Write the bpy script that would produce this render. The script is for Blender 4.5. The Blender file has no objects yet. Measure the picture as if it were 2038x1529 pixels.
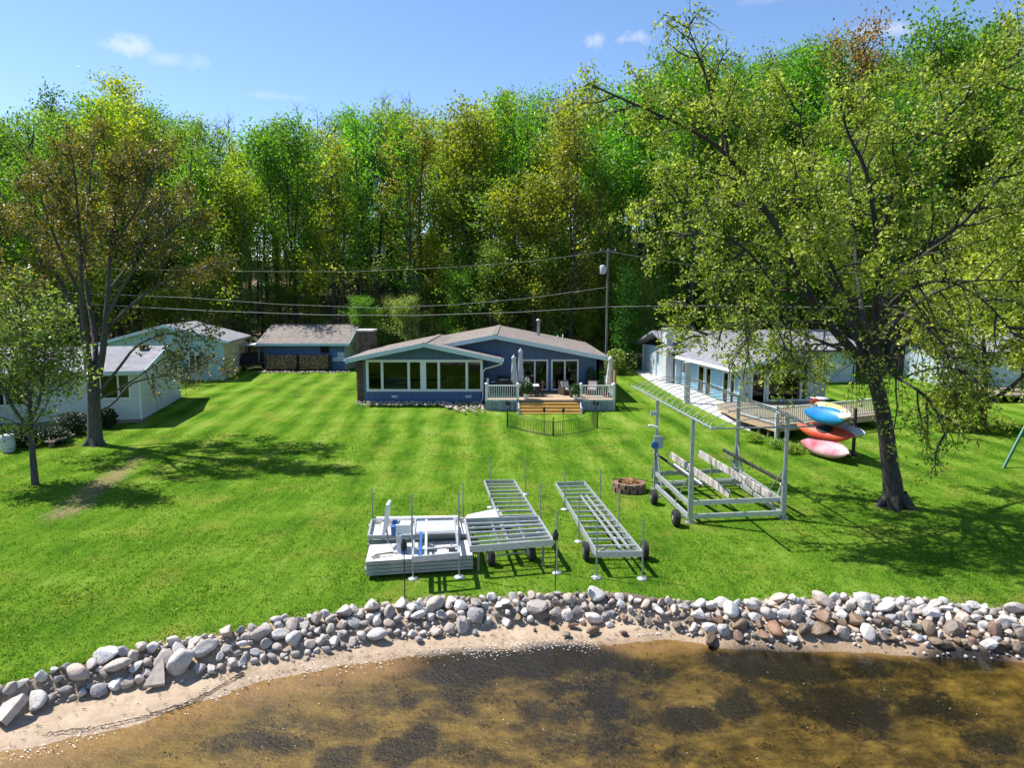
import bpy, math, random
import numpy as np
from mathutils import Vector, Matrix

R = math.radians
scene = bpy.context.scene
col = scene.collection

# ------------------------------------------------------------------ camera
CAM_H = 7.7
PITCH = R(7.0)
FPX = 1413.0                       # focal length in pixels of the 2038 px wide photograph
cam_d = bpy.data.cameras.new('camera')
cam_d.sensor_width = 36.0
cam_d.lens = FPX / 2038.0 * 36.0
cam_d.clip_start = 0.1
cam_d.clip_end = 3000
cam = bpy.data.objects.new('camera', cam_d)
cam.location = (0, 0, CAM_H)
cam.rotation_euler = (R(90) - PITCH, 0, 0)
col.objects.link(cam)
scene.camera = cam

# ------------------------------------------------------------------ light
SUN_EL = R(56)
SUN_DIR = Vector((-0.915 * math.cos(SUN_EL), 0.403 * math.cos(SUN_EL), math.sin(SUN_EL)))
SUN_AZ = math.atan2(SUN_DIR.x, SUN_DIR.y)
sun_d = bpy.data.lights.new('sun', 'SUN')
sun_d.energy = 5.0
sun_d.angle = R(0.55)
sun_d.color = (1.0, 0.955, 0.88)
sun = bpy.data.objects.new('sun', sun_d)
sun.rotation_euler = SUN_DIR.to_track_quat('Z', 'Y').to_euler()
sun.location = SUN_DIR * 200
col.objects.link(sun)

world = bpy.data.worlds.new('World')
scene.world = world
world.use_nodes = True
nt = world.node_tree
nt.nodes.clear()
w_out = nt.nodes.new('ShaderNodeOutputWorld')
w_bg = nt.nodes.new('ShaderNodeBackground')
sky = nt.nodes.new('ShaderNodeTexSky')
sky.sky_type = 'NISHITA'
sky.sun_disc = False
sky.sun_elevation = SUN_EL
sky.sun_rotation = SUN_AZ
sky.altitude = 200
sky.air_density = 1.0
sky.dust_density = 0.25
sky.ozone_density = 2.6
w_bg.inputs['Strength'].default_value = 0.115
hsv = nt.nodes.new('ShaderNodeHueSaturation')
hsv.inputs['Saturation'].default_value = 1.10
hsv.inputs['Hue'].default_value = 0.504
nt.links.new(sky.outputs[0], hsv.inputs['Color'])
tc = nt.nodes.new('ShaderNodeTexCoord')


def vmath(op, a, b=None):
    n = nt.nodes.new('ShaderNodeVectorMath')
    n.operation = op
    for i, x in enumerate((a, b)):
        if x is None:
            continue
        if hasattr(x, 'links'):
            nt.links.new(x, n.inputs[i])
        else:
            n.inputs[i].default_value = x
    return n


def smath(op, a, b=None, c=None, clamp=False):
    n = nt.nodes.new('ShaderNodeMath')
    n.operation = op
    n.use_clamp = clamp
    for i, x in enumerate((a, b, c)):
        if x is None:
            continue
        if hasattr(x, 'links'):
            nt.links.new(x, n.inputs[i])
        else:
            n.inputs[i].default_value = x
    return n.outputs[0]


cn = nt.nodes.new('ShaderNodeTexNoise')
cn.inputs['Scale'].default_value = 26.0
cn.inputs['Detail'].default_value = 7.0
cn.inputs['Roughness'].default_value = 0.62
nt.links.new(tc.outputs['Generated'], cn.inputs['Vector'])
cloud_sum = None
# the few small fair-weather clouds: azimuth, elevation, half width, half height (degrees), density
for az, el, hw, hh, dens in ((-27.0, 16.5, 1.6, 1.0, 0.6), (-24.9, 16.1, 2.6, 0.65, 0.3), (8.6, 18.7, 2.1, 0.65, 0.5), (6.5, 18.9, 1.1, 0.75, 0.4),
                             (26.8, 17.6, 2.6, 0.7, 0.42), (-36.0, 14.6, 1.6, 0.6, 0.3), (-18.0, 14.4, 3.0, 0.35, 0.15),
                             (18.6, 20.6, 2.0, 0.6, 0.2), (52, 24, 6, 2.4, 0.6), (-58, 27, 7, 2.6, 0.6), (120, 26, 8, 3, 0.6), (-140, 24, 8, 3, 0.6)):
    a, e = R(az), R(el)
    d = Vector((math.sin(a) * math.cos(e), math.cos(a) * math.cos(e), math.sin(e)))
    r = Vector((math.cos(a), -math.sin(a), 0))
    u = r.cross(d)
    fa = smath('DIVIDE', vmath('DOT_PRODUCT', tc.outputs['Generated'], r).outputs['Value'], math.sin(R(hw)))
    fb = smath('DIVIDE', smath('SUBTRACT', vmath('DOT_PRODUCT', tc.outputs['Generated'], u).outputs['Value'], 0.0), math.sin(R(hh)))
    front = smath('GREATER_THAN', vmath('DOT_PRODUCT', tc.outputs['Generated'], d).outputs['Value'], 0.0)
    rr = smath('ADD', smath('MULTIPLY', fa, fa), smath('MULTIPLY', fb, fb))
    m = smath('SUBTRACT', 1.0, smath('SQRT', rr))
    m = smath('ADD', m, smath('MULTIPLY', smath('SUBTRACT', cn.outputs['Fac'], 0.52), 3.2))
    m = smath('MULTIPLY', smath('MULTIPLY', m, 1.15, clamp=True), smath('MULTIPLY', smath('SUBTRACT', 1.9, smath('SQRT', rr), clamp=True), dens))
    m = smath('MULTIPLY', m, front)
    cloud_sum = m if cloud_sum is None else smath('MAXIMUM', cloud_sum, m)
cmix = nt.nodes.new('ShaderNodeMixRGB')
cmix.inputs[2].default_value = (5.6, 5.6, 5.9, 1)
nt.links.new(cloud_sum, cmix.inputs[0])
nt.links.new(hsv.outputs[0], cmix.inputs[1])
nt.links.new(cmix.outputs[0], w_bg.inputs['Color'])
nt.links.new(w_bg.outputs[0], w_out.inputs['Surface'])

scene.view_settings.view_transform = 'Standard'
scene.view_settings.look = 'None'
scene.view_settings.exposure = 0.78
scene.view_settings.gamma = 1.0
scene.view_settings.use_curve_mapping = False
scene.cycles.max_bounces = 8
scene.cycles.transparent_max_bounces = 16
scene.cycles.caustics_reflective = False
scene.cycles.caustics_refractive = False

# ------------------------------------------------------------------ helpers: where a pixel of the photograph meets the place
SP, CP = math.sin(PITCH), math.cos(PITCH)


def at(px, py, z=0.0):
    u, v = (px - 1019) / FPX, (py - 764.5) / FPX
    t = (CAM_H - z) / (SP + v * CP)
    return Vector((u * t, (CP - v * SP) * t, z))


def atY(px, py, Y):
    u, v = (px - 1019) / FPX, (py - 764.5) / FPX
    t = Y / (CP - v * SP)
    return Vector((u * t, Y, CAM_H - t * (SP + v * CP)))


def gz(x, y):
    """height of the ground"""
    x = np.asarray(x, float)
    y = np.asarray(y, float)
    z = np.interp(y, [0, 34, 48, 62, 66], [0, 0, 0.5, 0.75, 0.85])
    d = np.clip(y - 69, 0, 52)
    z = z + 0.26 * d * np.clip(d / 14, 0, 1) + 0.0045 * np.clip(x - 2, 0, 45) * d * np.clip(d / 25, 0, 1)
    z = z - 0.0006 * np.clip(-x - 30, 0, 60) * d
    return z


def gzf(x, y):
    return float(gz(x, y))


# ------------------------------------------------------------------ helpers: mesh building
class MB:
    def __init__(self):
        self.v, self.f, self.s = [], [], []

    def add(self, verts, faces, smooth=False):
        o = len(self.v)
        self.v += [tuple(p) for p in verts]
        self.f += [tuple(i + o for i in f) for f in faces]
        self.s += [smooth] * len(faces)
        return self

    def box(self, x0, x1, y0, y1, z0, z1):
        return self.add([(x0, y0, z0), (x1, y0, z0), (x1, y1, z0), (x0, y1, z0), (x0, y0, z1), (x1, y0, z1), (x1, y1, z1), (x0, y1, z1)],
                        [(0, 3, 2, 1), (4, 5, 6, 7), (0, 1, 5, 4), (1, 2, 6, 5), (2, 3, 7, 6), (3, 0, 4, 7)])

    def cbox(self, c, s, rz=0.0, rx=0.0, ry=0.0):
        m = Matrix.Rotation(rz, 3, 'Z') @ Matrix.Rotation(ry, 3, 'Y') @ Matrix.Rotation(rx, 3, 'X')
        c = Vector(c)
        vs = [c + m @ Vector((sx * s[0] / 2, sy * s[1] / 2, sz * s[2] / 2)) for sz in (-1, 1) for sx, sy in ((-1, -1), (1, -1), (1, 1), (-1, 1))]
        return self.add(vs, [(0, 3, 2, 1), (4, 5, 6, 7), (0, 1, 5, 4), (1, 2, 6, 5), (2, 3, 7, 6), (3, 0, 4, 7)])

    def beam(self, p0, p1, w, h, up=(0, 0, 1)):
        p0, p1 = Vector(p0), Vector(p1)
        d = (p1 - p0).normalized()
        up = Vector(up)
        if abs(d.dot(up)) > 0.98:
            up = Vector((0, 1, 0))
        sx = d.cross(up).normalized()
        sz = sx.cross(d).normalized()
        vs = []
        for p in (p0, p1):
            for a, b in ((-1, -1), (1, -1), (1, 1), (-1, 1)):
                vs.append(p + sx * (a * w / 2) + sz * (b * h / 2))
        return self.add(vs, [(3, 2, 1, 0), (4, 5, 6, 7), (0, 1, 5, 4), (1, 2, 6, 5), (2, 3, 7, 6), (3, 0, 4, 7)])

    def tube(self, pts, rad, n=8, cap=True, smooth=True):
        pts = [Vector(p) for p in pts]
        if not hasattr(rad, '__len__'):
            rad = [rad] * len(pts)
        vs, fs = [], []
        ref = None
        for i, p in enumerate(pts):
            t = (pts[min(i + 1, len(pts) - 1)] - pts[max(i - 1, 0)])
            t = t.normalized() if t.length > 1e-9 else Vector((0, 0, 1))
            if ref is None:
                ref = Vector((1, 0, 0)) if abs(t.x) < 0.8 else Vector((0, 1, 0))
            ref = (ref - t * ref.dot(t))
            ref = ref.normalized() if ref.length > 1e-6 else t.orthogonal().normalized()
            b = t.cross(ref)
            for k in range(n):
                a = 2 * math.pi * k / n
                vs.append(p + (ref * math.cos(a) + b * math.sin(a)) * rad[i])
        for i in range(len(pts) - 1):
            for k in range(n):
                k2 = (k + 1) % n
                fs.append((i * n + k, i * n + k2, (i + 1) * n + k2, (i + 1) * n + k))
        self.add(vs, fs, smooth)
        if cap:
            self.add(vs[:n][::-1], [tuple(range(n))])
            self.add(vs[-n:], [tuple(range(n))])
        return self

    def lathe(self, prof, n=12, c=(0, 0, 0), smooth=True):
        vs, fs = [], []
        for r, z in prof:
            for k in range(n):
                a = 2 * math.pi * k / n
                vs.append((c[0] + r * math.cos(a), c[1] + r * math.sin(a), c[2] + z))
        for i in range(len(prof) - 1):
            for k in range(n):
                k2 = (k + 1) % n
                fs.append((i * n + k, i * n + k2, (i + 1) * n + k2, (i + 1) * n + k))
        self.add(vs, fs, smooth)
        if prof[0][0] > 1e-4:
            self.add(vs[:n][::-1], [tuple(range(n))])
        if prof[-1][0] > 1e-4:
            self.add(vs[-n:], [tuple(range(n))])
        return self

    def prism(self, poly, a, b, axis='y'):
        """polygon in a plane, pushed along the axis from a to b"""
        n = len(poly)
        mk = {'y': lambda p, t: (p[0], t, p[1]), 'x': lambda p, t: (t, p[0], p[1]), 'z': lambda p, t: (p[0], p[1], t)}[axis]
        vs = [mk(p, a) for p in poly] + [mk(p, b) for p in poly]
        fs = [tuple(range(n)), tuple(range(2 * n - 1, n - 1, -1))]
        fs += [(i, i + n, (i + 1) % n + n, (i + 1) % n) for i in range(n)]
        return self.add(vs, fs)

    def build(self, name, mat, parent=None, local=False, kind=None, label=None):
        off = Vector((0, 0, 0))
        if parent is not None and not local:
            p = parent
            while p is not None:
                off = off + p.location
                p = p.parent
        me = bpy.data.meshes.new(name)
        me.from_pydata([(a - off.x, b - off.y, c - off.z) for a, b, c in self.v], [], self.f)
        if any(self.s):
            me.polygons.foreach_set('use_smooth', self.s)
        import bmesh
        bm = bmesh.new()
        bm.from_mesh(me)
        bmesh.ops.recalc_face_normals(bm, faces=bm.faces)
        bm.to_mesh(me)
        bm.free()
        if isinstance(mat, (list, tuple)):
            for m_ in mat:
                me.materials.append(m_)
        elif mat:
            me.materials.append(mat)
        o = bpy.data.objects.new(name, me)
        col.objects.link(o)
        if parent is not None:
            o.parent = parent
        if kind:
            o['kind'] = kind
        if label:
            o['label'] = label
        return o


def np_mesh(name, verts, faces, mat, parent=None, smooth=False, kind=None):
    """fast mesh from numpy arrays, faces all of one size"""
    me = bpy.data.meshes.new(name)
    nv, nf, k = len(verts), len(faces), faces.shape[1]
    me.vertices.add(nv)
    me.vertices.foreach_set('co', np.ascontiguousarray(verts, dtype=np.float32).ravel())
    me.loops.add(nf * k)
    me.loops.foreach_set('vertex_index', np.ascontiguousarray(faces, dtype=np.int32).ravel())
    me.polygons.add(nf)
    me.polygons.foreach_set('loop_start', np.arange(0, nf * k, k, dtype=np.int32))
    me.polygons.foreach_set('use_smooth', np.full(nf, smooth, dtype=bool))
    me.update(calc_edges=True)
    if mat:
        me.materials.append(mat)
    o = bpy.data.objects.new(name, me)
    col.objects.link(o)
    if parent is not None:
        o.parent = parent
    if kind:
        o['kind'] = kind
    return o


def tag(o, label, cat, group=None, kind=None):
    if label:
        o['label'] = label
    if cat:
        o['category'] = cat
    if group:
        o['group'] = group
    if kind:
        o['kind'] = kind
    return o


def thing(name, label, cat, loc=(0, 0, 0), rz=0.0, group=None):
    o = bpy.data.objects.new(name, None)
    o.empty_display_size = 0.2
    col.objects.link(o)
    o.location = loc
    o.rotation_euler = (0, 0, rz)
    return tag(o, label, cat, group)


def structure(o):
    o['kind'] = 'structure'
    return o


def dup(o, loc=None, rot=None, parent=None, scale=None):
    c = o.copy()
    col.objects.link(c)
    if loc is not None:
        c.location = loc
    if rot is not None:
        c.rotation_euler = rot
    if scale is not None:
        c.scale = scale
    if parent is not None:
        c.parent = parent
    return c


def dup_tree(root, loc, rz, label=None, group=None, scale=None):
    r = dup(root, loc, (0, 0, rz), scale=scale)
    if label:
        r['label'] = label
    if group:
        r['group'] = group
    for ch in list(root.children):
        if ch == r:
            continue
        c = dup(ch, parent=r)
        for g in list(ch.children):
            dup(g, parent=c)
    return r


# ------------------------------------------------------------------ materials
def new_mat(name):
    m = bpy.data.materials.new(name)
    m.use_nodes = True
    n = m.node_tree
    b = n.nodes['Principled BSDF']
    return m, n, b


def N(nt_, typ, **kw):
    n = nt_.nodes.new(typ)
    for k, v in kw.items():
        setattr(n, k, v)
    return n


def ramp(nt_, fac, stops, interp='LINEAR'):
    r = nt_.nodes.new('ShaderNodeValToRGB')
    r.color_ramp.interpolation = interp
    e = r.color_ramp.elements
    e[0].position, e[0].color = stops[0][0], (*stops[0][1], 1)
    e[1].position, e[1].color = stops[-1][0], (*stops[-1][1], 1)
    for p, c in stops[1:-1]:
        x = e.new(p)
        x.color = (*c, 1)
    nt_.links.new(fac, r.inputs[0])
    return r.outputs[0]


def noise(nt_, scale, detail=4.0, rough=0.55, coord='Object', vec_scale=None):
    t = nt_.nodes.new('ShaderNodeTexCoord')
    n = nt_.nodes.new('ShaderNodeTexNoise')
    n.inputs['Scale'].default_value = scale
    n.inputs['Detail'].default_value = detail
    n.inputs['Roughness'].default_value = rough
    src = t.outputs[coord]
    if vec_scale:
        mp = nt_.nodes.new('ShaderNodeMapping')
        mp.inputs['Scale'].default_value = vec_scale
        nt_.links.new(src, mp.inputs['Vector'])
        src = mp.outputs[0]
    nt_.links.new(src, n.inputs['Vector'])
    return n.outputs['Fac']


def mat(name, c1, c2=None, scale=6.0, rough=0.6, metal=0.0, bump=0.0, bscale=None, spec=0.4, vec=None, detail=5.0, island=0.0):
    m, n, b = new_mat(name)
    b.inputs['Roughness'].default_value = rough
    b.inputs['Metallic'].default_value = metal
    b.inputs['Specular IOR Level'].default_value = spec
    if c2 is None:
        c2 = tuple(x * 0.8 for x in c1)
    f = noise(n, scale, detail, vec_scale=vec)
    c = ramp(n, f, [(0.32, c2), (0.68, c1)])
    n.links.new(c, b.inputs['Base Color'])
    if island:
        g = N(n, 'ShaderNodeNewGeometry')
        h = N(n, 'ShaderNodeHueSaturation')
        mr = N(n, 'ShaderNodeMapRange')
        mr.inputs['To Min'].default_value = 1 - island
        mr.inputs['To Max'].default_value = 1 + island
        n.links.new(g.outputs['Random Per Island'], mr.inputs['Value'])
        n.links.new(mr.outputs[0], h.inputs['Value'])
        n.links.new(c, h.inputs['Color'])
        n.links.new(h.outputs[0], b.inputs['Base Color'])
    if bump:
        bn = N(n, 'ShaderNodeBump')
        bn.inputs['Strength'].default_value = bump
        bn.inputs['Distance'].default_value = 0.02
        n.links.new(noise(n, bscale or scale * 4, 5), bn.inputs['Height'])
        n.links.new(bn.outputs[0], b.inputs['Normal'])
    return m


def siding_mat(name, c1, c2, axis, period, depth=0.5, rough=0.6, saw=True):
    """boards: a groove every period metres along an object axis, with streaky wear"""
    m, n, b = new_mat(name)
    b.inputs['Roughness'].default_value = rough
    t = N(n, 'ShaderNodeTexCoord')
    sp = N(n, 'ShaderNodeSeparateXYZ')
    n.links.new(t.outputs['Object'], sp.inputs[0])

    def mm(op, a, bb=None, clamp=False):
        q = N(n, 'ShaderNodeMath', operation=op, use_clamp=clamp)
        for i, x in enumerate((a, bb)):
            if x is None:
                continue
            if hasattr(x, 'links'):
                n.links.new(x, q.inputs[i])
            else:
                q.inputs[i].default_value = x
        return q.outputs[0]
    src = sp.outputs[axis] if axis != 'XY' else mm('ADD', sp.outputs['X'], sp.outputs['Y'])
    fr = mm('FRACT', mm('DIVIDE', src, period))
    h = fr if saw else mm('MULTIPLY', mm('GREATER_THAN', mm('ABSOLUTE', mm('SUBTRACT', fr, 0.5)), 0.06), 1.0)
    cell = N(n, 'ShaderNodeTexWhiteNoise', noise_dimensions='1D')
    n.links.new(mm('FLOOR', mm('DIVIDE', src, period)), cell.inputs['W'])
    vs = (14, 14, 0.7) if axis != 'Z' else (0.7, 0.7, 8)
    f = mm('ADD', mm('MULTIPLY', noise(n, 1.0, 6, vec_scale=vs), 0.75), mm('MULTIPLY', cell.outputs['Value'], 0.25))
    c = ramp(n, f, [(0.3, c2), (0.72, c1)])
    n.links.new(c, b.inputs['Base Color'])
    bn = N(n, 'ShaderNodeBump')
    bn.inputs['Strength'].default_value = depth
    bn.inputs['Distance'].default_value = 0.02
    n.links.new(h, bn.inputs['Height'])
    n.links.new(bn.outputs[0], b.inputs['Normal'])
    return m


def shingle_mat(name, c1, c2, swap=False):
    m, n, b = new_mat(name)
    b.inputs['Roughness'].default_value = 0.9
    t = N(n, 'ShaderNodeTexCoord')
    br = N(n, 'ShaderNodeTexBrick')
    br.inputs['Scale'].default_value = 1.0
    br.inputs['Mortar Size'].default_value = 0.012
    br.inputs['Brick Width'].default_value = 0.32
    br.inputs['Row Height'].default_value = 0.15
    br.inputs['Color1'].default_value = (*c1, 1)
    br.inputs['Color2'].default_value = (*c2, 1)
    br.inputs['Mortar'].default_value = (*[x * 0.45 for x in c2], 1)
    sx, cx = N(n, 'ShaderNodeSeparateXYZ'), N(n, 'ShaderNodeCombineXYZ')
    n.links.new(t.outputs['Object'], sx.inputs[0])
    n.links.new(sx.outputs['Y' if swap else 'X'], cx.inputs[0])
    n.links.new(sx.outputs['X' if swap else 'Y'], cx.inputs[1])
    n.links.new(cx.outputs[0], br.inputs['Vector'])
    mx = N(n, 'ShaderNodeMixRGB', blend_type='MULTIPLY')
    mx.inputs[0].default_value = 1.0
    g = ramp(n, noise(n, 1.6, 8, 0.7), [(0.3, (0.72, 0.72, 0.74)), (0.7, (1.2, 1.18, 1.15))])
    n.links.new(br.outputs['Color'], mx.inputs[1])
    n.links.new(g, mx.inputs[2])
    n.links.new(mx.outputs[0], b.inputs['Base Color'])
    return m


def leaf_mat(name, stops, trans=0.5, tcol=1.25, spec=0.06):
    """leaf colour varies leaf by leaf and tree by tree"""
    m = bpy.data.materials.new(name)
    m.use_nodes = True
    n = m.node_tree
    n.nodes.clear()
    out = N(n, 'ShaderNodeOutputMaterial')
    g = N(n, 'ShaderNodeNewGeometry')
    oi = N(n, 'ShaderNodeObjectInfo')
    c = ramp(n, g.outputs['Random Per Island'], stops)
    h = N(n, 'ShaderNodeHueSaturation')
    mr = N(n, 'ShaderNodeMapRange')
    mr.inputs['To Min'].default_value = 0.492
    mr.inputs['To Max'].default_value = 0.522
    n.links.new(oi.outputs['Random'], mr.inputs['Value'])
    n.links.new(mr.outputs[0], h.inputs['Hue'])
    mr2 = N(n, 'ShaderNodeMapRange')
    mr2.inputs['To Min'].default_value = 0.75
    mr2.inputs['To Max'].default_value = 1.10
    mlt = N(n, 'ShaderNodeMath', operation='MULTIPLY')
    mlt.inputs[1].default_value = 7.31
    fr = N(n, 'ShaderNodeMath', operation='FRACT')
    n.links.new(oi.outputs['Random'], mlt.inputs[0])
    n.links.new(mlt.outputs[0], fr.inputs[0])
    n.links.new(fr.outputs[0], mr2.inputs['Value'])
    n.links.new(mr2.outputs[0], h.inputs['Value'])
    n.links.new(c, h.inputs['Color'])
    d = N(n, 'ShaderNodeBsdfDiffuse')
    n.links.new(h.outputs[0], d.inputs['Color'])
    tr = N(n, 'ShaderNodeBsdfTranslucent')
    tm = N(n, 'ShaderNodeMixRGB', blend_type='MULTIPLY')
    tm.inputs[0].default_value = 1.0
    tm.inputs[2].default_value = (tcol * 1.05, tcol * 1.1, tcol * 0.6, 1)
    n.links.new(h.outputs[0], tm.inputs[1])
    n.links.new(tm.outputs[0], tr.inputs['Color'])
    mx = N(n, 'ShaderNodeMixShader')
    mx.inputs[0].default_value = trans
    n.links.new(d.outputs[0], mx.inputs[1])
    n.links.new(tr.outputs[0], mx.inputs[2])
    gl = N(n, 'ShaderNodeBsdfGlossy')
    gl.inputs['Roughness'].default_value = 0.45
    mx2 = N(n, 'ShaderNodeMixShader')
    mx2.inputs[0].default_value = spec
    n.links.new(mx.outputs[0], mx2.inputs[1])
    n.links.new(gl.outputs[0], mx2.inputs[2])
    n.links.new(mx2.outputs[0], out.inputs['Surface'])
    return m


def glass_mat(name, tint):
    m = bpy.data.materials.new(name)
    m.use_nodes = True
    n = m.node_tree
    n.nodes.clear()
    out = N(n, 'ShaderNodeOutputMaterial')
    t = N(n, 'ShaderNodeBsdfTransparent')
    t.inputs['Color'].default_value = (*tint, 1)
    gl = N(n, 'ShaderNodeBsdfGlossy')
    gl.inputs['Roughness'].default_value = 0.02
    bn = N(n, 'ShaderNodeBump')
    bn.inputs['Strength'].default_value = 0.04
    n.links.new(noise(n, 1.2, 2), bn.inputs['Height'])
    n.links.new(bn.outputs[0], gl.inputs['Normal'])
    fr = N(n, 'ShaderNodeFresnel')
    fr.inputs['IOR'].default_value = 1.5
    mx = N(n, 'ShaderNodeMixShader')
    n.links.new(fr.outputs[0], mx.inputs[0])
    n.links.new(t.outputs[0], mx.inputs[1])
    n.links.new(gl.outputs[0], mx.inputs[2])
    n.links.new(mx.outputs[0], out.inputs['Surface'])
    return m


M = {}
M['blue'] = siding_mat('blue_board_siding', (0.085, 0.155, 0.30), (0.06, 0.115, 0.235), 'XY', 0.2, 0.9, saw=False)
M['blue_plain'] = mat('blue_paint', (0.075, 0.145, 0.29), (0.055, 0.115, 0.24), 3, 0.6)
M['fascia'] = mat('pale_blue_trim', (0.50, 0.62, 0.68), (0.44, 0.56, 0.62), 2, 0.5)
M['white'] = mat('white_paint', (0.78, 0.79, 0.78), (0.70, 0.71, 0.71), 4, 0.45)
M['greywhite'] = mat('weathered_white_paint', (0.62, 0.64, 0.66), (0.36, 0.38, 0.42), 5, 0.7, bump=0.2)
M['frame'] = mat('white_vinyl', (0.74, 0.78, 0.78), (0.68, 0.72, 0.72), 3, 0.4)
M['shingle'] = shingle_mat('grey_brown_shingles', (0.28, 0.24, 0.215), (0.18, 0.155, 0.14))
M['shingle_y'] = shingle_mat('grey_brown_shingles_running_back', (0.28, 0.24, 0.215), (0.18, 0.155, 0.14), True)
M['shingle_grey_y'] = shingle_mat('pale_grey_shingles_running_back', (0.30, 0.30, 0.33), (0.21, 0.21, 0.24), True)
M['shingle_grey'] = shingle_mat('pale_grey_shingles', (0.30, 0.30, 0.33), (0.21, 0.21, 0.24))
M['glass'] = glass_mat('window_glass', (0.50, 0.56, 0.54))
M['dark'] = mat('dark_interior', (0.035, 0.033, 0.03), (0.025, 0.022, 0.02), 3, 0.9)
M['floor_in'] = mat('interior_floor', (0.12, 0.08, 0.05), None, 3, 0.5)
M['skirt'] = siding_mat('weathered_skirt_boards', (0.36, 0.42, 0.43), (0.17, 0.21, 0.23), 'XY', 0.16, 0.7, 0.8, saw=False)
M['deckwood'] = mat('tan_deck_boards', (0.50, 0.36, 0.24), (0.36, 0.25, 0.16), 5, 0.75, vec=(0.6, 6, 6), island=0.15)
M['newwood'] = mat('fresh_yellow_lumber', (0.56, 0.36, 0.10), (0.42, 0.25, 0.065), 3, 0.65, vec=(0.8, 5, 5))
M['darkwood'] = mat('dark_timber', (0.06, 0.045, 0.035), (0.03, 0.024, 0.02), 5, 0.8)
M['oldwood'] = mat('weathered_wood', (0.30, 0.24, 0.18), (0.18, 0.14, 0.11), 5, 0.85, bump=0.3, vec=(1, 6, 6))
M['black'] = mat('black_metal', (0.012, 0.012, 0.013), (0.02, 0.02, 0.02), 8, 0.45)
M['rubber'] = mat('black_rubber', (0.012, 0.012, 0.012), (0.022, 0.021, 0.02), 12, 0.75)
M['canvas'] = mat('off_white_canvas', (0.66, 0.63, 0.57), (0.54, 0.51, 0.46), 8, 0.85, bump=0.3)
M['canvas_grey'] = mat('pale_grey_canvas', (0.52, 0.55, 0.60), (0.43, 0.46, 0.5), 8, 0.85, bump=0.3)
M['wicker'] = mat('brown_wicker', (0.09, 0.06, 0.045), (0.05, 0.033, 0.025), 40, 0.8, bump=0.5)
M['cushion'] = mat('pale_cushion', (0.55, 0.50, 0.48), (0.44, 0.38, 0.38), 9, 0.9)
M['alu'] = mat('dull_aluminium', (0.60, 0.62, 0.64), (0.42, 0.44, 0.46), 7, 0.42, 0.55, vec=(1, 1, 4))
M['galv'] = mat('galvanised_steel', (0.42, 0.45, 0.46), (0.27, 0.30, 0.31), 9, 0.45, 0.6)
M['panelwhite'] = mat('pale_deck_panel', (0.70, 0.68, 0.65), (0.58, 0.55, 0.52), 3, 0.6, bump=0.15)
M['panelgrey'] = mat('grey_panel_edge', (0.36, 0.38, 0.41), (0.25, 0.27, 0.3), 4, 0.5, 0.4)
M['bluepaint'] = mat('bright_blue_plastic', (0.03, 0.13, 0.42), (0.025, 0.1, 0.34), 5, 0.45)
M['concrete'] = mat('pale_concrete', (0.66, 0.64, 0.62), (0.54, 0.52, 0.50), 1.2, 0.5, bump=0.05)
M['block'] = mat('concrete_block', (0.26, 0.25, 0.23), (0.16, 0.155, 0.145), 8, 0.9, bump=0.3)
M['chimstone'] = mat('chimney_fieldstone', (0.24, 0.15, 0.11), (0.09, 0.06, 0.05), 3, 0.85, bump=0.5, island=0.35)
M['mortar'] = mat('dark_mortar', (0.10, 0.085, 0.075), None, 6, 0.95)
M['pebble'] = mat('pale_border_stone', (0.52, 0.45, 0.38), (0.30, 0.24, 0.19), 3, 0.8, bump=0.3)
M['firelog'] = mat('split_firewood', (0.34, 0.23, 0.13), (0.13, 0.085, 0.05), 9, 0.85, island=0.4)
M['bark'] = mat('dark_grey_bark', (0.070, 0.062, 0.055), (0.028, 0.025, 0.023), 5, 0.95, bump=0.9, bscale=14, vec=(3, 3, 0.6))
M['bark_pale'] = mat('grey_brown_bark', (0.115, 0.105, 0.098), (0.05, 0.046, 0.044), 5, 0.95, bump=0.8, bscale=14, vec=(3, 3, 0.6))
M['barkforest'] = mat('forest_bark', (0.085, 0.07, 0.055), (0.04, 0.033, 0.028), 3, 0.95, vec=(2, 2, 0.5))
M['straw'] = mat('dry_kindling', (0.50, 0.30, 0.13), (0.36, 0.2, 0.08), 8, 0.9, island=0.3)
M['rustlog'] = mat('red_brown_ring_stone', (0.27, 0.17, 0.125), (0.14, 0.09, 0.07), 6, 0.9, bump=0.5, island=0.25)
M['ash'] = mat('grey_ash', (0.10, 0.095, 0.09), None, 8, 0.95)
M['green_paint'] = mat('green_painted_steel', (0.02, 0.13, 0.065), None, 5, 0.4)
M['terracotta'] = mat('dusky_red_pot', (0.20, 0.07, 0.06), None, 5, 0.6)
M['whitesiding'] = siding_mat('white_lap_siding', (0.60, 0.64, 0.66), (0.52, 0.56, 0.58), 'Z', 0.16, 0.9)
M['creamsiding'] = siding_mat('cream_lap_siding', (0.68, 0.62, 0.44), (0.6, 0.54, 0.38), 'Z', 0.16, 0.9)
M['aquasiding'] = siding_mat('pale_aqua_siding', (0.36, 0.55, 0.60), (0.31, 0.49, 0.54), 'Z', 0.18, 0.9)
M['lakeblue'] = siding_mat('light_blue_siding', (0.20, 0.42, 0.58), (0.16, 0.36, 0.51), 'Z', 0.18, 0.9)
M['palebluesiding'] = siding_mat('pale_blue_white_siding', (0.50, 0.60, 0.66), (0.44, 0.54, 0.6), 'Z', 0.18, 0.9)
M['wire'] = mat('pale_cable', (0.42, 0.40, 0.38), None, 3, 0.6)
M['polewood'] = mat('grey_pole_wood', (0.20, 0.18, 0.165), (0.12, 0.108, 0.098), 4, 0.9, vec=(3, 3, 0.4))
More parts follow.
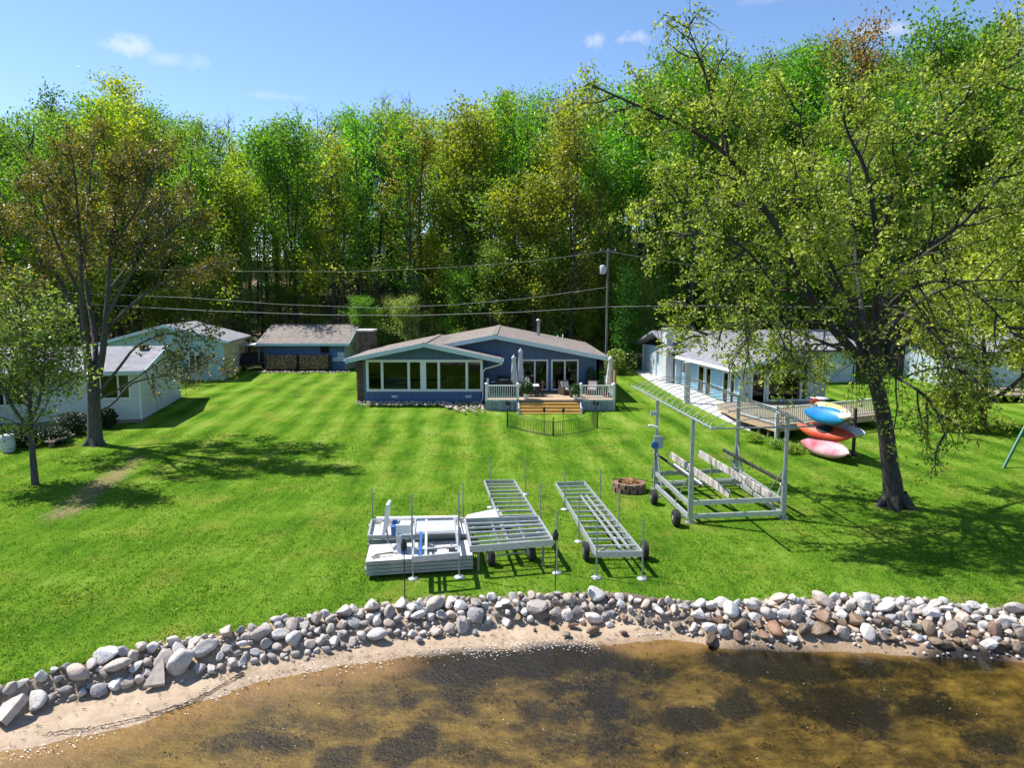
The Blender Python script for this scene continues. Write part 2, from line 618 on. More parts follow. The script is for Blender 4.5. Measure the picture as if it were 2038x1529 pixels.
M['steelgrey'] = mat('pale_grey_enamel', (0.50, 0.54, 0.58), None, 3, 0.4)
M['stump'] = mat('driftwood', (0.20, 0.14, 0.10), (0.10, 0.07, 0.055), 6, 0.9, bump=0.6, vec=(6, 1, 1))
M['red'] = mat('red_petals', (0.55, 0.03, 0.03), None, 6, 0.6)
# ------------------------------------------------------------------ shoreline curves (world x -> world y)
def curve(pairs, z):
    p = [at(a, b, z) for a, b in pairs]
    return np.array([q.x for q in p]), np.array([q.y for q in p])


E_X, E_Y = curve([(0, 1370), (110, 1340), (235, 1300), (330, 1280), (480, 1255), (560, 1235), (700, 1215), (830, 1195), (1000, 1190), (1130, 1182),
                  (1210, 1186), (1330, 1197), (1400, 1202), (1530, 1196), (1650, 1190), (1800, 1190), (1930, 1205), (2038, 1215)], -0.05)
F_X, F_Y = curve([(0, 1440), (60, 1408), (160, 1390), (300, 1365), (400, 1345), (520, 1322), (650, 1298), (740, 1278), (830, 1266), (900, 1262), (1000, 1245),
                  (1110, 1240), (1240, 1240), (1330, 1252), (1430, 1270), (1560, 1278), (1700, 1278), (1840, 1288), (2038, 1298)], -0.5)
W_X, W_Y = curve([(0, 1500), (150, 1470), (250, 1450), (400, 1396), (520, 1358), (650, 1330), (800, 1310), (950, 1297), (1100, 1290), (1200, 1282),
                  (1300, 1276), (1400, 1274), (1560, 1276), (1700, 1276), (1840, 1286), (2038, 1296)], -0.62)


def ext(xs, ys, x):
    x = np.asarray(x, float)
    y = np.interp(x, xs, ys)
    y = np.where(x < xs[0], ys[0] - np.minimum((xs[0] - x) * 0.72, 14), y)
    return np.where(x > xs[-1], ys[-1] - np.minimum((x - xs[-1]) * 0.12, 6), y)


def edge_y(x): return ext(E_X, E_Y, x) + 0.05 * np.sin(np.asarray(x) * 3.1) + 0.04 * np.sin(np.asarray(x) * 7.7)
def foot_y(x): return np.minimum(ext(F_X, F_Y, x), ext(E_X, E_Y, x) - 0.45)
def water_y(x): return np.minimum(ext(W_X, W_Y, x), foot_y(x) - 0.02)


WATER_Z = -0.62


def shore_z(x, y):
    e, f, w = edge_y(x), foot_y(x), water_y(x)
    w = np.minimum(w, f - 0.25)
    z = np.where(y > f, -0.50 + 0.45 * np.clip((y - f) / (e - f), 0, 1) ** 0.8,
                 np.where(y > w, WATER_Z + 0.12 * np.clip((y - w) / (f - w), 0, 1), WATER_Z - 0.10 * np.clip(w - y, 0, 60) ** 0.9))
    return z


def vnoise(x, y, seed=0, oct_=4, base=1.0):
    """small value-noise for meshes"""
    rng = np.random.default_rng(seed)
    T = rng.random((64, 64))
    out = np.zeros_like(x, dtype=float)
    a, tot = 1.0, 0.0
    for o in range(oct_):
        fx, fy = x * base * 2 ** o, y * base * 2 ** o
        ix, iy = np.floor(fx).astype(int), np.floor(fy).astype(int)
        tx, ty = fx - ix, fy - iy
        tx, ty = tx * tx * (3 - 2 * tx), ty * ty * (3 - 2 * ty)
        g = lambda i, j: T[i % 64, j % 64]
        out += a * ((g(ix, iy) * (1 - tx) + g(ix + 1, iy) * tx) * (1 - ty) + (g(ix, iy + 1) * (1 - tx) + g(ix + 1, iy + 1) * tx) * ty)
        tot += a
        a *= 0.55
    return out / tot


def grid_faces(nx, ny):
    i, j = np.meshgrid(np.arange(nx - 1), np.arange(ny - 1), indexing='ij')
    a = (i * ny + j).ravel()
    return np.stack([a, a + ny, a + ny + 1, a + 1], axis=1)


def attr(o, name, vals):
    at_ = o.data.attributes.new(name, 'FLOAT', 'POINT')
    at_.data.foreach_set('value', np.ascontiguousarray(vals, dtype=np.float32))


# ------------------------------------------------------------------ lawn
def dirt_mask(X, Y):
    d = np.zeros_like(X)
    # (pixel x, pixel y, half length m, half width m, turn, strength)
    for px, py, a, b, rot, s in ((205, 962, 4.6, 0.75, 1.75, 1.0), (140, 1015, 1.6, 0.8, 1.6, 0.9), (270, 915, 1.6, 0.6, 1.9, 0.8), (592, 801, 0.8, 0.35, 0, 0.9), (740, 806, 1.2, 0.35, 0, 0.6),
                                 (1200, 830, 0.8, 0.5, 0, 0.5), (1265, 985, 0.9, 0.8, 0, 0.5), (1780, 1010, 0.9, 0.8, 0, 0.8), (190, 890, 0.7, 0.7, 0, 0.7),
                                 (960, 1180, 6.0, 0.22, 0.05, 0.45), (1400, 1199, 1.6, 0.25, 0, 0.7), (1880, 1195, 1.2, 0.3, 0, 0.7)):
        c = at(px, py, 0)
        u = (X - c.x) * math.cos(rot) + (Y - c.y) * math.sin(rot)
        v = -(X - c.x) * math.sin(rot) + (Y - c.y) * math.cos(rot)
        r = np.sqrt((u / a) ** 2 + (v / b) ** 2)
        d = np.maximum(d, s * np.clip(1.5 - r, 0, 1))
    e = np.clip(1 - (Y - edge_y(X)) / 0.35, 0, 1) * 0.8
    return np.clip(np.maximum(d, e), 0, 1)


lx = np.concatenate([np.arange(-90, -34, 2.0), np.arange(-34, 34, 0.25), np.arange(34, 92, 2.0)])
lt = np.concatenate([np.linspace(0, 0.02, 4), np.linspace(0.03, 1, 150) ** 1.4])
lt = np.unique(lt)
X = np.repeat(lx, len(lt)).reshape(len(lx), len(lt))
ey = edge_y(lx)[:, None]
Y = ey + (68.0 - ey) * lt[None, :]
Z = gz(X, Y) + 0.035 * (vnoise(X, Y, 3, 3, 0.5) - 0.5) - 0.05 * np.clip(1 - (Y - ey) / 0.3, 0, 1)

lm, ln, lb = new_mat('mown_grass')
lb.inputs['Roughness'].default_value = 0.85
lb.inputs['Specular IOR Level'].default_value = 0.0
tcl = N(ln, 'ShaderNodeTexCoord')
sepl = N(ln, 'ShaderNodeSeparateXYZ')
ln.links.new(tcl.outputs['Object'], sepl.inputs[0])


def lmath(op, a, b=None, clamp=False):
    q = N(ln, 'ShaderNodeMath', operation=op, use_clamp=clamp)
    for i, x in enumerate((a, b)):
        if x is None:
            continue
        if hasattr(x, 'links'):
            ln.links.new(x, q.inputs[i])
        else:
            q.inputs[i].default_value = x
    return q.outputs[0]


big = noise(ln, 0.35, 4, 0.6)
mid = noise(ln, 2.6, 5, 0.68, vec_scale=(1.0, 0.14, 1.0))
fine = noise(ln, 16.0, 4, 0.7)
sepx = lmath('ADD', sepl.outputs['X'], lmath('MULTIPLY', sepl.outputs['Y'], 0.08))
wob = lmath('MULTIPLY', lmath('SUBTRACT', noise(ln, 0.12, 2, 0.5), 0.5), 1.6)
stripe = lmath('SINE', lmath('MULTIPLY', lmath('ADD', sepx, wob), 2 * math.pi / 1.9))
sfade = lmath('MULTIPLY', lmath('SUBTRACT', sepl.outputs['Y'], 24.0), 0.12, clamp=True)
fac = lmath('ADD', lmath('MULTIPLY', big, 0.32), lmath('MULTIPLY', mid, 0.30))
fac = lmath('ADD', fac, lmath('MULTIPLY', fine, 0.38))
fac = lmath('ADD', fac, lmath('MULTIPLY', lmath('MULTIPLY', stripe, sfade), 0.05))
gcol = ramp(ln, fac, [(0.36, (0.026, 0.078, 0.008)), (0.45, (0.066, 0.152, 0.012)), (0.54, (0.126, 0.225, 0.020)), (0.66, (0.235, 0.305, 0.07))])
at1 = N(ln, 'ShaderNodeAttribute', attribute_name='dirt')
dm = lmath('MULTIPLY', lmath('SUBTRACT', lmath('ADD', at1.outputs['Fac'], lmath('MULTIPLY', lmath('SUBTRACT', noise(ln, 4.0, 8, 0.75), 0.5), 3.2)), 0.55), 1.6, clamp=True)
dm = lmath('MULTIPLY', dm, lmath('MULTIPLY', at1.outputs['Fac'], 3.0, clamp=True))
mixd = N(ln, 'ShaderNodeMixRGB')
mixd.inputs[2].default_value = (0.24, 0.175, 0.105, 1)
ln.links.new(dm, mixd.inputs[0])
mixs = N(ln, 'ShaderNodeMixRGB')
mixs.inputs[2].default_value = (0.24, 0.215, 0.05, 1)
ln.links.new(lmath('MULTIPLY', lmath('SUBTRACT', lmath('ADD', lmath('MULTIPLY', noise(ln, 0.55, 3, 0.5), 0.6), lmath('MULTIPLY', noise(ln, 7.0, 4, 0.7), 0.4)), 0.53), 4.0, clamp=True), mixs.inputs[0])
ln.links.new(gcol, mixs.inputs[1])
ln.links.new(mixs.outputs[0], mixd.inputs[1])
# dandelions and clover heads: tiny pale dots
vor = N(ln, 'ShaderNodeTexVoronoi')
vor.inputs['Scale'].default_value = 1.6
ln.links.new(tcl.outputs['Object'], vor.inputs['Vector'])
dot = lmath('LESS_THAN', vor.outputs['Distance'], 0.045)
mixy = N(ln, 'ShaderNodeMixRGB')
mixy.inputs[2].default_value = (0.42, 0.38, 0.10, 1)
ln.links.new(dot, mixy.inputs[0])
ln.links.new(mixd.outputs[0], mixy.inputs[1])
ln.links.new(mixy.outputs[0], lb.inputs['Base Color'])
bl = N(ln, 'ShaderNodeBump')
bl.inputs['Strength'].default_value = 0.9
bl.inputs['Distance'].default_value = 0.05
ln.links.new(noise(ln, 22.0, 5, 0.75), bl.inputs['Height'])
ln.links.new(bl.outputs[0], lb.inputs['Normal'])

lawn = np_mesh('lawn', np.stack([X, Y, Z], -1).reshape(-1, 3), grid_faces(*X.shape), lm, smooth=True)
structure(lawn)
attr(lawn, 'dirt', dirt_mask(X, Y).ravel())

# grass blades on the nearer lawn, as real geometry
rng = np.random.default_rng(11)
n_t = 70000
gy = 12.5 + 27.0 * rng.random(n_t) ** 1.3
gx = (rng.random(n_t) * 2 - 1) * (gy * 0.78 + 1.5)
ok_ = (gy > edge_y(gx) - 0.04) & (rng.random(n_t) > dirt_mask(gx, gy) * 1.1)
gx, gy = gx[ok_], gy[ok_]
nb = 4
gx = np.repeat(gx, nb) + rng.normal(0, 0.05, len(gx) * nb)
gy = np.repeat(gy, nb) + rng.normal(0, 0.05, len(gy) * nb)
g0 = gz(gx, gy) - 0.02
hgt = rng.uniform(0.035, 0.085, len(gx))
ang = rng.uniform(0, 2 * math.pi, len(gx))
wd = rng.uniform(0.010, 0.022, len(gx))
lean = rng.normal(0, 0.05, (len(gx), 2))
dx, dy = np.cos(ang) * wd, np.sin(ang) * wd
V = np.stack([np.stack([gx - dx, gy - dy, g0], -1), np.stack([gx + dx, gy + dy, g0], -1), np.stack([gx + lean[:, 0], gy + lean[:, 1], g0 + hgt], -1)], 1).reshape(-1, 3)
gm = leaf_mat('grass_blade', [(0.0, (0.040, 0.115, 0.008)), (0.45, (0.104, 0.205, 0.014)), (0.8, (0.190, 0.295, 0.03)), (1.0, (0.40, 0.40, 0.12))], 0.4, 1.2, 0.0)
grass = np_mesh('grass', V, np.arange(len(V)).reshape(-1, 3), gm, kind='stuff')
tag(grass, 'short bright green grass of the lakeside lawn', 'grass')

# ------------------------------------------------------------------ wooded hill
hx = np.concatenate([np.arange(-420, -90, 15.0), np.arange(-90, 90, 2.0), np.arange(90, 430, 15.0)])
hy = np.concatenate([np.arange(18, 60, 6.0), np.arange(60, 130, 1.6), np.arange(130, 420, 15.0)])
X, Y = np.meshgrid(hx, hy, indexing='ij')
Z = gz(X, Y) - 0.10 + 0.5 * (vnoise(X, Y, 5, 4, 0.22) - 0.5) * np.clip((Y - 70) / 6, 0, 1)
fm, fn, fb = new_mat('leaf_litter')
fb.inputs['Roughness'].default_value = 0.95
fl = ramp(fn, noise(fn, 1.4, 8, 0.75), [(0.3, (0.07, 0.05, 0.03)), (0.5, (0.20, 0.14, 0.09)), (0.7, (0.30, 0.21, 0.14))])
fg = ramp(fn, noise(fn, 0.25, 4, 0.6), [(0.5, (0, 0, 0)), (0.6, (1, 1, 1))])
fmx = N(fn, 'ShaderNodeMixRGB')
fmx.inputs[2].default_value = (0.05, 0.10, 0.015, 1)
fn.links.new(fg, fmx.inputs[0])
fn.links.new(fl, fmx.inputs[1])
fn.links.new(fmx.outputs[0], fb.inputs['Base Color'])
bb = N(fn, 'ShaderNodeBump')
bb.inputs['Distance'].default_value = 0.15
fn.links.new(noise(fn, 3.0, 6, 0.7), bb.inputs['Height'])
fn.links.new(bb.outputs[0], fb.inputs['Normal'])
structure(np_mesh('forest_floor', np.stack([X, Y, Z], -1).reshape(-1, 3), grid_faces(*X.shape), fm, smooth=True))

# ------------------------------------------------------------------ beach and lake bed (one sloping sheet, sand above, weed below)
bx = np.concatenate([np.arange(-120, -22, 3.0), np.arange(-22, 22, 0.1), np.arange(22, 122, 3.0)])
bt = np.concatenate([np.linspace(0, 0.12, 30), np.linspace(0.125, 0.65, 110), np.linspace(0.66, 1, 12)])
ey = edge_y(bx)[:, None] + 0.10
Y = ey + (-14.0 - ey) * bt[None, :]
X = np.repeat(bx, len(bt)).reshape(len(bx), len(bt))
Z = shore_z(X, Y)
near = np.clip((edge_y(X) - Y) / 0.6, 0, 1)
Z = Z + near * (0.05 * (vnoise(X, Y, 8, 4, 1.3) - 0.5) + 0.02 * (vnoise(X, Y, 9, 3, 6.0) - 0.5))
# weed beds: pixel ellipses in the photograph, laid onto the bed
weed = np.zeros_like(X)
for px, py, rx, ry, s in ((1000, 1332, 130, 18, 1), (1130, 1322, 80, 20, 1), (900, 1350, 70, 14, .9), (1175, 1398, 75, 30, 1), (1110, 1410, 50, 22, .9), (1245, 1365, 45, 38, .8),
                          (1510, 1332, 75, 22, 1), (1590, 1338, 70, 22, 1), (1690, 1343, 110, 16, .9), (1790, 1347, 60, 15, .8), (1925, 1330, 60, 15, .9), (1380, 1428, 40, 20, 1),
                          (1462, 1402, 30, 26, .9), (1650, 1398, 80, 22, .9), (1705, 1428, 45, 18, 1), (1846, 1412, 45, 50, .7), (1963, 1470, 45, 18, .9), (1578, 1462, 50, 30, .6),
                          (1743, 1472, 45, 18, .7), (840, 1466, 24, 24, 1), (780, 1494, 30, 20, 1), (683, 1500, 30, 18, 1), (773, 1394, 45, 20, .7), (938, 1384, 35, 24, .7),
                          (1175, 1452, 75, 28, .7), (1238, 1424, 36, 28, .9), (1300, 1346, 50, 20, .8), (721, 1420, 30, 14, .6), (481, 1480, 75, 14, .8), (590, 1440, 60, 8, .5),
                          (900, 1480, 50, 14, .6), (1400, 1490, 60, 16, .6), (1990, 1400, 50, 30, .4), (1060, 1490, 70, 18, .5), (330, 1500, 60, 10, .4), (1880, 1500, 80, 18, .5)):
    c = at(px, py, -0.8)
    k = (c - Vector((0, 0, CAM_H))).length
    a = 1.25 * rx / FPX * k
    b = abs(at(px, py - ry, -0.8).y - at(px, py + ry, -0.8).y) / 2 * 1.3
    r = np.sqrt(((X - c.x) / a) ** 2 + ((Y - c.y) / b) ** 2)
    weed = np.maximum(weed, s * np.clip(1.75 - 1.05 * r, 0, 1))
wy = np.minimum(water_y(X), foot_y(X) - 0.05)
under = np.clip((wy - Y - .15) / np.interp(X, [-9, -3, 3, 5], [1.7, 1.3, 1.0, .5]), 0, 1)
wet = np.clip(1 - (Y - wy) / 0.55, 0, 1)
sm, sn, sb = new_mat('sand_and_lake_bed')
sb.inputs['Roughness'].default_value = 0.8


def smth(op, a, b=None, clamp=False):
    q = N(sn, 'ShaderNodeMath', operation=op, use_clamp=clamp)
    for i, x in enumerate((a, b)):
        if x is None:
            continue
        if hasattr(x, 'links'):
            sn.links.new(x, q.inputs[i])
        else:
            q.inputs[i].default_value = x
    return q.outputs[0]


sand = ramp(sn, noise(sn, 3.0, 8, 0.7), [(0.3, (0.30, 0.215, 0.14)), (0.5, (0.40, 0.30, 0.205)), (0.7, (0.47, 0.37, 0.27))])
a_w = N(sn, 'ShaderNodeAttribute', attribute_name='weed')
a_u = N(sn, 'ShaderNodeAttribute', attribute_name='under')
a_s = N(sn, 'ShaderNodeAttribute', attribute_name='wet')
bed = ramp(sn, noise(sn, 1.1, 9, 0.72, vec_scale=(1.0, 1.9, 1)), [(0.36, (0.035, 0.026, 0.009)), (0.46, (0.090, 0.070, 0.023)), (0.56, (0.180, 0.140, 0.045)), (0.69, (0.30, 0.24, 0.09))])
m1 = N(sn, 'ShaderNodeMixRGB')
sn.links.new(smth('MULTIPLY', smth('ADD', a_u.outputs['Fac'], smth('MULTIPLY', smth('SUBTRACT', noise(sn, 4.0, 6, 0.7), 0.5), 0.9)), 1.5, clamp=True), m1.inputs[0])
dark_sand = N(sn, 'ShaderNodeMixRGB', blend_type='MULTIPLY')
dark_sand.inputs[2].default_value = (0.66, 0.58, 0.50, 1)
sn.links.new(smth('MULTIPLY', a_s.outputs['Fac'], 0.75), dark_sand.inputs[0])
sn.links.new(sand, dark_sand.inputs[1])
sn.links.new(dark_sand.outputs[0], m1.inputs[1])
sn.links.new(bed, m1.inputs[2])
wn = smth('MULTIPLY', smth('SUBTRACT', noise(sn, 0.9, 9, 0.72), 0.5), 2.6)
wn2 = smth('MULTIPLY', smth('SUBTRACT', noise(sn, 9.0, 5, 0.7), 0.5), 0.8)
wf = smth('MULTIPLY', smth('SUBTRACT', smth('ADD', smth('ADD', a_w.outputs['Fac'], smth('MULTIPLY', wn, a_u.outputs['Fac'])), smth('MULTIPLY', wn2, a_u.outputs['Fac'])), 0.37), 2.0, clamp=True)
m2 = N(sn, 'ShaderNodeMixRGB')
m2.inputs[2].default_value = (0.007, 0.006, 0.006, 1)
sn.links.new(smth('MULTIPLY', wf, 0.97), m2.inputs[0])
sn.links.new(m1.outputs[0], m2.inputs[1])
sn.links.new(m2.outputs[0], sb.inputs['Base Color'])
sn.links.new(smth('SUBTRACT', 0.85, smth('MULTIPLY', a_s.outputs['Fac'], 0.5)), sb.inputs['Roughness'])
bs = N(sn, 'ShaderNodeBump')
bs.inputs['Strength'].default_value = 0.7
bs.inputs['Distance'].default_value = 0.04
sn.links.new(noise(sn, 12.0, 6, 0.7), bs.inputs['Height'])
sn.links.new(bs.outputs[0], sb.inputs['Normal'])
bedo = np_mesh('beach', np.stack([X, Y, Z], -1).reshape(-1, 3), grid_faces(*X.shape)[:, ::-1], sm, smooth=True)
structure(bedo)
attr(bedo, 'weed', weed.ravel())
attr(bedo, 'under', under.ravel())
attr(bedo, 'wet', wet.ravel())

# ------------------------------------------------------------------ water
wm = bpy.data.materials.new('shallow_lake_water')
wm.use_nodes = True
wn_ = wm.node_tree
wn_.nodes.clear()
wo = N(wn_, 'ShaderNodeOutputMaterial')
wt = N(wn_, 'ShaderNodeBsdfTransparent')
wt.inputs['Color'].default_value = (0.86, 0.78, 0.58, 1)
wg = N(wn_, 'ShaderNodeBsdfGlossy')
wg.inputs['Roughness'].default_value = 0.06
wf_ = N(wn_, 'ShaderNodeFresnel')
wf_.inputs['IOR'].default_value = 1.33
wb = N(wn_, 'ShaderNodeBump')
wb.inputs['Strength'].default_value = 0.3
wb.inputs['Distance'].default_value = 0.03
wadd = N(wn_, 'ShaderNodeMath', operation='ADD')
wn_.links.new(noise(wn_, 3.0, 3, 0.5, vec_scale=(0.8, 1.8, 1)), wadd.inputs[0])
wmul = N(wn_, 'ShaderNodeMath', operation='MULTIPLY')
wmul.inputs[1].default_value = 0.5
wn_.links.new(noise(wn_, 14.0, 3, 0.6), wmul.inputs[0])
wn_.links.new(wmul.outputs[0], wadd.inputs[1])
wn_.links.new(wadd.outputs[0], wb.inputs['Height'])
for x in (wg, wf_):
    wn_.links.new(wb.outputs[0], x.inputs['Normal'])
wmx = N(wn_, 'ShaderNodeMixShader')
wn_.links.new(wf_.outputs[0], wmx.inputs[0])
wn_.links.new(wt.outputs[0], wmx.inputs[1])
wn_.links.new(wg.outputs[0], wmx.inputs[2])
wn_.links.new(wmx.outputs[0], wo.inputs['Surface'])
wx = np.concatenate([np.arange(-400, -22, 20.0), np.arange(-22, 22, 0.5), np.arange(22, 420, 20.0)])
wty = np.linspace(0, 1, 12)
wy0 = np.minimum(water_y(wx) + 0.35, edge_y(wx) - 0.3)[:, None]
Y = wy0 + (-300 - wy0) * (wty[None, :] ** 3)
X = np.repeat(wx, 12).reshape(len(wx), 12)
structure(np_mesh('water', np.stack([X, Y, np.full_like(X, WATER_Z)], -1).reshape(-1, 3), grid_faces(*X.shape)[:, ::-1], wm, smooth=True))

# foam along the lapping edge: small flat flecks on water and wet sand, plus imitated glints
rng = np.random.default_rng(5)
fx, fy = [], []
for px0, px1, n_, off, wdt in ((925, 1190, 340, 0.03, 0.30), (820, 900, 40, -0.05, 0.2), (1270, 1320, 30, 0.12, 0.05), (30, 230, 90, -0.10, 0.26), (230, 640, 70, -0.05, 0.3), (640, 930, 110, -0.05, 0.3)):
    for _ in range(n_):
        a = at(px0 + (px1 - px0) * rng.random(), 1290, WATER_Z)
        xx = at(px0 + (px1 - px0) * rng.random(), 1280 if px0 > 600 else 1440, WATER_Z).x
        fx.append(xx)
        fy.append(float(np.minimum(water_y(xx), foot_y(xx) - 0.05)) + off + rng.normal(0, wdt) * 0.5 + 0.10 * math.sin(xx * 2.3))
for _ in range(110):                                  # sun glints imitated by white flecks adrift
    yy = rng.uniform(11.4, 15.6)
    fx.append((rng.random() * 2 - 1) * yy * 0.78)
    fy.append(yy)
fx, fy = np.array(fx), np.array(fy)
n_f = len(fx)
rad = rng.uniform(0.003, 0.012, n_f)
rad[-110:] *= 0.7
ang = np.linspace(0, 2 * math.pi, 6, endpoint=False)
zz = np.maximum(WATER_Z + 0.006, shore_z(fx, fy) + 0.035)
rr = rad[:, None] * rng.uniform(0.6, 1.4, (n_f, 6))
V = np.stack([fx[:, None] + rr * 1.8 * np.cos(ang), fy[:, None] + rr * np.sin(ang), np.repeat(zz, 6).reshape(n_f, 6)], -1).reshape(-1, 3)
ok_ = fy < foot_y(fx) + 0.1
keep = np.repeat(ok_, 1)
F6 = np.arange(n_f * 6).reshape(-1, 6)[keep]
foam = np_mesh('foam', V, F6, mat('white_foam_and_glints', (0.85, 0.86, 0.84), None, 5, 0.5), kind='stuff')
tag(foam, 'white foam flecks along the lapping waterline and painted sun glints adrift', 'foam')

# ------------------------------------------------------------------ driveway beside the right-hand cottage
dv = [at(1262, 745, .55), at(1300, 768, .5), at(1345, 793, .45), at(1440, 836, .3), at(1481, 853, .25)]
drv = [(p.x, p.y) for p in dv] + [(13.4, 39.3), (14.55, 45.0), (14.5, 47.0), (13.2, 60.0), (12.9, 66.0)]
mb = MB()
P = drv
zf = [gzf(x, y) + 0.06 for x, y in P]
mb.add([(x, y, z) for (x, y), z in zip(P, zf)] + [(x, y, z - 0.3) for (x, y), z in zip(P, zf)],
       [(i, 9 - i, 8 - i, i + 1) for i in range(4)] + [(i, (i + 1) % 10, (i + 1) % 10 + 10, i + 10) for i in range(10)])
structure(mb.build('driveway', M['concrete']))
# ------------------------------------------------------------------ building helpers
def wall(mb, p0, p1, th, zb, ztop, openings=(), kinks=()):
    """wall from p0 to p1 (xy), thickness towards the left of the direction; ztop is a function of distance; openings (s0, s1, z0, z1)"""
    p0, p1 = Vector((*p0, 0)), Vector((*p1, 0))
    L = (p1 - p0).length
    d = (p1 - p0) / L
    nrm = Vector((-d.y, d.x, 0)) * th
    zt = ztop if callable(ztop) else (lambda s: ztop)
    br = sorted(set([0.0, L] + [o[0] for o in openings] + [o[1] for o in openings] + list(kinks)))

    def piece(s0, s1, a0, a1, b0, b1):
        q = [p0 + d * s0 + Vector((0, 0, a0)), p0 + d * s1 + Vector((0, 0, a1)), p0 + d * s1 + Vector((0, 0, b1)), p0 + d * s0 + Vector((0, 0, b0))]
        mb.add(q + [v + nrm for v in q], [(0, 1, 2, 3), (7, 6, 5, 4), (0, 4, 5, 1), (1, 5, 6, 2), (2, 6, 7, 3), (3, 7, 4, 0)])
    for s0, s1 in zip(br[:-1], br[1:]):
        if s1 - s0 < 1e-4:
            continue
        m = (s0 + s1) / 2
        op = sorted([o for o in openings if o[0] - 1e-6 <= m <= o[1] + 1e-6], key=lambda o: o[2])
        z = zb
        for o in op:
            if o[2] > z + 1e-4:
                piece(s0, s1, z, z, o[2], o[2])
            z = o[3]
        piece(s0, s1, z, z, zt(s0), zt(s1))


def window(parent, name, p0, d, s0, s1, z0, z1, out, splits=(), local=False, fw=0.09, depth=0.10, hsplits=(), label=None, mats=None):
    """frame with mullions, each pane its own sub-part; out = outward normal (x, y); p0 + d*s along the wall"""
    p0, d, out = Vector((*p0, 0)), Vector((*d, 0)).normalized(), Vector((*out, 0)).normalized()
    fr = MB()

    def bar(a0, a1, b0, b1, k0, k1):
        vs = []
        for k in (k0, k1):
            for s, z in ((a0, b0), (a1, b0), (a1, b1), (a0, b1)):
                vs.append(p0 + d * s + out * k + Vector((0, 0, z)))
        fr.add(vs, [(0, 1, 2, 3), (7, 6, 5, 4), (0, 4, 5, 1), (1, 5, 6, 2), (2, 6, 7, 3), (3, 7, 4, 0)])
    k0, k1 = -depth, 0.035
    bar(s0 - fw * .5, s0 + fw * .5, z0, z1, k0, k1)
    bar(s1 - fw * .5, s1 + fw * .5, z0, z1, k0, k1)
    bar(s0 - fw * .5, s1 + fw * .5, z0 - fw, z0, k0, k1 + 0.02)
    bar(s0 - fw * .5, s1 + fw * .5, z1, z1 + fw, k0, k1 + 0.002)
    edges = [s0] + [s0 + (s1 - s0) * t for t in splits] + [s1]
    for e in edges[1:-1]:
        bar(e - fw * .5, e + fw * .5, z0, z1, k0, k1 - 0.004)
    zed = [z0] + [z0 + (z1 - z0) * t for t in hsplits] + [z1]
    fo = fr.build(name, (mats or M['frame']), parent, local=local, label=label)
    for a, b in zip(edges[:-1], edges[1:]):
        for za, zb in zip(zed[:-1], zed[1:]):
            g = MB()
            vs = []
            for k in (-0.06, -0.05):
                for s, z in ((a + fw * .45, za), (b - fw * .45, za), (b - fw * .45, zb - (0.03 if zb != z1 else 0)), (a + fw * .45, zb - (0.03 if zb != z1 else 0))):
                    vs.append(p0 + d * s + out * k + Vector((0, 0, z)))
            g.add(vs, [(0, 1, 2, 3), (7, 6, 5, 4), (0, 4, 5, 1), (1, 5, 6, 2), (2, 6, 7, 3), (3, 7, 4, 0)])
            g.build('pane', M['glass'], fo, local=local)
    if len(zed) > 2:
        for zz in zed[1:-1]:
            h = MB()
            fr2 = fr
            vs = []
            for k in (-0.08, 0.02):
                for s, z in ((s0 + fw * .5, zz - .03), (s1 - fw * .5, zz - .03), (s1 - fw * .5, zz), (s0 + fw * .5, zz)):
                    vs.append(p0 + d * s + out * k + Vector((0, 0, z)))
            h.add(vs, [(0, 1, 2, 3), (7, 6, 5, 4), (0, 4, 5, 1), (1, 5, 6, 2), (2, 6, 7, 3), (3, 7, 4, 0)])
            h.build('sash_bar', M['frame'], fo, local=local)
    return fo


def gable_roof(mb, xl, xr, xm, zl, zr, zm, y0, y1, t, along='y'):
    """two sloping slabs meeting at a ridge that runs along the axis"""
    for (xa, za, xb, zb) in ((xl, zl, xm, zm), (xm, zm, xr, zr)):
        poly = [(xa, za), (xb, zb), (xb, zb + t), (xa, za + t)]
        mb.prism(poly, y0, y1, 'y' if along == 'y' else 'x')


def rake(mb, a, b, y, h, t, axis='y', drop=0.0):
    """fascia board along a sloping roof edge"""
    poly = [(a[0], a[1] - drop), (b[0], b[1] - drop), (b[0], b[1] - drop + h), (a[0], a[1] - drop + h)]
    mb.prism(poly, y - t, y, axis)


# ------------------------------------------------------------------ the blue house
HY = 50.0                                       # main front wall
GZ = 0.55
house = thing('blue_house', 'long low blue ranch house with two shallow gables and a stone chimney', 'house', (-2.0, HY, GZ))
RX, RZ = -1.18, 4.92                            # main ridge
EL, ELZ, ER, ERZ = -11.0, 3.12, 6.75, 3.37      # eaves (underside)
YB = 65.3


def zmain(x):
    return RZ + (ERZ - RZ) * (x - RX) / (ER - RX) if x > RX else RZ + (ELZ - RZ) * (RX - x) / (RX - EL)


WXL, WXR, WXM, WZM, WZE = -11.15, -0.68, -5.86, 4.47, 3.38   # sun-room wing roof
WY = 48.3


def zwing(x):
    return WZM - (WZM - WZE) * abs(x - WXM) / ((WXM - WXL) if x < WXM else (WXR - WXM))


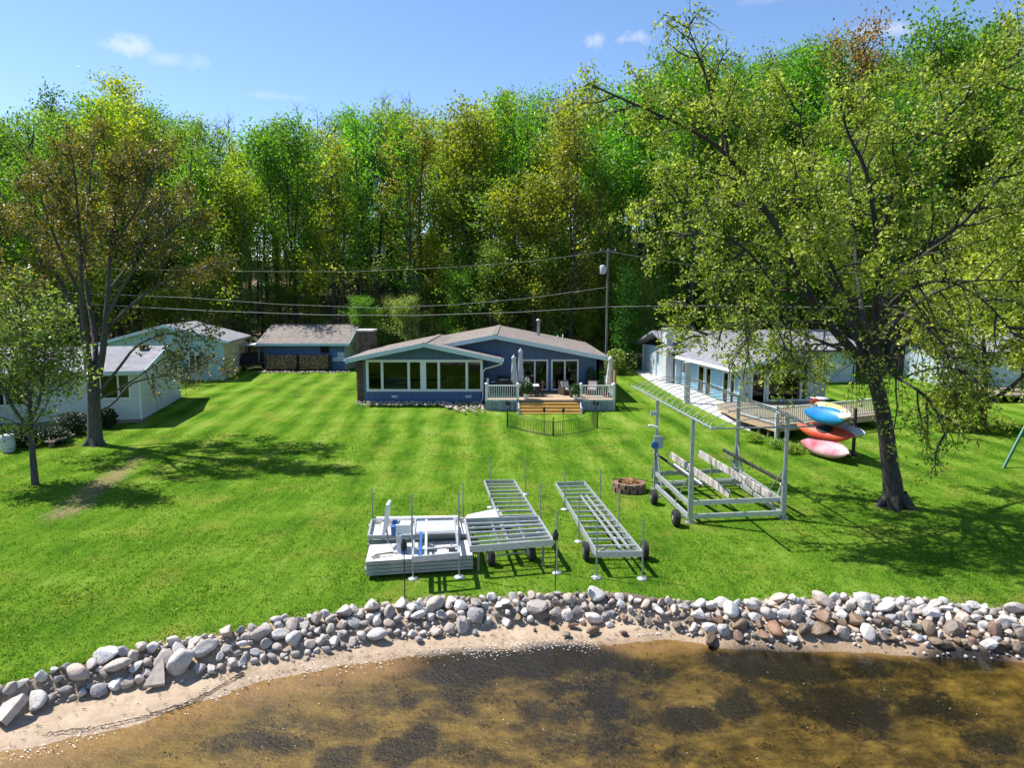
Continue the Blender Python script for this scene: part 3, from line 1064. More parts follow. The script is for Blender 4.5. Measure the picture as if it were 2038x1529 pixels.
FLOOR = 1.12
D1, D2 = (0.66, 2.56), (2.76, 4.72)
DZ = 3.22
mb = MB()
X0 = -2.2
wall(mb, (X0, HY), (6.15, HY), 0.18, GZ - 0.3, lambda s: zmain(X0 + s), [(D1[0] - X0, D1[1] - X0, FLOOR, DZ), (D2[0] - X0, D2[1] - X0, FLOOR, DZ)], [RX - X0])
wall(mb, (-5.6, HY + .02), (X0, HY + .02), 0.15, 3.0, lambda s: zmain(-5.6 + s))
wall(mb, (6.15, HY), (6.15, YB - .5), 0.18, GZ - 0.3, zmain(6.15))
wall(mb, (6.15, YB - .5), (-10.6, YB - .5), 0.18, GZ - 0.3, lambda s: zmain(6.15 - s), [], [6.15 - RX])
wall(mb, (-10.6, YB - .5), (-10.6, 58), 0.18, GZ - 0.3, zmain(-10.6))
mb.build('wall', M['blue'], house)
mb = MB()
WL, WR = -10.15, -1.98
WINX = (728 - 1019) / FPX * WY, (959 - 1019) / FPX * WY
WINX = (WINX[0] + .05, WINX[1] - .03)
WZ0, WZ1 = 1.42, 3.27
wall(mb, (WL, WY), (WR, WY), 0.16, GZ - 0.25, lambda s: zwing(WL + s), [(WINX[0] - WL, WINX[1] - WL, WZ0, WZ1)], [WXM - WL])
wall(mb, (WR, WY), (WR, HY + .1), 0.16, GZ - 0.25, zwing(WR))
wall(mb, (-10.3, 58.0), (-10.3, WY + .5), 0.16, GZ - 0.25, zwing(-10.3))
mb.build('wall', M['blue'], house, label='blue board wall of the sun room wing')
bt_ = MB()
x = X0 + .12
while x < 6.1:
    if not (D1[0] - .12 < x < D1[1] + .12 or D2[0] - .12 < x < D2[1] + .12):
        bt_.box(x - .018, x + .018, HY - .016, HY - .001, FLOOR + .02, zmain(x) - .02)
    else:
        bt_.box(x - .018, x + .018, HY - .016, HY - .001, DZ + .14, zmain(x) - .02)
    x += .305
bt_.build('batten', M['blue_plain'], house, kind='stuff')
bt_ = MB()
x = WL + .1
while x < WR:
    bt_.box(x - .018, x + .018, WY - .016, WY - .001, GZ, WZ0 - .11)
    bt_.box(x - .018, x + .018, WY - .016, WY - .001, WZ1 + .19, zwing(x) - .02)
    x += .305
bt_.build('batten', M['blue_plain'], house, kind='stuff')
mb = MB()
mb.box(-10.1, 6.0, WY + .3, YB - .8, GZ - .2, FLOOR - .012)
mb.build('floor', M['floor_in'], house)
mb = MB()
mb.box(-5.3, -5.2, HY + 4.5, YB - .8, FLOOR, 4.0)
mb.box(-10.1, 6.0, HY + 5.5, HY + 5.6, FLOOR, 3.2)
mb.box(-2.3, -2.2, HY + .3, HY + 5.4, FLOOR, 3.2)
mb.build('partition', mat('interior_wall', (0.16, 0.13, 0.11), None, 3, 0.9), house)

mb = MB()
gable_roof(mb, EL, ER, RX, ELZ, ERZ, RZ, HY - 1.0, YB, 0.20)
roof = mb.build('roof', M['shingle_y'], house)
mb = MB()
mb.box(RX - .16, RX + .16, HY - 1.0, YB, RZ + .195, RZ + .225)
mb.build('ridge_cap', M['shingle_y'], roof)
mb = MB()
gable_roof(mb, WXL, WXR, WXM, WZE, WZE, WZM, WY - 1.0, 58.2, 0.19)
wroof = mb.build('roof', M['shingle_y'], house, label='shallow gable roof over the sun room')
mb = MB()
mb.box(WXM - .16, WXM + .16, WY - 1.0, 57.6, WZM + .185, WZM + .215)
mb.build('ridge_cap', M['shingle_y'], wroof)
# fascia boards
for a, b, y in (((RX, RZ), (ER, ERZ), HY - 1.0), ((-6.4, zmain(-6.4)), (RX, RZ), HY - 1.0), ((WXL, WZE), (WXM, WZM), WY - 1.0), ((WXM, WZM), (WXR, WZE), WY - 1.0)):
    mb = MB()
    rake(mb, a, b, y, 0.30, 0.05, drop=0.10)
    mb.build('fascia', M['fascia'], house)
mb = MB()
mb.box(ER, ER + .04, HY - 1.0, YB, ERZ - .06, ERZ + .17)
mb.box(EL - .04, EL, 58.2, YB, ELZ - .06, ELZ + .17)
mb.build('fascia', M['fascia'], house)
# gutter and downpipe at the sun-room's right eave, and along its left eave
for xg in (WXR + .06, WXL - .06):
    mb = MB()
    mb.prism([(xg - .06, WZE + .02), (xg + .06, WZE + .06), (xg + .06, WZE + .17), (xg + .045, WZE + .17), (xg + .045, WZE + .07), (xg - .045, WZE + .04), (xg - .045, WZE + .17), (xg - .06, WZE + .17)], WY - 1.05, HY - 1.0 if xg > -5 else 58.2)
    mb.build('gutter', M['fascia'], house)
mb = MB()
mb.tube([(WXR + .04, WY - .95, WZE + .03), (WXR - .02, WY - .85, WZE - .16), (WR + .15, WY - .12, WZE - .55), (WR - .02, WY - .10, WZE - .8), (WR - .02, WY - .10, GZ + .25), (WR - .1, WY - .4, GZ + .06)], 0.05, 8)
mb.build('downpipe', M['frame'], house)
# sun-room windows: six lights
tot = 960 - 728
sp_ = [(758 - 728) / tot, (812 - 728) / tot, (841.5 - 728) / tot, (873 - 728) / tot, (930 - 728) / tot]
window(house, 'window', (0, WY), (1, 0), WINX[0], WINX[1], WZ0, WZ1, (0, -1), sp_, fw=0.17, depth=0.13)
mb = MB()
mb.box(WINX[0] + (841.5 - 728) / tot * (WINX[1] - WINX[0]) - .2, WINX[0] + (841.5 - 728) / tot * (WINX[1] - WINX[0]) + .2, WY - .045, WY - .03, WZ0, WZ1)
mb.build('mullion_cover', M['frame'], house)
for (a, b) in (D1, D2):
    window(house, 'sliding_door', (0, HY), (1, 0), a + .06, b - .06, FLOOR + .1, DZ - .02, (0, -1), (0.5,), fw=0.11)
# stone pier at the sun-room's left corner
mb = MB()
mb.box(-10.62, -10.15, WY + .02, WY + .75, GZ - .25, 3.30)
pier = mb.build('stone_pier', M['mortar'], house)


def stone_face(parent, x0, x1, z0, z1, y, rng, w=0.2, h=0.13, facing='y', sgn=-1, kindname='stone', joined=False):
    """courses of rough stones standing proud of a face"""
    acc = MB()
    z = z0
    while z < z1 - .03:
        hh = min(h * rng.uniform(.75, 1.3), z1 - z)
        x = x0
        while x < x1 - .02:
            ww = min(w * rng.uniform(.6, 1.5), x1 - x)
            if x1 - x - ww < w * .35:
                ww = x1 - x
            d = rng.uniform(.03, .07)
            m_ = acc if joined else MB()
            g = .012
            j = [rng.uniform(0, .018) for _ in range(8)]
            a0, a1, b0, b1 = x + g, x + ww - g, z + g, z + hh - g
            q = [(a0 + j[0], b0 + j[1]), (a1 - j[2], b0 + j[3]), (a1 - j[4], b1 - j[5]), (a0 + j[6], b1 - j[7])]
            mk = (lambda s, k, zz: (s, y + sgn * k, zz)) if facing == 'y' else (lambda s, k, zz: (y + sgn * k, s, zz))
            cx, cz = (a0 + a1) / 2, (b0 + b1) / 2
            vs = [mk(s, 0.0, zz) for s, zz in q] + [mk(cx + (s - cx) * .86, d, cz + (zz - cz) * .86) for s, zz in q]
            m_.add(vs, [(4, 5, 6, 7), (0, 1, 5, 4), (1, 2, 6, 5), (2, 3, 7, 6), (3, 0, 4, 7)])
            if not joined:
                m_.build(kindname, M['chimstone'], parent)
            x += ww
        z += hh
    if joined:
        acc.build('stonework', M['chimstone'], parent, kind='stuff')


rs = random.Random(4)
stone_face(pier, -10.62, -10.15, GZ - .2, 3.3, WY + .02, rs, 0.24, 0.15)
stone_face(pier, WY + .02, WY + .75, GZ - .2, 3.3, -10.62, rs, 0.24, 0.15, 'x', -1, joined=True)
# chimney on the left wall
CX0, CX1, CY0, CY1 = -12.45, -11.2, 56.6, 58.6
mb = MB()
mb.box(CX0, CX1, CY0, CY1, GZ - .2, 4.95)
chim = mb.build('chimney', M['mortar'], house)
stone_face(chim, CX0, CX1, 2.2, 4.95, CY0, rs, 0.3, 0.17)
stone_face(chim, CY0, CY1, 2.2, 4.95, CX1, rs, 0.3, 0.17, 'x', 1, joined=True)
mb = MB()
mb.box(CX0 - .1, CX1 + .1, CY0 - .1, CY1 + .1, 4.955, 5.09)
mb.build('chimney_cap', M['concrete'], chim)
# roof vents
for x, y, h, r in ((4.3, 60.0, .55, .05), (2.25, 60.5, 1.25, .13), (8 - 4.0, 62, .3, .06)):
    mb = MB()
    zz = zmain(x) + .15
    if r > .1:
        mb.lathe([(r, 0), (r, h), (r * 1.7, h + .03), (r * 1.7, h + .1), (r * .6, h + .2), (0, h + .22)], 12, (x, y, zz))
    else:
        mb.lathe([(r * 2, 0), (r, .08), (r, h), (0, h + .01)], 8, (x, y, zz))
    mb.build('vent_pipe', M['galv'], house)
# low white vents at the foot of the sun-room wall
for px in (772, 926):
    c = at(px, 797, .95)
    mb = MB()
    for k in (-.11, .03, .17):
        mb.box(c.x + k, c.x + k + .1, WY - .03, WY + .01, .82, .98)
    mb.build('foot_vent', M['white'], house)


# what shows behind the glass
def chair_simple(name, label, x, y, z, rz, m, s=1.0):
    t = thing(name, label, 'chair', (x, y, z), rz)
    MB().box(-.22, .22, -.22, .22, .42, .47).build('seat', m, t, True)
    b = MB()
    b.box(-.22, -.17, .17, .22, .47, 1.0)
    b.box(.17, .22, .17, .22, .47, 1.0)
    b.box(-.17, .17, .18, .21, .86, .98)
    b.box(-.03, .03, .18, .21, .47, .86)
    b.build('backrest', m, t, True)
    for sx in (-1, 1):
        for sy in (-1, 1):
            MB().box(sx * .2 - .025, sx * .2 + .025, sy * .2 - .025, sy * .2 + .025, 0, .42).build('leg', m, t, True)
    return t


sof = thing('sofa', 'pale sofa inside the sun room behind its left windows', 'sofa', (-8.2, 50.6, FLOOR), .15)
MB().box(-.9, .9, -.4, .4, .12, .42).build('seat', M['white'], sof, True)
MB().box(-.9, .9, .25, .45, .42, .85).build('backrest', M['white'], sof, True)
for s in (-1, 1):
    MB().box(s * .8 - .1, s * .8 + .1, -.4, .25, .42, .6).build('armrest', M['white'], sof, True)
chair_simple('dining_chair', 'left white dining chair inside the sun room windows', -4.35, 50.0, FLOOR, .3, M['white'])
chair_simple('dining_chair', 'right white dining chair inside the sun room windows', -3.35, 50.2, FLOOR, -.5, M['white'])
tb = thing('console_table', 'low wooden cabinet inside the right sliding door', 'cabinet', (3.4, 51.3, FLOOR))
MB().box(-.45, .45, -.2, .2, .06, .6).build('body', M['oldwood'], tb, True)
MB().box(-.48, .48, -.22, .22, .6, .64).build('top', M['oldwood'], tb, True)
lp = thing('table_lamp', 'white shaded lamp on the cabinet inside the glass', 'lamp', (3.4, 51.3, FLOOR + .64))
MB().lathe([(.09, 0), (.09, .02), (.03, .05), (.07, .2), (.02, .36), (.02, .45)], 10).build('base', M['white'], lp, True)
MB().lathe([(.2, .42), (.13, .72)], 12).build('lamp_shade', M['canvas'], lp, True)

# ------------------------------------------------------------------ wooden deck
DX0, DX1, DY0, DZT = -1.72, 6.62, 45.35, 1.10
SX0, SX1 = 0.40, 4.42
deck = thing('wooden_deck', 'raised timber deck with white railings and pale yellow steps before the blue house', 'deck', ((DX0 + DX1) / 2, DY0, 0.35))
mb = MB()
y = DY0
k = 0
rs = random.Random(9)
while y < HY - .02:
    y2 = min(y + .14, HY - .01)
    mb.box(DX0 + (0 if y > WY - .1 else 0), DX1, y + .004, y2 - .004, DZT - .035, DZT + rs.uniform(-.002, .002))
    y += .145
mb.build('deck_board', M['deckwood'], deck, kind='stuff')
for a, b in ((DX0, SX0), (SX1, DX1)):
    x = a
    while x < b - .01:
        w = min(.21, b - x)
        MB().box(x + .005, x + w - .005, DY0 - .03 + rs.uniform(-.006, .006), DY0, .28, DZT - .10).build('skirt_board', M['skirt'], deck)
        x += .21
    MB().box(a - .03, b + .03, DY0 - .05, DY0 + .0, DZT - .09, DZT + .02).build('rim_beam', M['greywhite'], deck)
mb = MB()
x = DY0
while x < HY - .1:
    mb.box(DX1 - .02, DX1 + .012, x + .005, x + .2, .3, DZT - .04)
    x += .21
mb.box(DX0, DX0 + .03, DY0, WY, .3, DZT - .04)
mb.build('skirt_side', M['skirt'], deck)
# railings
bal = None
RT = DZT + .92
for a, b, yy0, yy1 in ((DX0, SX0, DY0, DY0), (SX1, DX1, DY0, DY0)):
    MB().beam((a, yy0 + .04, RT), (b, yy1 + .04, RT), .12, .05).build('handrail', M['white'], deck)
    MB().beam((a, yy0 + .04, DZT + .12), (b, yy1 + .04, DZT + .12), .05, .06).build('bottom_rail', M['white'], deck)
    n = 15
    for i in range(1, n):
        x = a + (b - a) * i / n
        if bal is None:
            bal = MB().box(-.022, .022, -.022, .022, .15, .895).build('baluster', M['white'], deck, True)
            bal.location = (x - deck.location.x, .04, DZT - .35)
        else:
            dup(bal, (x - deck.location.x, .04, DZT - .35))
n = 30
MB().beam((DX1 - .04, DY0 + .1, RT), (DX1 - .04, HY - .2, RT), .12, .05).build('handrail', M['white'], deck)
for i in range(1, n):
    dup(bal, (DX1 - .04 - deck.location.x, .1 + (HY - .3 - DY0) * i / n, DZT - .35))
for px_, py_ in ((DX0 + .06, DY0 + .04), (SX0 - .02, DY0 + .02), (SX1 + .02, DY0 + .02), (DX1 - .06, DY0 + .04), (DX1 - .05, HY - .25), (DX0 + .06, WY - .3)):
    p = MB().box(px_ - .07, px_ + .07, py_ - .07, py_ + .07, .3 if px_ > DX0 + .1 else DZT, RT + .10).build('post', M['white'], deck)
    MB().lathe([(.115, 0), (.115, .03), (.06, .07), (0, .1)], 4, (px_, py_, RT + .105), False).build('post_cap', M['white'], p)
# tall wood privacy post pair on the right side
for yy in (DY0 + .35, DY0 + 1.6):
    MB().box(DX1 + .02, DX1 + .14, yy, yy + .12, .3, DZT + 1.9).build('tall_post', M['oldwood'], deck)
mb = MB()
for i in range(7):
    mb.box(DX1 + .04, DX1 + .075, DY0 + .47 + i * .16, DY0 + .58 + i * .16, DZT + .05, DZT + 1.8)
mb.build('privacy_slats', M['newwood'], deck, kind='stuff')
# steps
ns, sw = 4, .29
rise = (DZT - .24) / (ns + 1)
for i in range(ns):
    z1 = DZT - rise * (i + 1)
    y0 = DY0 - sw * (i + 1)
    MB().box(SX0 + .08, SX1 - .08, y0 - .02, y0 + sw - .005, z1 - .045, z1).build('step_tread', M['newwood'], deck)
    MB().box(SX0 + .09, SX1 - .09, y0 + sw + .002, y0 + sw + .03, z1 + .001, z1 + rise - .047).build('step_riser', M['newwood'], deck)
for x in (SX0 + .03, SX1 - .03):
    MB().prism([(DY0 - .05, DZT), (DY0 - sw * ns - .1, .42), (DY0 - sw * ns - .1, .18), (DY0 - .05, .2)], x - .03, x + .03, 'x').build('stringer', M['greywhite'], deck)
    MB().box(x - .07, x + .07, DY0 - sw * ns - .05, DY0 - sw * ns + .09, .15, .75).build('newel_post', M['greywhite'], deck)
MB().box(SX0 + .1, SX1 - .1, DY0 - .06, DY0 - .03, DZT - rise + .01, DZT - .05).build('step_riser', M['oldwood'], deck, label='weathered top riser under the deck edge')
mb = MB()
mb.box(-.95, SX0 + .3, DY0 - sw * ns - .16, DY0 - sw * ns - .02, .06, .24)
mb.box(SX0 + .3, SX1 - .3, DY0 - sw * ns - .20, DY0 - sw * ns - .06, .04, .22)
mb.box(SX1 - .3, 5.75, DY0 - sw * ns - .16, DY0 - sw * ns - .02, .06, .24)
tag(mb.build('landscape_timber', M['darkwood']), 'dark timber edging along the foot of the deck steps', 'timber')
for px, py, lb_ in ((993, 822, 'left'), (1197, 824, 'right')):
    c = at(px, py, .26)
    tag(MB().lathe([(.05, 0), (.11, .04), (.12, .1), (.07, .17), (0, .19)], 9, (c.x, DY0 - 1.25, .2)).build('white_stone', M['pebble']), f'round white stone at the {lb_} end of the dark step timber', 'stone')

# ------------------------------------------------------------------ things on the deck


def umbrella(x, y, h, m, label, tilt=0.0, base=True):
    t = thing('patio_umbrella', label, 'umbrella', (x, y, DZT), 0, 'closed patio umbrellas')
    MB().tube([(0, 0, 0), (tilt, 0, h)], .022, 8).build('pole', M['alu'], t, True)
    rr, nn = [], 20
    zs = [.80, .86, 1.1, 1.5, 1.9, h - .32, h - .22, h - .1, h]
    rad = [.13, .17, .2, .17, .15, .12, .17, .1, .015]
    mbu = MB()
    vs, fs = [], []
    for i, (z, r) in enumerate(zip(zs, rad)):
        for k in range(nn):
            a = 2 * math.pi * k / nn
            q = r * (1 + .28 * math.cos(8 * a + i * .25) * (1 if i < 6 else .4))
            vs.append((q * math.cos(a) + tilt * z / h, q * math.sin(a), z))
    for i in range(len(zs) - 1):
        for k in range(nn):
            fs.append((i * nn + k, i * nn + (k + 1) % nn, (i + 1) * nn + (k + 1) % nn, (i + 1) * nn + k))
    mbu.add(vs, fs, True)
    mbu.build('folded_canopy', m, t, True)
    MB().lathe([(.02, h), (.035, h + .03), (.0, h + .08)], 8, (tilt, 0, 0)).build('finial', m, t, True)
    MB().tube([(tilt * .5 + .19 * math.cos(a), .19 * math.sin(a), 1.32) for a in np.linspace(0, 2 * math.pi, 13)], .018, 5).build('tie_strap', M['canvas'], t, True)
    MB().lathe([(.24, 0), (.24, .05), (.06, .1), (.04, .3)], 12).build('base', M['black'], t, True)
    return t


u = atY(1024, 735, 47.3)
umbrella(u.x, 47.3, 2.75, M['canvas_grey'], 'shorter left white umbrella folded shut beside the patio table', -.05)
u = atY(1036, 735, 48.4)
umbrella(u.x, 48.4, 3.1, M['canvas_grey'], 'taller white umbrella folded shut close before the left sliding door')
u = atY(1212, 735, 46.6)
umbrella(u.x, 46.6, 2.75, M['canvas'], 'cream umbrella folded shut at the right end of the deck', .1)

# kettle-style hooded grill against the left wall
g = thing('gas_grill', 'dark hooded grill against the blue wall behind the left railing', 'grill', (-.55, 48.6, DZT))
MB().box(-.6, .6, -.28, .28, .12, .82).build('cabinet', M['black'], g, True)
mbx = MB()
mbx.prism([(-.28, .82), (.28, .82), (.28, 1.02), (.12, 1.18), (-.12, 1.18), (-.28, 1.0)], -.45, .45, 'x')
mbx.build('hood', M['black'], g, True)
MB().beam((-.3, -.33, .98), (.3, -.33, .98), .03, .03).build('handle', M['alu'], g, True)
for s in (-1, 1):
    MB().box(s * .75 - .15, s * .75 + .15, -.25, .25, .78, .82).build('side_shelf', M['steelgrey'], g, True)
    MB().lathe([(.06, -.03), (.06, .03)], 10, (s * .5, 0, .06)).build('castor', M['rubber'], g, True)

# table with chairs
tb = thing('patio_table', 'white topped patio table under the folded umbrellas', 'table', (1.05, 47.2, DZT))
MB().box(-.75, .75, -.5, .5, .70, .74).build('tabletop', M['white'], tb, True)
for sx in (-1, 1):
    for sy in (-1, 1):
        MB().box(sx * .66 - .035, sx * .66 + .035, sy * .42 - .035, sy * .42 + .035, 0, .70).build('leg', M['darkwood'], tb, True)


def patio_chair(x, y, rz, label):
    t = thing('patio_chair', label, 'chair', (x, y, DZT), rz, 'dark patio chairs round the table')
    MB().box(-.25, .25, -.25, .25, .41, .46).build('seat', M['wicker'], t, True)
    b = MB()
    for i in range(5):
        b.box(-.22 + i * .1, -.18 + i * .1, .22, .25, .46, .95)
    b.box(-.25, .25, .215, .255, .95, 1.02)
    b.build('backrest', M['wicker'], t, True)
    for s in (-1, 1):
        MB().box(s * .26 - .025, s * .26 + .025, -.24, .22, .62, .66).build('armrest', M['wicker'], t, True)
        for sy in (-1, 1):
            MB().box(s * .24 - .025, s * .24 + .025, sy * .23 - .025, sy * .23 + .025, 0, .41 if sy > 0 else .62).build('leg', M['wicker'], t, True)
    return t


patio_chair(1.82, 47.0, -1.5, 'dark patio chair at the right end of the white table')
patio_chair(1.15, 48.1, 0.1, 'dark patio chair behind the white table near the glass door')
patio_chair(.2, 47.2, 1.6, 'dark patio chair left of the white table by the umbrella')
vz = thing('flower_vase', 'grey vase of pale flowers on the white patio table', 'vase', (1.0, 47.2, DZT + .74))
MB().lathe([(.07, 0), (.1, .1), (.07, .2), (.09, .23)], 10).build('vase', M['steelgrey'], vz, True)


def leaf_cloud(n, c, rad, size, rng, up=0.5, shell=0.3, flat=0.5):
    """leaf quads spread through an ellipsoid: numpy arrays (n,4,3)"""
    d = rng.normal(size=(n, 3))
    d /= np.linalg.norm(d, axis=1)[:, None]
    r = rng.random(n) ** (1 / 3)
    r = shell + (1 - shell) * r
    P_ = np.asarray(c) + d * r[:, None] * np.asarray(rad)
    return leaf_quads(P_, size, rng, up, flat)


def leaf_quads(P_, size, rng, up=0.5, flat=0.5):
    n = len(P_)
    nr = rng.normal(size=(n, 3))
    nr[:, 2] = np.abs(nr[:, 2]) + up
    nr /= np.linalg.norm(nr, axis=1)[:, None]
    a = rng.normal(size=(n, 3))
    a -= nr * (a * nr).sum(1)[:, None]
    a /= np.linalg.norm(a, axis=1)[:, None] + 1e-9
    b = np.cross(nr, a)
    s = size * rng.uniform(.65, 1.35, n)
    L, W = (s * .5)[:, None], (s * .32)[:, None]
    fold = nr * (s * .10)[:, None]
    return np.stack([P_ - a * L, P_ + b * W + fold, P_ + a * L, P_ - b * W + fold], 1)


def leaf_object(name, Q, m, parent, kind=None):
    return np_mesh(name, Q.reshape(-1, 3), np.arange(len(Q) * 4).reshape(-1, 4), m, parent, kind=kind)


LM = {}
LM['pot'] = leaf_mat('pot_plant_leaf', [(0, (.02, .075, .02)), (.6, (.045, .13, .035)), (1, (.12, .2, .06))], .3)
LM['flower'] = leaf_mat('pale_flower', [(0, (.45, .5, .55)), (1, (.7, .7, .75))], .3)
rng = np.random.default_rng(21)
leaf_object('flowers', leaf_cloud(90, (0, 0, .36), (.17, .17, .16), .08, rng), LM['flower'], vz)


def planter(x, y, r, h, m, lm, lr, label, n=420, size=.16, z=DZT, extra=None):
    t = thing('potted_plant', label, 'potted plant', (x, y, z))
    MB().lathe([(r * .75, 0), (r, h), (r * 1.08, h + .02), (r * 1.08, h + .05), (r * .9, h + .05), (r * .9, h)], 14).build('pot', m, t, True)
    leaf_object('foliage', leaf_cloud(n, (0, 0, h + lr[2] * .8), lr, size, rng), lm, t)
    st = MB()
    for k in range(7):
        a = k * .9
        st.tube([(0, 0, h), (.4 * lr[0] * math.cos(a), .4 * lr[1] * math.sin(a), h + lr[2]), (.75 * lr[0] * math.cos(a), .75 * lr[1] * math.sin(a), h + lr[2] * 1.3)], .012, 4)
    st.build('stems', M['barkforest'], t, True)
    return t


planter(.92, 45.62, .2, .36, M['white'], LM['pot'], (.48, .42, .46), 'bushy green plant in a white pot at the left of the step top', 520, .17)
planter(4.1, 45.62, .17, .34, M['white'], LM['pot'], (.46, .42, .36), 'bushy green plant in a white pot at the right of the step top', 420, .17)
planter(6.2, 46.9, .17, .32, M['terracotta'], LM['pot'], (.26, .26, .26), 'dusky red pot of leaves by the cream umbrella', 160, .12)
planter(5.55, 49.5, .22, .4, M['black'], LM['pot'], (.42, .4, .75), 'tall dark leafy plant in a corner against the blue wall', 420, .17)


def lounge(x, y, rz, label):
    t = thing('lounge_chair', label, 'chair', (x, y, DZT), rz, 'wicker lounge chairs on the deck')
    MB().box(-.36, .36, -.36, .34, .08, .32).build('base', M['wicker'], t, True)
    MB().prism([(.24, .32), (.38, .32), (.50, .92), (.40, .94)], -.38, .38, 'x').build('backrest', M['wicker'], t, True)
    MB().box(-.30, .30, -.34, .24, .325, .43).build('seat_cushion', M['cushion'], t, True)
    MB().prism([(.12, .435), (.235, .435), (.36, .86), (.26, .88)], -.28, .28, 'x').build('back_cushion', M['cushion'], t, True)
    for s in (-1, 1):
        MB().box(s * .41 - .05, s * .41 + .05, -.36, .32, .08, .58).build('armrest', M['wicker'], t, True)
    return t


lounge(3.72, 47.9, .5, 'wicker lounge chair with pale cushions before the right sliding door')
lounge(5.45, 47.9, -.25, 'wicker lounge chair with pale cushions behind the right railing')
ct = thing('coffee_table', 'low pale topped wicker table between lounge chair and planter', 'table', (4.2, 46.7, DZT))
MB().box(-.4, .4, -.28, .28, .36, .41).build('tabletop', M['cushion'], ct, True)
MB().box(-.36, .36, -.24, .24, .02, .358).build('base', M['wicker'], ct, True)

# ------------------------------------------------------------------ curved black metal fence before the steps
fpx = [(1010, 853), (1032, 859), (1057, 864), (1082, 868), (1101, 870), (1121, 869), (1150, 866), (1172, 861), (1189, 856)]
fpts = [at(a, b, 0.12) for a, b in fpx]
for p in fpts:
    p.z = gzf(p.x, p.y)
fence = thing('metal_fence', 'low curved black metal picket fence on the lawn before the steps', 'fence', fpts[4])
pick = None
for i in range(len(fpts) - 1):
    a, b = fpts[i], fpts[i + 1]
    sag = lambda t, k=i: .78 + .06 * abs(4 - (k + t)) / 4 * 2
    for zz in (.08, None):
        za = zz if zz else sag(0)
        zb_ = zz if zz else sag(1)
        MB().tube([a + Vector((0, 0, za)), b + Vector((0, 0, zb_))], .018, 5).build('rail', M['black'], fence)
    L = (b - a).length
    n = max(3, int(L / .11))
    for k in range(n):
        t = (k + .5) / n
        q = a.lerp(b, t) - Vector(fence.location)
        if pick is None:
            pick = MB().tube([(0, 0, 0), (0, 0, .78)], .0105, 4, smooth=False).build('picket', M['black'], fence, True)
            pick.location = q
        else:
            dup(pick, q)
for i in (0, 4, 8):
    MB().tube([fpts[i], fpts[i] + Vector((0, 0, 1.05))], .032, 6).build('post', M['black'], fence)
# gate leaf swung back on the right
MB().beam(fpts[8] + Vector((0, 0, .05)), fpts[8] + Vector((-.25, 1.0, .05)), .02, .02).build('rail', M['black'], fence)
MB().beam(fpts[8] + Vector((0, 0, .95)), fpts[8] + Vector((-.25, 1.0, .9)), .02, .02).build('rail', M['black'], fence)
for k in range(9):
    dup(pick, fpts[8].lerp(fpts[8] + Vector((-.25, 1.0, 0)), (k + .5) / 9) - Vector(fence.location) + Vector((0, 0, .1)))


def torch(base, h, label, group, r=.08):
    t = thing('garden_torch', label, 'garden torch', base, 0, group)
    MB().tube([(0, 0, 0), (0, 0, h)], .014, 6).build('pole', M['black'], t, True)
    MB().lathe([(.02, h), (r, h + .05), (r * 1.1, h + .2), (r * .5, h + .26), (r * .55, h + .3), (0, h + .33)], 10).build('torch_head', M['black'], t, True)
    return t


def on_ground(px, py):
    p = at(px, py, 0)
    for _ in range(4):
        p = at(px, py, gzf(p.x, p.y))
    return p


for px, py, h, lb_ in ((1009, 853, 1.6, 'black torch at the left end of the curved fence'), (1083, 864, 1.5, 'black torch left of centre of the curved fence'),
                       (1121, 867, 1.52, 'black torch right of centre of the curved fence'), (1182, 852, 1.6, 'black torch at the right end of the curved fence')):
    p = on_ground(px, py)
    torch(p + Vector((0, .12, 0)), h - .3, lb_, 'torches along the small metal fence', .07)
for px, lb_ in ((1013, 'small dark lantern on a stake before the left deck skirting'), (1192, 'small dark lantern on a stake before the right deck skirting')):
    p = at(px, 826, .3)
    t = thing('stake_lantern', lb_, 'lantern', (p.x, DY0 - .35, .3))
    MB().tube([(0, 0, 0), (0, 0, .5)], .012, 5).build('stake', M['black'], t, True)
    MB().lathe([(.03, .5), (.09, .56), (.09, .7), (.03, .78), (0, .79)], 8).build('lantern_head', M['black'], t, True)
# ------------------------------------------------------------------ garage
GY = 66.4
gx0, gx1 = -23.25, -15.55
gar = thing('blue_garage', 'low blue garage with a wide grey shingle roof behind the lawn', 'garage', ((gx0 + gx1) / 2, GY, .8))
GE, GR = 3.30, 4.85
mb = MB()
win = [(at(637, 0, 0).x * 0 + (637 - 1019) / FPX * GY - gx0, (655 - 1019) / FPX * GY - gx0, 2.5, 3.1)]
wall(mb, (gx0, GY), (gx1, GY), .15, .5, GE, win)
mb.build('wall', M['blue_plain'], gar)
mb = MB()
zg = lambda s: GE + (GR - GE) * (1 - abs(s - 4.2) / 4.2)
wall(mb, (gx1, GY + .16), (gx1, GY + 8.4), .15, .5, lambda s: zg(s + .16), [], [4.04])
wall(mb, (gx0 + .15, GY + 8.4), (gx0 + .15, GY + .16), .15, .5, lambda s: zg(8.4 - s), [], [4.2])
mb.box(gx0, gx1, GY + 8.4, GY + 8.55, .5, GE)
mb.build('wall', M['creamsiding'], gar, label='cream lap sided end walls')
mb = MB()
gable_roof(mb, GY - .55, GY + 9.0, GY + 4.2, GE - .06, GE - .06, GR, gx0 - .5, gx1 + .4, .16, 'x')
gr = mb.build('roof', M['shingle'], gar)
MB().box(gx0 - .5, gx1 + .4, GY + 4.05, GY + 4.35, GR + .15, GR + .18).build('ridge_cap', M['shingle'], gr)
MB().box(gx0 - .5, gx1 + .4, GY - .62, GY - .555, GE - .12, GE + .12).build('fascia', M['fascia'], gar)
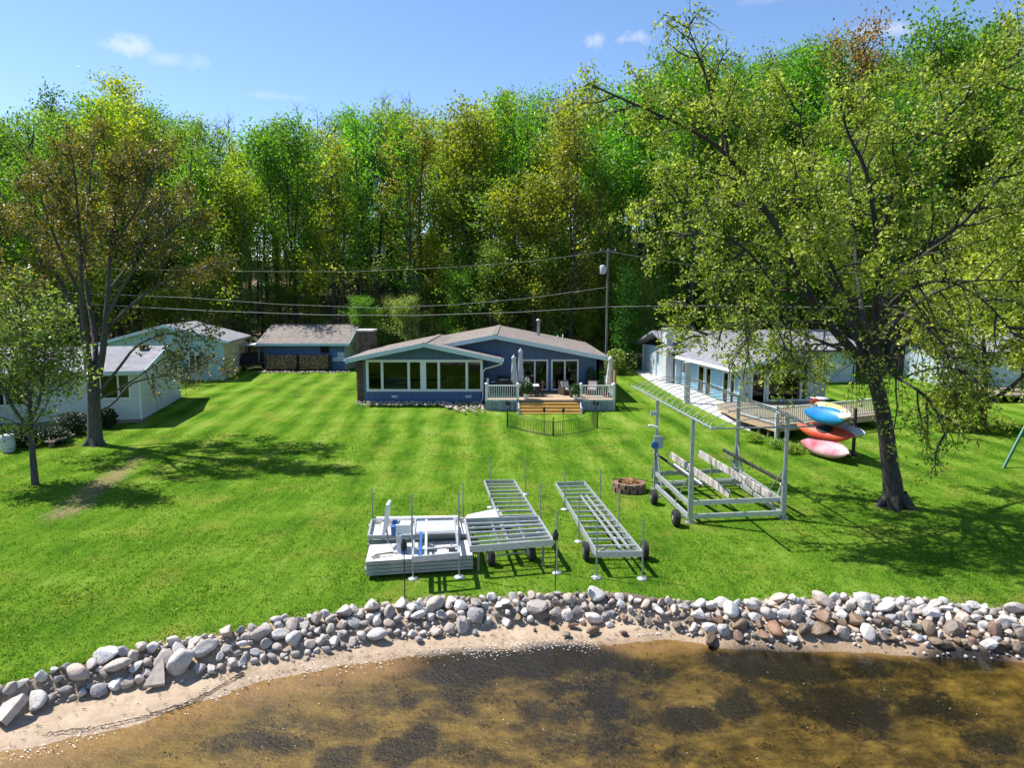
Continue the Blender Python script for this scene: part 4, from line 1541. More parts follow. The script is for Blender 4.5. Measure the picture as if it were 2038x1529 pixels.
for x in (gx0 - .54, gx1 + .405):
    for (a, b) in (((GY - .55, GE - .06), (GY + 4.2, GR)), ((GY + 4.2, GR), (GY + 9, GE - .06))):
        m_ = MB()
        m_.prism([(a[0], a[1] - .05), (b[0], b[1] - .05), (b[0], b[1] + .15), (a[0], a[1] + .15)], x, x + .035, 'x')
        m_.build('fascia', M['fascia'], gar)
window(gar, 'window', (gx0, GY), (1, 0), win[0][0] + .04, win[0][1] - .04, 2.54, 3.06, (0, -1), (.5,), fw=.06, mats=M['darkwood'])
MB().tube([(gx1 - .04, GY - .06, GE - .1), (gx1 - .04, GY - .06, .9)], .04, 6).build('downpipe', M['fascia'], gar)
MB().box(gx0 + .3, gx1 - .3, GY + .2, GY + 8, .7, .82).build('floor', M['concrete'], gar)
rs = random.Random(2)
for i, (p0, p1, lb_) in enumerate(((530, 591, 'left stack of split firewood against the blue garage wall'), (596, 655, 'right stack of split firewood against the blue garage wall'))):
    xa, xb = (p0 - 1019) / FPX * 66, (p1 - 1019) / FPX * 66
    st = thing('firewood_stack', lb_, 'firewood', ((xa + xb) / 2, 65.9, .85), 0, 'firewood stacks at the garage')
    m_ = MB()
    z = 1.02
    row = 0
    while z < 2.28:
        x = xa + .08 + (row % 2) * .08
        while x < xb - .05:
            r = rs.uniform(.06, .095)
            m_.tube([(x, 65.62 + rs.uniform(-.05, .03), z + r), (x + rs.uniform(-.02, .02), 66.15, z + r)], r, 6, smooth=False)
            x += r * 2.05
        z += .145
        row += 1
    m_.build('log', M['firelog'], st, kind='stuff')
    for xx in (xa - .02, xb + .02):
        MB().box(xx - .045, xx + .045, 65.7, 66.1, .85, 2.35).build('end_post', M['darkwood'], st)
    MB().box(xa, xb, 65.7, 65.78, .93, 1.0).build('base_rail', M['darkwood'], st)
    MB().box(xa, xb, 66.02, 66.1, .93, 1.0).build('base_rail', M['darkwood'], st)
# painted wooden flag
fa, fb_ = (661 - 1019) / FPX * GY, (685 - 1019) / FPX * GY
fz0, fz1 = 1.72, 2.52
flag = thing('wooden_flag', 'blue and white wooden stars and stripes flag on the garage wall', 'flag sign', ((fa + fb_) / 2, GY - .04, fz0))
MB().box(fa, fb_, GY - .05, GY - .012, fz0, fz1).build('board', M['bluepaint'], flag)
sh = (fz1 - fz0) / 13
for k in range(0, 13, 2):
    MB().box(fa if k < 6 else fa + (fb_ - fa) * .42, fb_, GY - .062, GY - .051, fz0 + k * sh + .004, fz0 + (k + 1) * sh + .012).build('white_stripe', M['white'], flag)
star = MB()
for i in range(5):
    for j in range(4):
        c_ = (fa + .05 + (fb_ - fa) * .38 * i / 4.6, fz1 - .06 - j * .095)
        pts = [(c_[0] + (.022 if k % 2 == 0 else .009) * math.sin(k * math.pi / 5), c_[1] + (.022 if k % 2 == 0 else .009) * math.cos(k * math.pi / 5)) for k in range(10)]
        star.prism(pts, GY - .056, GY - .051)
star.build('stars', M['white'], flag, kind='stuff')

# ------------------------------------------------------------------ border stones
def rock_mesh(name, seed, sub=2, squash=(1, 1, .75), rough=.28, m=None, flat=True):
    import bmesh
    rg = random.Random(seed)
    bm = bmesh.new()
    bmesh.ops.create_icosphere(bm, subdivisions=sub, radius=.5)
    planes = []
    for _ in range(8):
        v = Vector((rg.gauss(0, 1), rg.gauss(0, 1), rg.gauss(0, 1))).normalized()
        planes.append((v, rg.uniform(.22, .42)))
    offs = [Vector((rg.uniform(-9, 9), rg.uniform(-9, 9), rg.uniform(-9, 9))) for _ in range(2)]
    from mathutils import noise as mn
    for v in bm.verts:
        p = v.co
        for nn_, dd in planes:
            e = p.dot(nn_) - dd
            if e > 0:
                p = p - nn_ * e * .95
        p = p * (1 + rough * .5 * mn.noise(p * 2.2 + offs[0]) + rough * .22 * mn.noise(p * 6 + offs[1]))
        v.co = Vector((p.x * squash[0], p.y * squash[1], p.z * squash[2]))
    for f in bm.faces:
        f.smooth = flat
    me = bpy.data.meshes.new(name)
    bm.to_mesh(me)
    bm.free()
    if m:
        me.materials.append(m)
    return me


small_rocks = [rock_mesh('border_stone', 100 + i, 2, (1, .85, .7), .3, M['pebble']) for i in range(5)]


def put_rock(me, parent, loc, s, name='stone', rg=random):
    o = bpy.data.objects.new(name, me)
    col.objects.link(o)
    off = Vector(parent.location) if parent else Vector((0, 0, 0))
    o.location = Vector(loc) - off
    o.rotation_euler = (rg.uniform(-.4, .4), rg.uniform(-.4, .4), rg.uniform(0, 6.28))
    o.scale = (s * rg.uniform(.85, 1.2), s * rg.uniform(.85, 1.2), s * rg.uniform(.8, 1.15))
    o.parent = parent
    return o


rs = random.Random(31)
bord = thing('stone_border', 'strip of pale rounded stones along the foot of the sun room wall', 'stone border', (-6, 47.6, .5))
for px in range(712, 888, 4):
    for k in range(2):
        p = at(px + rs.uniform(-2, 2), 801 + k * 4 + rs.uniform(-1.5, 1.5), .62)
        put_rock(rs.choice(small_rocks), bord, p, rs.uniform(.17, .3), rg=rs)
for _ in range(120):
    t = rs.random()
    p = at(884 + t * 78, 806 + rs.uniform(-5, 3 + 11 * min(1, t * 2.2)), .55)
    put_rock(rs.choice(small_rocks), bord, p, rs.uniform(.17, .3), rg=rs)
bord2 = thing('stone_border', 'thin strip of white stones along the foot of the garage front', 'stone border', (-19.5, 65.4, .8))
for px in range(513, 697, 3):
    p = at(px + rs.uniform(-1, 1), 741 + rs.uniform(-1.2, 1.2), .86)
    put_rock(rs.choice(small_rocks), bord2, p, rs.uniform(.16, .34), rg=rs)
for _ in range(16):
    p = at(526 + rs.uniform(-5, 5), 728 + rs.uniform(-8, 14), .9)
    put_rock(rs.choice(small_rocks), bord2, p, rs.uniform(.2, .36), rg=rs)

# ------------------------------------------------------------------ white cottage on the left
C = at(283, 848, .06)
lh = thing('white_cottage', 'white lap sided cottage with a grey roof behind the big left tree', 'house', (C.x, C.y, 0.05), R(11))
mb = MB()
ZL, ZR = 3.32, 4.35
ztl = lambda s: ZL + (ZR - ZL) * (1 - abs(s - 4.5) / 4.5)
fw_ = [(16 - 2.75, 16 - .55, 1.75, 3.05), (16 - 8.2, 16 - 6.2, 1.5, 2.9)]
wall(mb, (-16, 0), (0, 0), .15, .42, ZL, fw_)
wall(mb, (0, 0.15), (0, 8.85), .15, .42, lambda s: ztl(s + .15), [(2.0, 2.9, 1.7, 2.9), (6.0, 6.6, 1.9, 2.9)], [4.35])
wall(mb, (0, 9.0), (-16, 9.0), .15, .42, ZL)
wall(mb, (-15.85, 8.85), (-15.85, .15), .15, .42, lambda s: ztl(8.85 - s), [], [4.35])
mb.build('wall', M['whitesiding'], lh, True)
MB().box(-15.9, -.06, .06, 8.94, -.3, .415).build('foundation', M['block'], lh, True)
MB().box(-15.8, -.2, .2, 8.8, .42, .5).build('floor', M['floor_in'], lh, True)
mb = MB()
gable_roof(mb, -.55, 9.55, 4.5, ZL - .1, ZL - .1, ZR, -16.5, .45, .15, 'x')
mb.build('roof', M['shingle_grey'], lh, True)
MB().box(-16.5, .45, -.62, -.555, ZL - .16, ZL + .06).build('fascia', M['fascia'], lh, True)
for (a, b) in (((-.55, ZL - .1), (4.5, ZR)), ((4.5, ZR), (9.55, ZL - .1))):
    m_ = MB()
    m_.prism([(a[0], a[1] - .06), (b[0], b[1] - .06), (b[0], b[1] + .15), (a[0], a[1] + .15)], .452, .49, 'x')
    m_.build('fascia', M['fascia'], lh, True)
window(lh, 'window', (-16, 0), (1, 0), fw_[0][0], fw_[0][1], 1.75, 3.05, (0, -1), (.28, .72), local=True)
MB().box(-1.15, -.62, .22, .25, 1.8, 3.0).build('curtain', M['white'], lh, True)
MB().box(-2.7, -2.2, .22, .25, 1.8, 3.0).build('curtain', M['white'], lh, True)
window(lh, 'window', (-16, 0), (1, 0), fw_[1][0], fw_[1][1], 1.5, 2.9, (0, -1), (.5,), local=True)
window(lh, 'window', (0, .15), (0, 1), 2.0, 2.9, 1.7, 2.9, (1, 0), (), local=True, hsplits=(.5,))
window(lh, 'window', (0, .15), (0, 1), 6.0, 6.6, 1.9, 2.9, (1, 0), (), local=True, hsplits=(.5,))
MB().box(-.05, .03, -.05, .03, .42, ZL - .1).build('corner_board', M['white'], lh, True)
MB().box(-.9, -.5, 3.4, 4.0, 4.1, 4.62).build('roof_vent', M['black'], lh, True)
# side wing nearer the lake, at the frame's edge
MB().box(-16, -8.6, -3.6, -.01, .42, 3.0).build('wing_wall', M['whitesiding'], lh, True)
MB().prism([(-3.9, 2.95), (.1, 3.35), (.1, 3.45), (-3.9, 3.08)], -16.4, -8.3, 'x').build('wing_roof', M['shingle_grey'], lh, True)
MB().box(-15.9, -8.66, -3.55, -.06, -.3, .415).build('foundation', M['block'], lh, True)

# ------------------------------------------------------------------ pale building behind it
q = thing('pale_bungalow', 'pale aqua gabled bungalow with a cream side wall left of the garage', 'house', (-24.4, 60.0, .7), R(10))
ZL2, ZR2, W2 = 3.25, 4.55, 9.0
mb = MB()
wall(mb, (-W2, 0), (0, 0), .15, -.4, lambda s: ZL2 + (ZR2 - ZL2) * (1 - abs(s - W2 / 2) / (W2 / 2)), [(6.2, 7.2, .9, 2.1)], [W2 / 2])
mb.build('wall', M['aquasiding'], q, True)
mb = MB()
wall(mb, (0, .15), (0, 9), .15, -.4, ZL2)
wall(mb, (0, 9.15), (-W2, 9.15), .15, -.4, ZL2)
wall(mb, (-W2 + .15, 9), (-W2 + .15, .15), .15, -.4, ZL2)
mb.build('wall', M['creamsiding'], q, True, label='cream side wall facing the garage')
mb = MB()
gable_roof(mb, -W2 - .55, .55, -W2 / 2, ZL2 - .14, ZL2 - .14, ZR2, -.6, 9.6, .16)
mb.build('roof', M['shingle_grey_y'], q, True)
for a, b in (((-W2 - .55, ZL2 - .14), (-W2 / 2, ZR2)), ((-W2 / 2, ZR2), (.55, ZL2 - .14))):
    m_ = MB()
    rake(m_, a, b, -.602, .24, .04, drop=.05)
    m_.build('fascia', M['fascia'], q, True)
window(q, 'window', (-W2, 0), (1, 0), 6.2, 7.2, .9, 2.1, (0, -1), (.5,), local=True)
MB().box(-W2 + .2, -.2, .2, 9, -.2, .1).build('floor', M['floor_in'], q, True)

# dark boat trailer with pale rails parked between bungalow and garage
vx = thing('boat_trailer', 'dark loaded boat trailer with pale top rails beside the garage', 'trailer', (-24.7, 67.6, .85))
MB().box(-1.1, 1.1, -1.6, 1.9, .55, .75).build('bed', M['black'], vx, True)
MB().prism([(-1.5, .75), (1.8, .75), (1.8, 1.25), (.9, 1.55), (-1.2, 1.5)], -1.0, .95, 'x').build('covered_load', M['rubber'], vx, True)
for y in (-1.4, 1.4):
    MB().tube([(-1.05, y, .75), (-1.05, y, 2.3), (1.05, y, 2.3), (1.05, y, .75)], .03, 6).build('hoop', M['alu'], vx, True)
MB().box(-1.15, 1.15, -1.5, 1.5, 2.33, 2.42).build('canopy_top', M['greywhite'], vx, True)
MB().tube([(-.2, -1.45, 2.3), (-.7, -1.5, 1.2)], .025, 5).build('strut', M['alu'], vx, True)
for s in (-1, 1):
    w = MB().tube([(s * 1.02 - .12, 0, .34), (s * 1.02 + .12, 0, .34)], .34, 16).build('wheel', M['rubber'], vx, True)
    MB().tube([(s * 1.02 - .125, 0, .34), (s * 1.02 + .125, 0, .34)], .16, 10).build('rim', M['galv'], w, True)

# ------------------------------------------------------------------ cottage on the right
rh = thing('light_blue_cottage', 'light blue cottage with pale grey gable roofs behind the big right tree', 'house', (14.85, 46.0, .45), R(6.7))
z0 = -.3                                  # local heights are above z = .45
EZ, KZ = 2.62, 3.72
mb = MB()
wall(mb, (0, 0), (6.0, 0), .15, z0, lambda s: EZ + .1 + (KZ - EZ) * (1 - abs(s - 3) / 3), [(.85, 1.75, .25, 2.25), (1.95, 4.7, .55, 2.25)], [3])
mb.build('wall', M['palebluesiding'], rh, True)
mb = MB()
wall(mb, (0, 11), (0, .15), .15, z0, EZ, [(11 - 7.2, 11 - 6.0, .1, 2.1), (11 - 5.7, 11 - 4.7, .1, 2.1), (11 - 2.6, 11 - 1.7, .1, 2.1), (11 - 1.4, 11 - .7, .1, 2.1), (.6, 1.2, 1.3, 2.1)])
mb.build('wall', M['lakeblue'], rh, True, label='bright light blue side wall with dark doors')
for a, b in ((3.8, 5.0), (5.3, 6.3), (8.4, 9.3), (9.6, 10.3)):
    window(rh, 'glass_door', (0, 11), (0, -1), a, b, .1, 2.1, (-1, 0), (), local=True, fw=.07)
window(rh, 'window', (0, 11), (0, -1), .6, 1.2, 1.3, 2.1, (-1, 0), (), local=True, fw=.07)
window(rh, 'glass_door', (0, 0), (1, 0), .85, 1.75, .25, 2.25, (0, -1), (), local=True, fw=.1)
window(rh, 'window', (0, 0), (1, 0), 1.95, 4.7, .55, 2.25, (0, -1), (.84,), local=True, fw=.13)
mb = MB()
mb.prism([(1.2, 2.45), (4.8, 2.45), (4.8, 2.75), (3.0, 3.35), (1.2, 2.75)], -.02, -.005)
mb.build('gable_glass', M['glass'], rh, True)
mb = MB()
mb.box(.2, 5.8, .3, 10.9, -.2, .08)
mb.build('floor', M['floor_in'], rh, True)
mb = MB()
wall(mb, (6.0, .15), (6.0, 11), .15, z0, EZ)
wall(mb, (6.0, 10.9), (15, 10.9), .15, z0, 2.9, [(2.2, 3.6, .9, 2.1)])
wall(mb, (-.4, 10.9), (0, 10.9), .15, z0, 2.9)
wall(mb, (-.25, 20), (-.25, 11.05), .15, z0, lambda s: 2.9 + 1.25 * (1 - abs(s - 4.5) / 4.6))
wall(mb, (15, 11.05), (15, 20), .15, z0, 2.9)
wall(mb, (15, 20.1), (-.4, 20.1), .15, z0, 2.9)
mb.build('wall', M['palebluesiding'], rh, True)
window(rh, 'window', (6.0, 10.9), (1, 0), 2.2, 3.6, .9, 2.1, (0, -1), (.5,), local=True)
mb = MB()
gable_roof(mb, -.75, 6.6, 3.0, EZ - .16, EZ - .06, KZ, -1.3, 15, .17)
mb.build('roof', M['shingle_grey_y'], rh, True)
mb = MB()
gable_roof(mb, 10.2, 20.8, 15.5, 2.8, 2.8, 4.2, -1.0, 15.6, .17, 'x')
mb.build('roof', M['shingle_grey'], rh, True)
for a, b in (((-.75, EZ - .16), (3.0, KZ)), ((3.0, KZ), (6.6, EZ - .06))):
    m_ = MB()
    rake(m_, a, b, -1.302, .26, .04, drop=.06)
    m_.build('fascia', M['fascia'], rh, True)
MB().box(-.79, -.752, -1.3, 10.1, EZ - .2, EZ + .02).build('fascia', M['white'], rh, True)
ch = MB().box(-1.0, -.42, 11.6, 12.6, -.2, 4.6).build('chimney', M['greywhite'], rh, True)
MB().box(-1.1, -.35, 11.5, 12.7, 4.605, 4.72).build('chimney_cap', M['concrete'], ch, True)
for px, py, dz in ((1396, 777, 0), (1413, 784, 0), (1440, 789, 0), (1459, 794, 0)):
    p = on_ground(px, py)
    MB().box(p.x - .07, p.x + .07, p.y - .07, p.y + .07, p.z, 2.98).build('porch_post', M['greywhite'], rh) if False else None
p = on_ground(1367, 803)
t = thing('porch_post', 'thick grey post standing on the pale driveway edge', 'post', p)
MB().box(-.17, .17, -.17, .17, 0, 2.75).build('shaft', M['galv'], t, True)
MB().box(-.24, .24, -.24, .24, 0, .12).build('base', M['concrete'], t, True)
MB().box(-.21, .21, -.21, .21, 2.755, 2.83).build('cap', M['greywhite'], t, True)
for px, py in ((1396, 778), (1440, 790)):
    pass

# its deck with a railing
dk = [(13.05, 44.6), (13.1, 40.4), (13.95, 36.9), (16.6, 38.2), (21.4, 40.6), (21.4, 45.4), (14.75, 45.4)]
dz = .95
rdeck = thing('side_deck', 'brown wooden deck with pale picket railing before the light blue cottage', 'deck', (16.5, 41, .3))
MB().prism(dk, dz - .05, dz, 'z').build('deck_floor', M['oldwood'], rdeck)
for a, b in zip(dk[:4], dk[1:5]):
    MB().beam((a[0], a[1], dz - .20), (b[0], b[1], dz - .20), .05, .28).build('rim_beam', M['deckwood'], rdeck)
bal2 = None
for a, b in ((dk[1], dk[2]), (dk[2], dk[3]), (dk[3], dk[4])):
    a, b = Vector((*a, 0)), Vector((*b, 0))
    MB().beam(a + Vector((0, 0, dz + .95)), b + Vector((0, 0, dz + .95)), .12, .045).build('handrail', M['greywhite'], rdeck)
    MB().beam(a + Vector((0, 0, dz + .12)), b + Vector((0, 0, dz + .12)), .05, .06).build('bottom_rail', M['greywhite'], rdeck)
    n = int((b - a).length / .15)
    for k in range(1, n):
        pp = a.lerp(b, k / n) - Vector(rdeck.location)
        pp.z = dz - .3
        if bal2 is None:
            bal2 = MB().box(-.022, .022, -.022, .022, .15, .93).build('baluster', mat('tan_rail_paint', (.60, .54, .44), None, 4, .6), rdeck, True)
            bal2.location = pp
        else:
            dup(bal2, pp)
for c in dk[1:5]:
    MB().box(c[0] - .06, c[0] + .06, c[1] - .06, c[1] + .06, .0, dz + 1.05).build('post', M['greywhite'], rdeck)
for k in range(5):
    a = Vector((*dk[1], 0)).lerp(Vector((*dk[2], 0)), k / 4)
    MB().box(a.x + .1, a.x + .2, a.y, a.y + .1, 0, dz - .06).build('footing_post', M['oldwood'], rdeck)
t = thing('flower_pot', 'red geranium pot standing on the cottage deck behind the kayaks', 'potted plant', (17.9, 41.6, dz))
MB().lathe([(.14, 0), (.2, .3), (.21, .34), (.18, .34)], 12).build('pot', M['white'], t, True)
rng = np.random.default_rng(2)
leaf_object('flowers', leaf_cloud(160, (0, 0, .62), (.24, .24, .2), .1, rng), leaf_mat('red_geranium', [(0, (.5, .02, .02)), (1, (.7, .05, .04))], .2), t)
t = thing('deck_table', 'pale round table on the cottage deck beside the red flowers', 'table', (18.5, 42.2, dz))
MB().lathe([(.02, .7), (.55, .7), (.56, .73), (.0, .735)], 18).build('tabletop', M['white'], t, True)
MB().lathe([(.25, 0), (.25, .03), (.04, .06), (.04, .7)], 10).build('pedestal', M['greywhite'], t, True)

# ------------------------------------------------------------------ kayaks on a rack
def kayak(name, label, a, b, w, h, m_hull, m_deck, roll, cockpit=True, stripe=None):
    a, b = Vector(a), Vector(b)
    mid = (a + b) / 2
    d = (b - a)
    L = d.length
    rz = math.atan2(d.y, d.x)
    t = thing(name, label, 'kayak', mid, rz, 'kayaks on the rack')
    t.rotation_euler = Matrix.Rotation(rz, 4, 'Z').to_euler()
    rl = Matrix.Rotation(roll, 3, 'X') if roll else Matrix.Identity(3)
    ns_, nr = 22, 16
    vs, hull, dck = [], [], []
    for i in range(ns_ + 1):
        s = -1 + 2 * i / ns_
        ww = w * .5 * (1 - abs(s) ** 2.3) ** .8 + .012
        hh = h * (.55 + .45 * (1 - abs(s) ** 2))
        up = .14 * abs(s) ** 3
        for k in range(nr):
            a_ = 2 * math.pi * k / nr
            y = ww * math.copysign(abs(math.cos(a_)) ** .8, math.cos(a_))
            z = (hh * .62 if math.sin(a_) < 0 else hh * .42) * math.copysign(abs(math.sin(a_)) ** .85, math.sin(a_)) * ((1 - abs(s) ** 4) * .9 + .1) + up
            vs.append(rl @ Vector((s * L / 2, y, z)))
    for i in range(ns_):
        for k in range(nr):
            f = (i * nr + k, i * nr + (k + 1) % nr, (i + 1) * nr + (k + 1) % nr, (i + 1) * nr + k)
            (dck if k < nr // 2 else hull).append(f)
    MB().add(vs, hull, True).build('hull', m_hull, t, True)
    MB().add(vs, dck, True).build('deck', m_deck, t, True)
    if cockpit:
        rim, hole = MB(), MB()
        cz = h * .42
        ring = [rl @ Vector((.05 + .42 * math.cos(x) * 1.1, w * .27 * math.sin(x), cz + .02 + .02 * math.cos(x))) for x in np.linspace(0, 2 * math.pi, 21)]
        rim.tube(ring, .018, 6)
        rim.build('cockpit_rim', M['black'], t, True)
        hole.add(ring[:-1], [tuple(range(20))])
        hole.build('cockpit', M['black'], t, True)
        ln_ = MB()
        for sx in (-1, 1):
            ln_.tube([rl @ Vector((sx * L * .25, -w * .25, h * .36)), rl @ Vector((sx * L * .32, w * .2, h * .36))], .009, 4)
            ln_.tube([rl @ Vector((sx * L * .32, -w * .2, h * .34)), rl @ Vector((sx * L * .25, w * .25, h * .36))], .009, 4)
        ln_.build('deck_cord', M['black'], t, True)
    else:
        MB().tube([rl @ Vector((-L * .4, 0, -h * .58)), rl @ Vector((0, 0, -h * .64)), rl @ Vector((L * .4, 0, -h * .58))], .02, 6).build('keel', m_hull, t, True)
    return t


K = {}
K['blue'] = mat('sky_blue_polyethylene', (.01, .24, .48), (.01, .12, .36), 1.2, .35, spec=.5)
K['bluedark'] = mat('deep_blue_polyethylene', (.02, .07, .24), None, 2, .35)
K['red'] = mat('orange_red_polyethylene', (.50, .035, .03), (.52, .11, .015), 1.0, .35, spec=.5)
K['pink'] = mat('faded_pink_and_white_polyethylene', (.60, .42, .45), (.44, .04, .09), 1.2, .4, detail=2)
K['redb'] = mat('dark_red_polyethylene', (.36, .02, .03), None, 2, .4)
K['yellow'] = mat('cream_and_yellow_polyethylene', (.75, .72, .62), (.62, .45, .05), .8, .4, detail=1)
K['grey'] = mat('pale_grey_polyethylene', (.45, .45, .50), None, 2, .4)
kayak('kayak', 'bright blue kayak on the top of the kayak rack', at(1603, 818, 2.1), at(1691, 838, 2.05), .84, .62, K['bluedark'], K['blue'], R(58), cockpit=False)
kayak('kayak', 'cream and yellow kayak lying behind the blue one', at(1630, 803, 2.3), at(1696, 836, 2.2), .7, .42, K['yellow'], K['yellow'], R(40), False)
kayak('kayak', 'orange red kayak with black cords in the middle of the rack', at(1588, 848, 1.25), at(1703, 873, 1.22), .86, .5, K['red'], K['red'], R(38))
kayak('kayak', 'faded pink and white kayak lowest on the rack', at(1598, 878, .58), at(1694, 907, .48), .86, .56, K['redb'], K['pink'], R(62), False)
kayak('kayak', 'pale grey kayak sticking out behind the red one', at(1662, 844, 1.5), at(1724, 872, 1.35), .6, .36, K['grey'], K['grey'], R(30), False)
rk = thing('kayak_rack', 'brown wooden rack of posts and arms carrying the stacked kayaks', 'rack', on_ground(1650, 902))
bx_ = Vector(rk.location)
for s in (-.75, .75):
    q0 = Vector((.42 * s / .75 * .9, -1.0 * s / .75 * .9, 0))
    MB().box(q0.x + .42, q0.x + .54, q0.y + .15, q0.y + .27, 0, 2.35).build('post', M['darkwood'], rk, True)
    MB().beam((q0.x - .6, q0.y - .05, .04), (q0.x + .7, q0.y + .3, .04), .12, .08).build('foot', M['darkwood'], rk, True)
    for z in (.22, .98, 1.78):
        MB().beam((q0.x - .35, q0.y + .0, z), (q0.x + .5, q0.y + .22, z), .08, .08).build('arm', M['darkwood'], rk, True)

# ------------------------------------------------------------------ far right: a pale house with a deck, a green swing frame
fr = thing('grey_cottage', 'pale grey cottage half hidden by leaves at the right edge', 'house', (39, 54, .6), R(-4))
MB().box(-5, 6, 0, 8, -.4, 2.9).build('wall', M['palebluesiding'], fr, True)
mb = MB()
gable_roof(mb, -.6, 8.6, 4, 2.8, 2.8, 4.4, -5.6, 6.6, .16, 'x')
mb.build('roof', M['shingle_grey'], fr, True)
window(fr, 'window', (-5, 0), (1, 0), 1.0, 2.6, .9, 2.2, (0, -1), (.5,), local=True, depth=.0)
fd = thing('low_deck', 'weathered low deck before the pale grey cottage', 'deck', (36.2, 49.5, .5))
MB().box(-3.4, 4, -1.5, 2.4, .45, .55).build('deck_floor', M['oldwood'], fd, True)
for x in (-3.2, -1.2, .8, 2.8):
    MB().box(x - .12, x + .12, -1.45, -1.2, -.2, .45).build('footing_post', M['oldwood'], fd, True)
sp0, sp1 = on_ground(1996, 932), None
sw_ = thing('swing_set', 'green painted steel swing frame at the right edge of the lawn', 'swing set', sp0)
top = Vector((1.5, .7, 2.15))
MB().tube([(0, 0, -.05), top], .075, 10).build('leg', M['green_paint'], sw_, True)
MB().tube([(2.9, 1.2, -.05), top + Vector((0, .05, 0))], .075, 10).build('leg', M['green_paint'], sw_, True)
MB().tube([top + Vector((0, -.1, .02)), top + Vector((1.6, -3.2, .02))], .075, 10).build('top_bar', M['green_paint'], sw_, True)
MB().tube([(1.5, -3.3, -.05), top + Vector((1.6, -3.2, 0))], .075, 10).build('leg', M['green_paint'], sw_, True)
MB().tube([(4.4, -2.6, -.05), top + Vector((1.6, -3.15, 0))], .075, 10).build('leg', M['green_paint'], sw_, True)

# ------------------------------------------------------------------ utility pole and lines
pp = Vector(((1207 - 1019) / FPX * 64, 64, 0))
pp.z = gzf(pp.x, pp.y)
pole = thing('utility_pole', 'grey utility pole with a transformer drum behind the blue house', 'utility pole', pp)
ptop = atY(1207, 497, 64).z
MB().tube([pp - Vector((0, 0, .3)), Vector((pp.x, pp.y, ptop))], [.115, .08], 10).build('shaft', M['polewood'], pole)
MB().beam((pp.x - .75, pp.y - .12, ptop - .12), (pp.x + .75, pp.y - .12, ptop - .12), .09, .11).build('crossarm', M['polewood'], pole)
for k in (-.65, 0, .65):
    MB().lathe([(.03, 0), (.055, .04), (.03, .09), (.05, .13), (0, .17)], 8, (pp.x + k, pp.y - .12, ptop - .06)).build('insulator', M['steelgrey'], pole)
tz = atY(1196, 537, 64).z
MB().lathe([(.22, -.38), (.25, -.34), (.25, .3), (.2, .38), (.05, .42), (0, .45)], 14, (pp.x - .45, pp.y - .1, tz)).build('transformer', M['steelgrey'], pole)
MB().box(pp.x - .3, pp.x - .1, pp.y - .12, pp.y - .02, tz - .2, tz + .2).build('bracket', M['galv'], pole)


def wire(label, pts, r, m=None):
    P_ = [Vector(p) for p in pts]
    fine_ = []
    for a, b in zip(P_[:-1], P_[1:]):
        for k in range(12):
            fine_.append(a.lerp(b, k / 12) - Vector((0, 0, .0)))
    fine_.append(P_[-1])
    return tag(MB().tube(fine_, r, 5).build('power_line', m or M['wire']), label, 'power line', 'overhead lines behind the houses')


def sag(a, b, s, n=8):
    return [a.lerp(b, i / n) - Vector((0, 0, s * 4 * (i / n) * (1 - i / n))) for i in range(n + 1)]


wy = 62.5
wire('thick lowest pale cable crossing just above the roof of the garage', [atY(-40, 606, wy), atY(180, 606, wy), atY(420, 619, wy), atY(640, 627, wy), atY(830, 628, wy), atY(1020, 622, wy), atY(1205, 611, 64)], .022)
wire('thin cable sagging just over the thick lowest one', [atY(-40, 575, wy), atY(380, 593, wy), atY(560, 606, wy), atY(750, 613, wy), atY(900, 607, wy), atY(1050, 594, wy), atY(1206, 572, 64)], .016)
wire('highest thin wire crossing in front of the forest trunks', [atY(-40, 530, wy), atY(470, 540, wy), atY(700, 541, wy), atY(900, 532, wy), atY(1060, 520, wy), atY(1206, 500, 64)], .013)
wire('thick cable running right from the utility pole behind the big tree', [atY(1208, 611, 64), atY(1400, 608, 63), atY(1650, 612, 62), atY(2100, 600, 60)], .026)
wire('thin wire running right from the top of the utility pole', [atY(1208, 500, 64), atY(1450, 540, 63), atY(1700, 545, 62), atY(2100, 520, 60)], .012)
# ------------------------------------------------------------------ boat lift with its bare canopy frame
FL, FRt, BL, BR = at(1373, 1041), at(1558, 1033), at(1304, 974), at(1464, 966)
lift = thing('boat_lift', 'galvanised boat lift with white bunks and a bare arched canopy frame on the lawn', 'boat lift', (FL + FRt + BL + BR) / 4)
V3 = Vector
UP = V3((0, 0, 1))
HP = 3.62


def lerp(a, b, t): return a + (b - a) * t


for nm, p in (('a', FL), ('b', FRt), ('c', BL), ('d', BR)):
    o = MB().box(p.x - .055, p.x + .055, p.y - .055, p.y + .055, .04, HP).build('post', M['galv'], lift)
    MB().box(p.x - .16, p.x + .16, p.y - .16, p.y + .16, .0, .035).build('foot_plate', M['galv'], o)
    MB().box(p.x - .075, p.x + .075, p.y - .075, p.y + .075, .12, 1.75).build('post_sleeve', M['galv'], o)
for a, b, z in ((FL, FRt, .22), (BL, BR, .22), (FL, BL, .16), (FRt, BR, .16)):
    MB().beam(a + UP * z, b + UP * z, .09, .16).build('base_beam', M['alu'], lift)
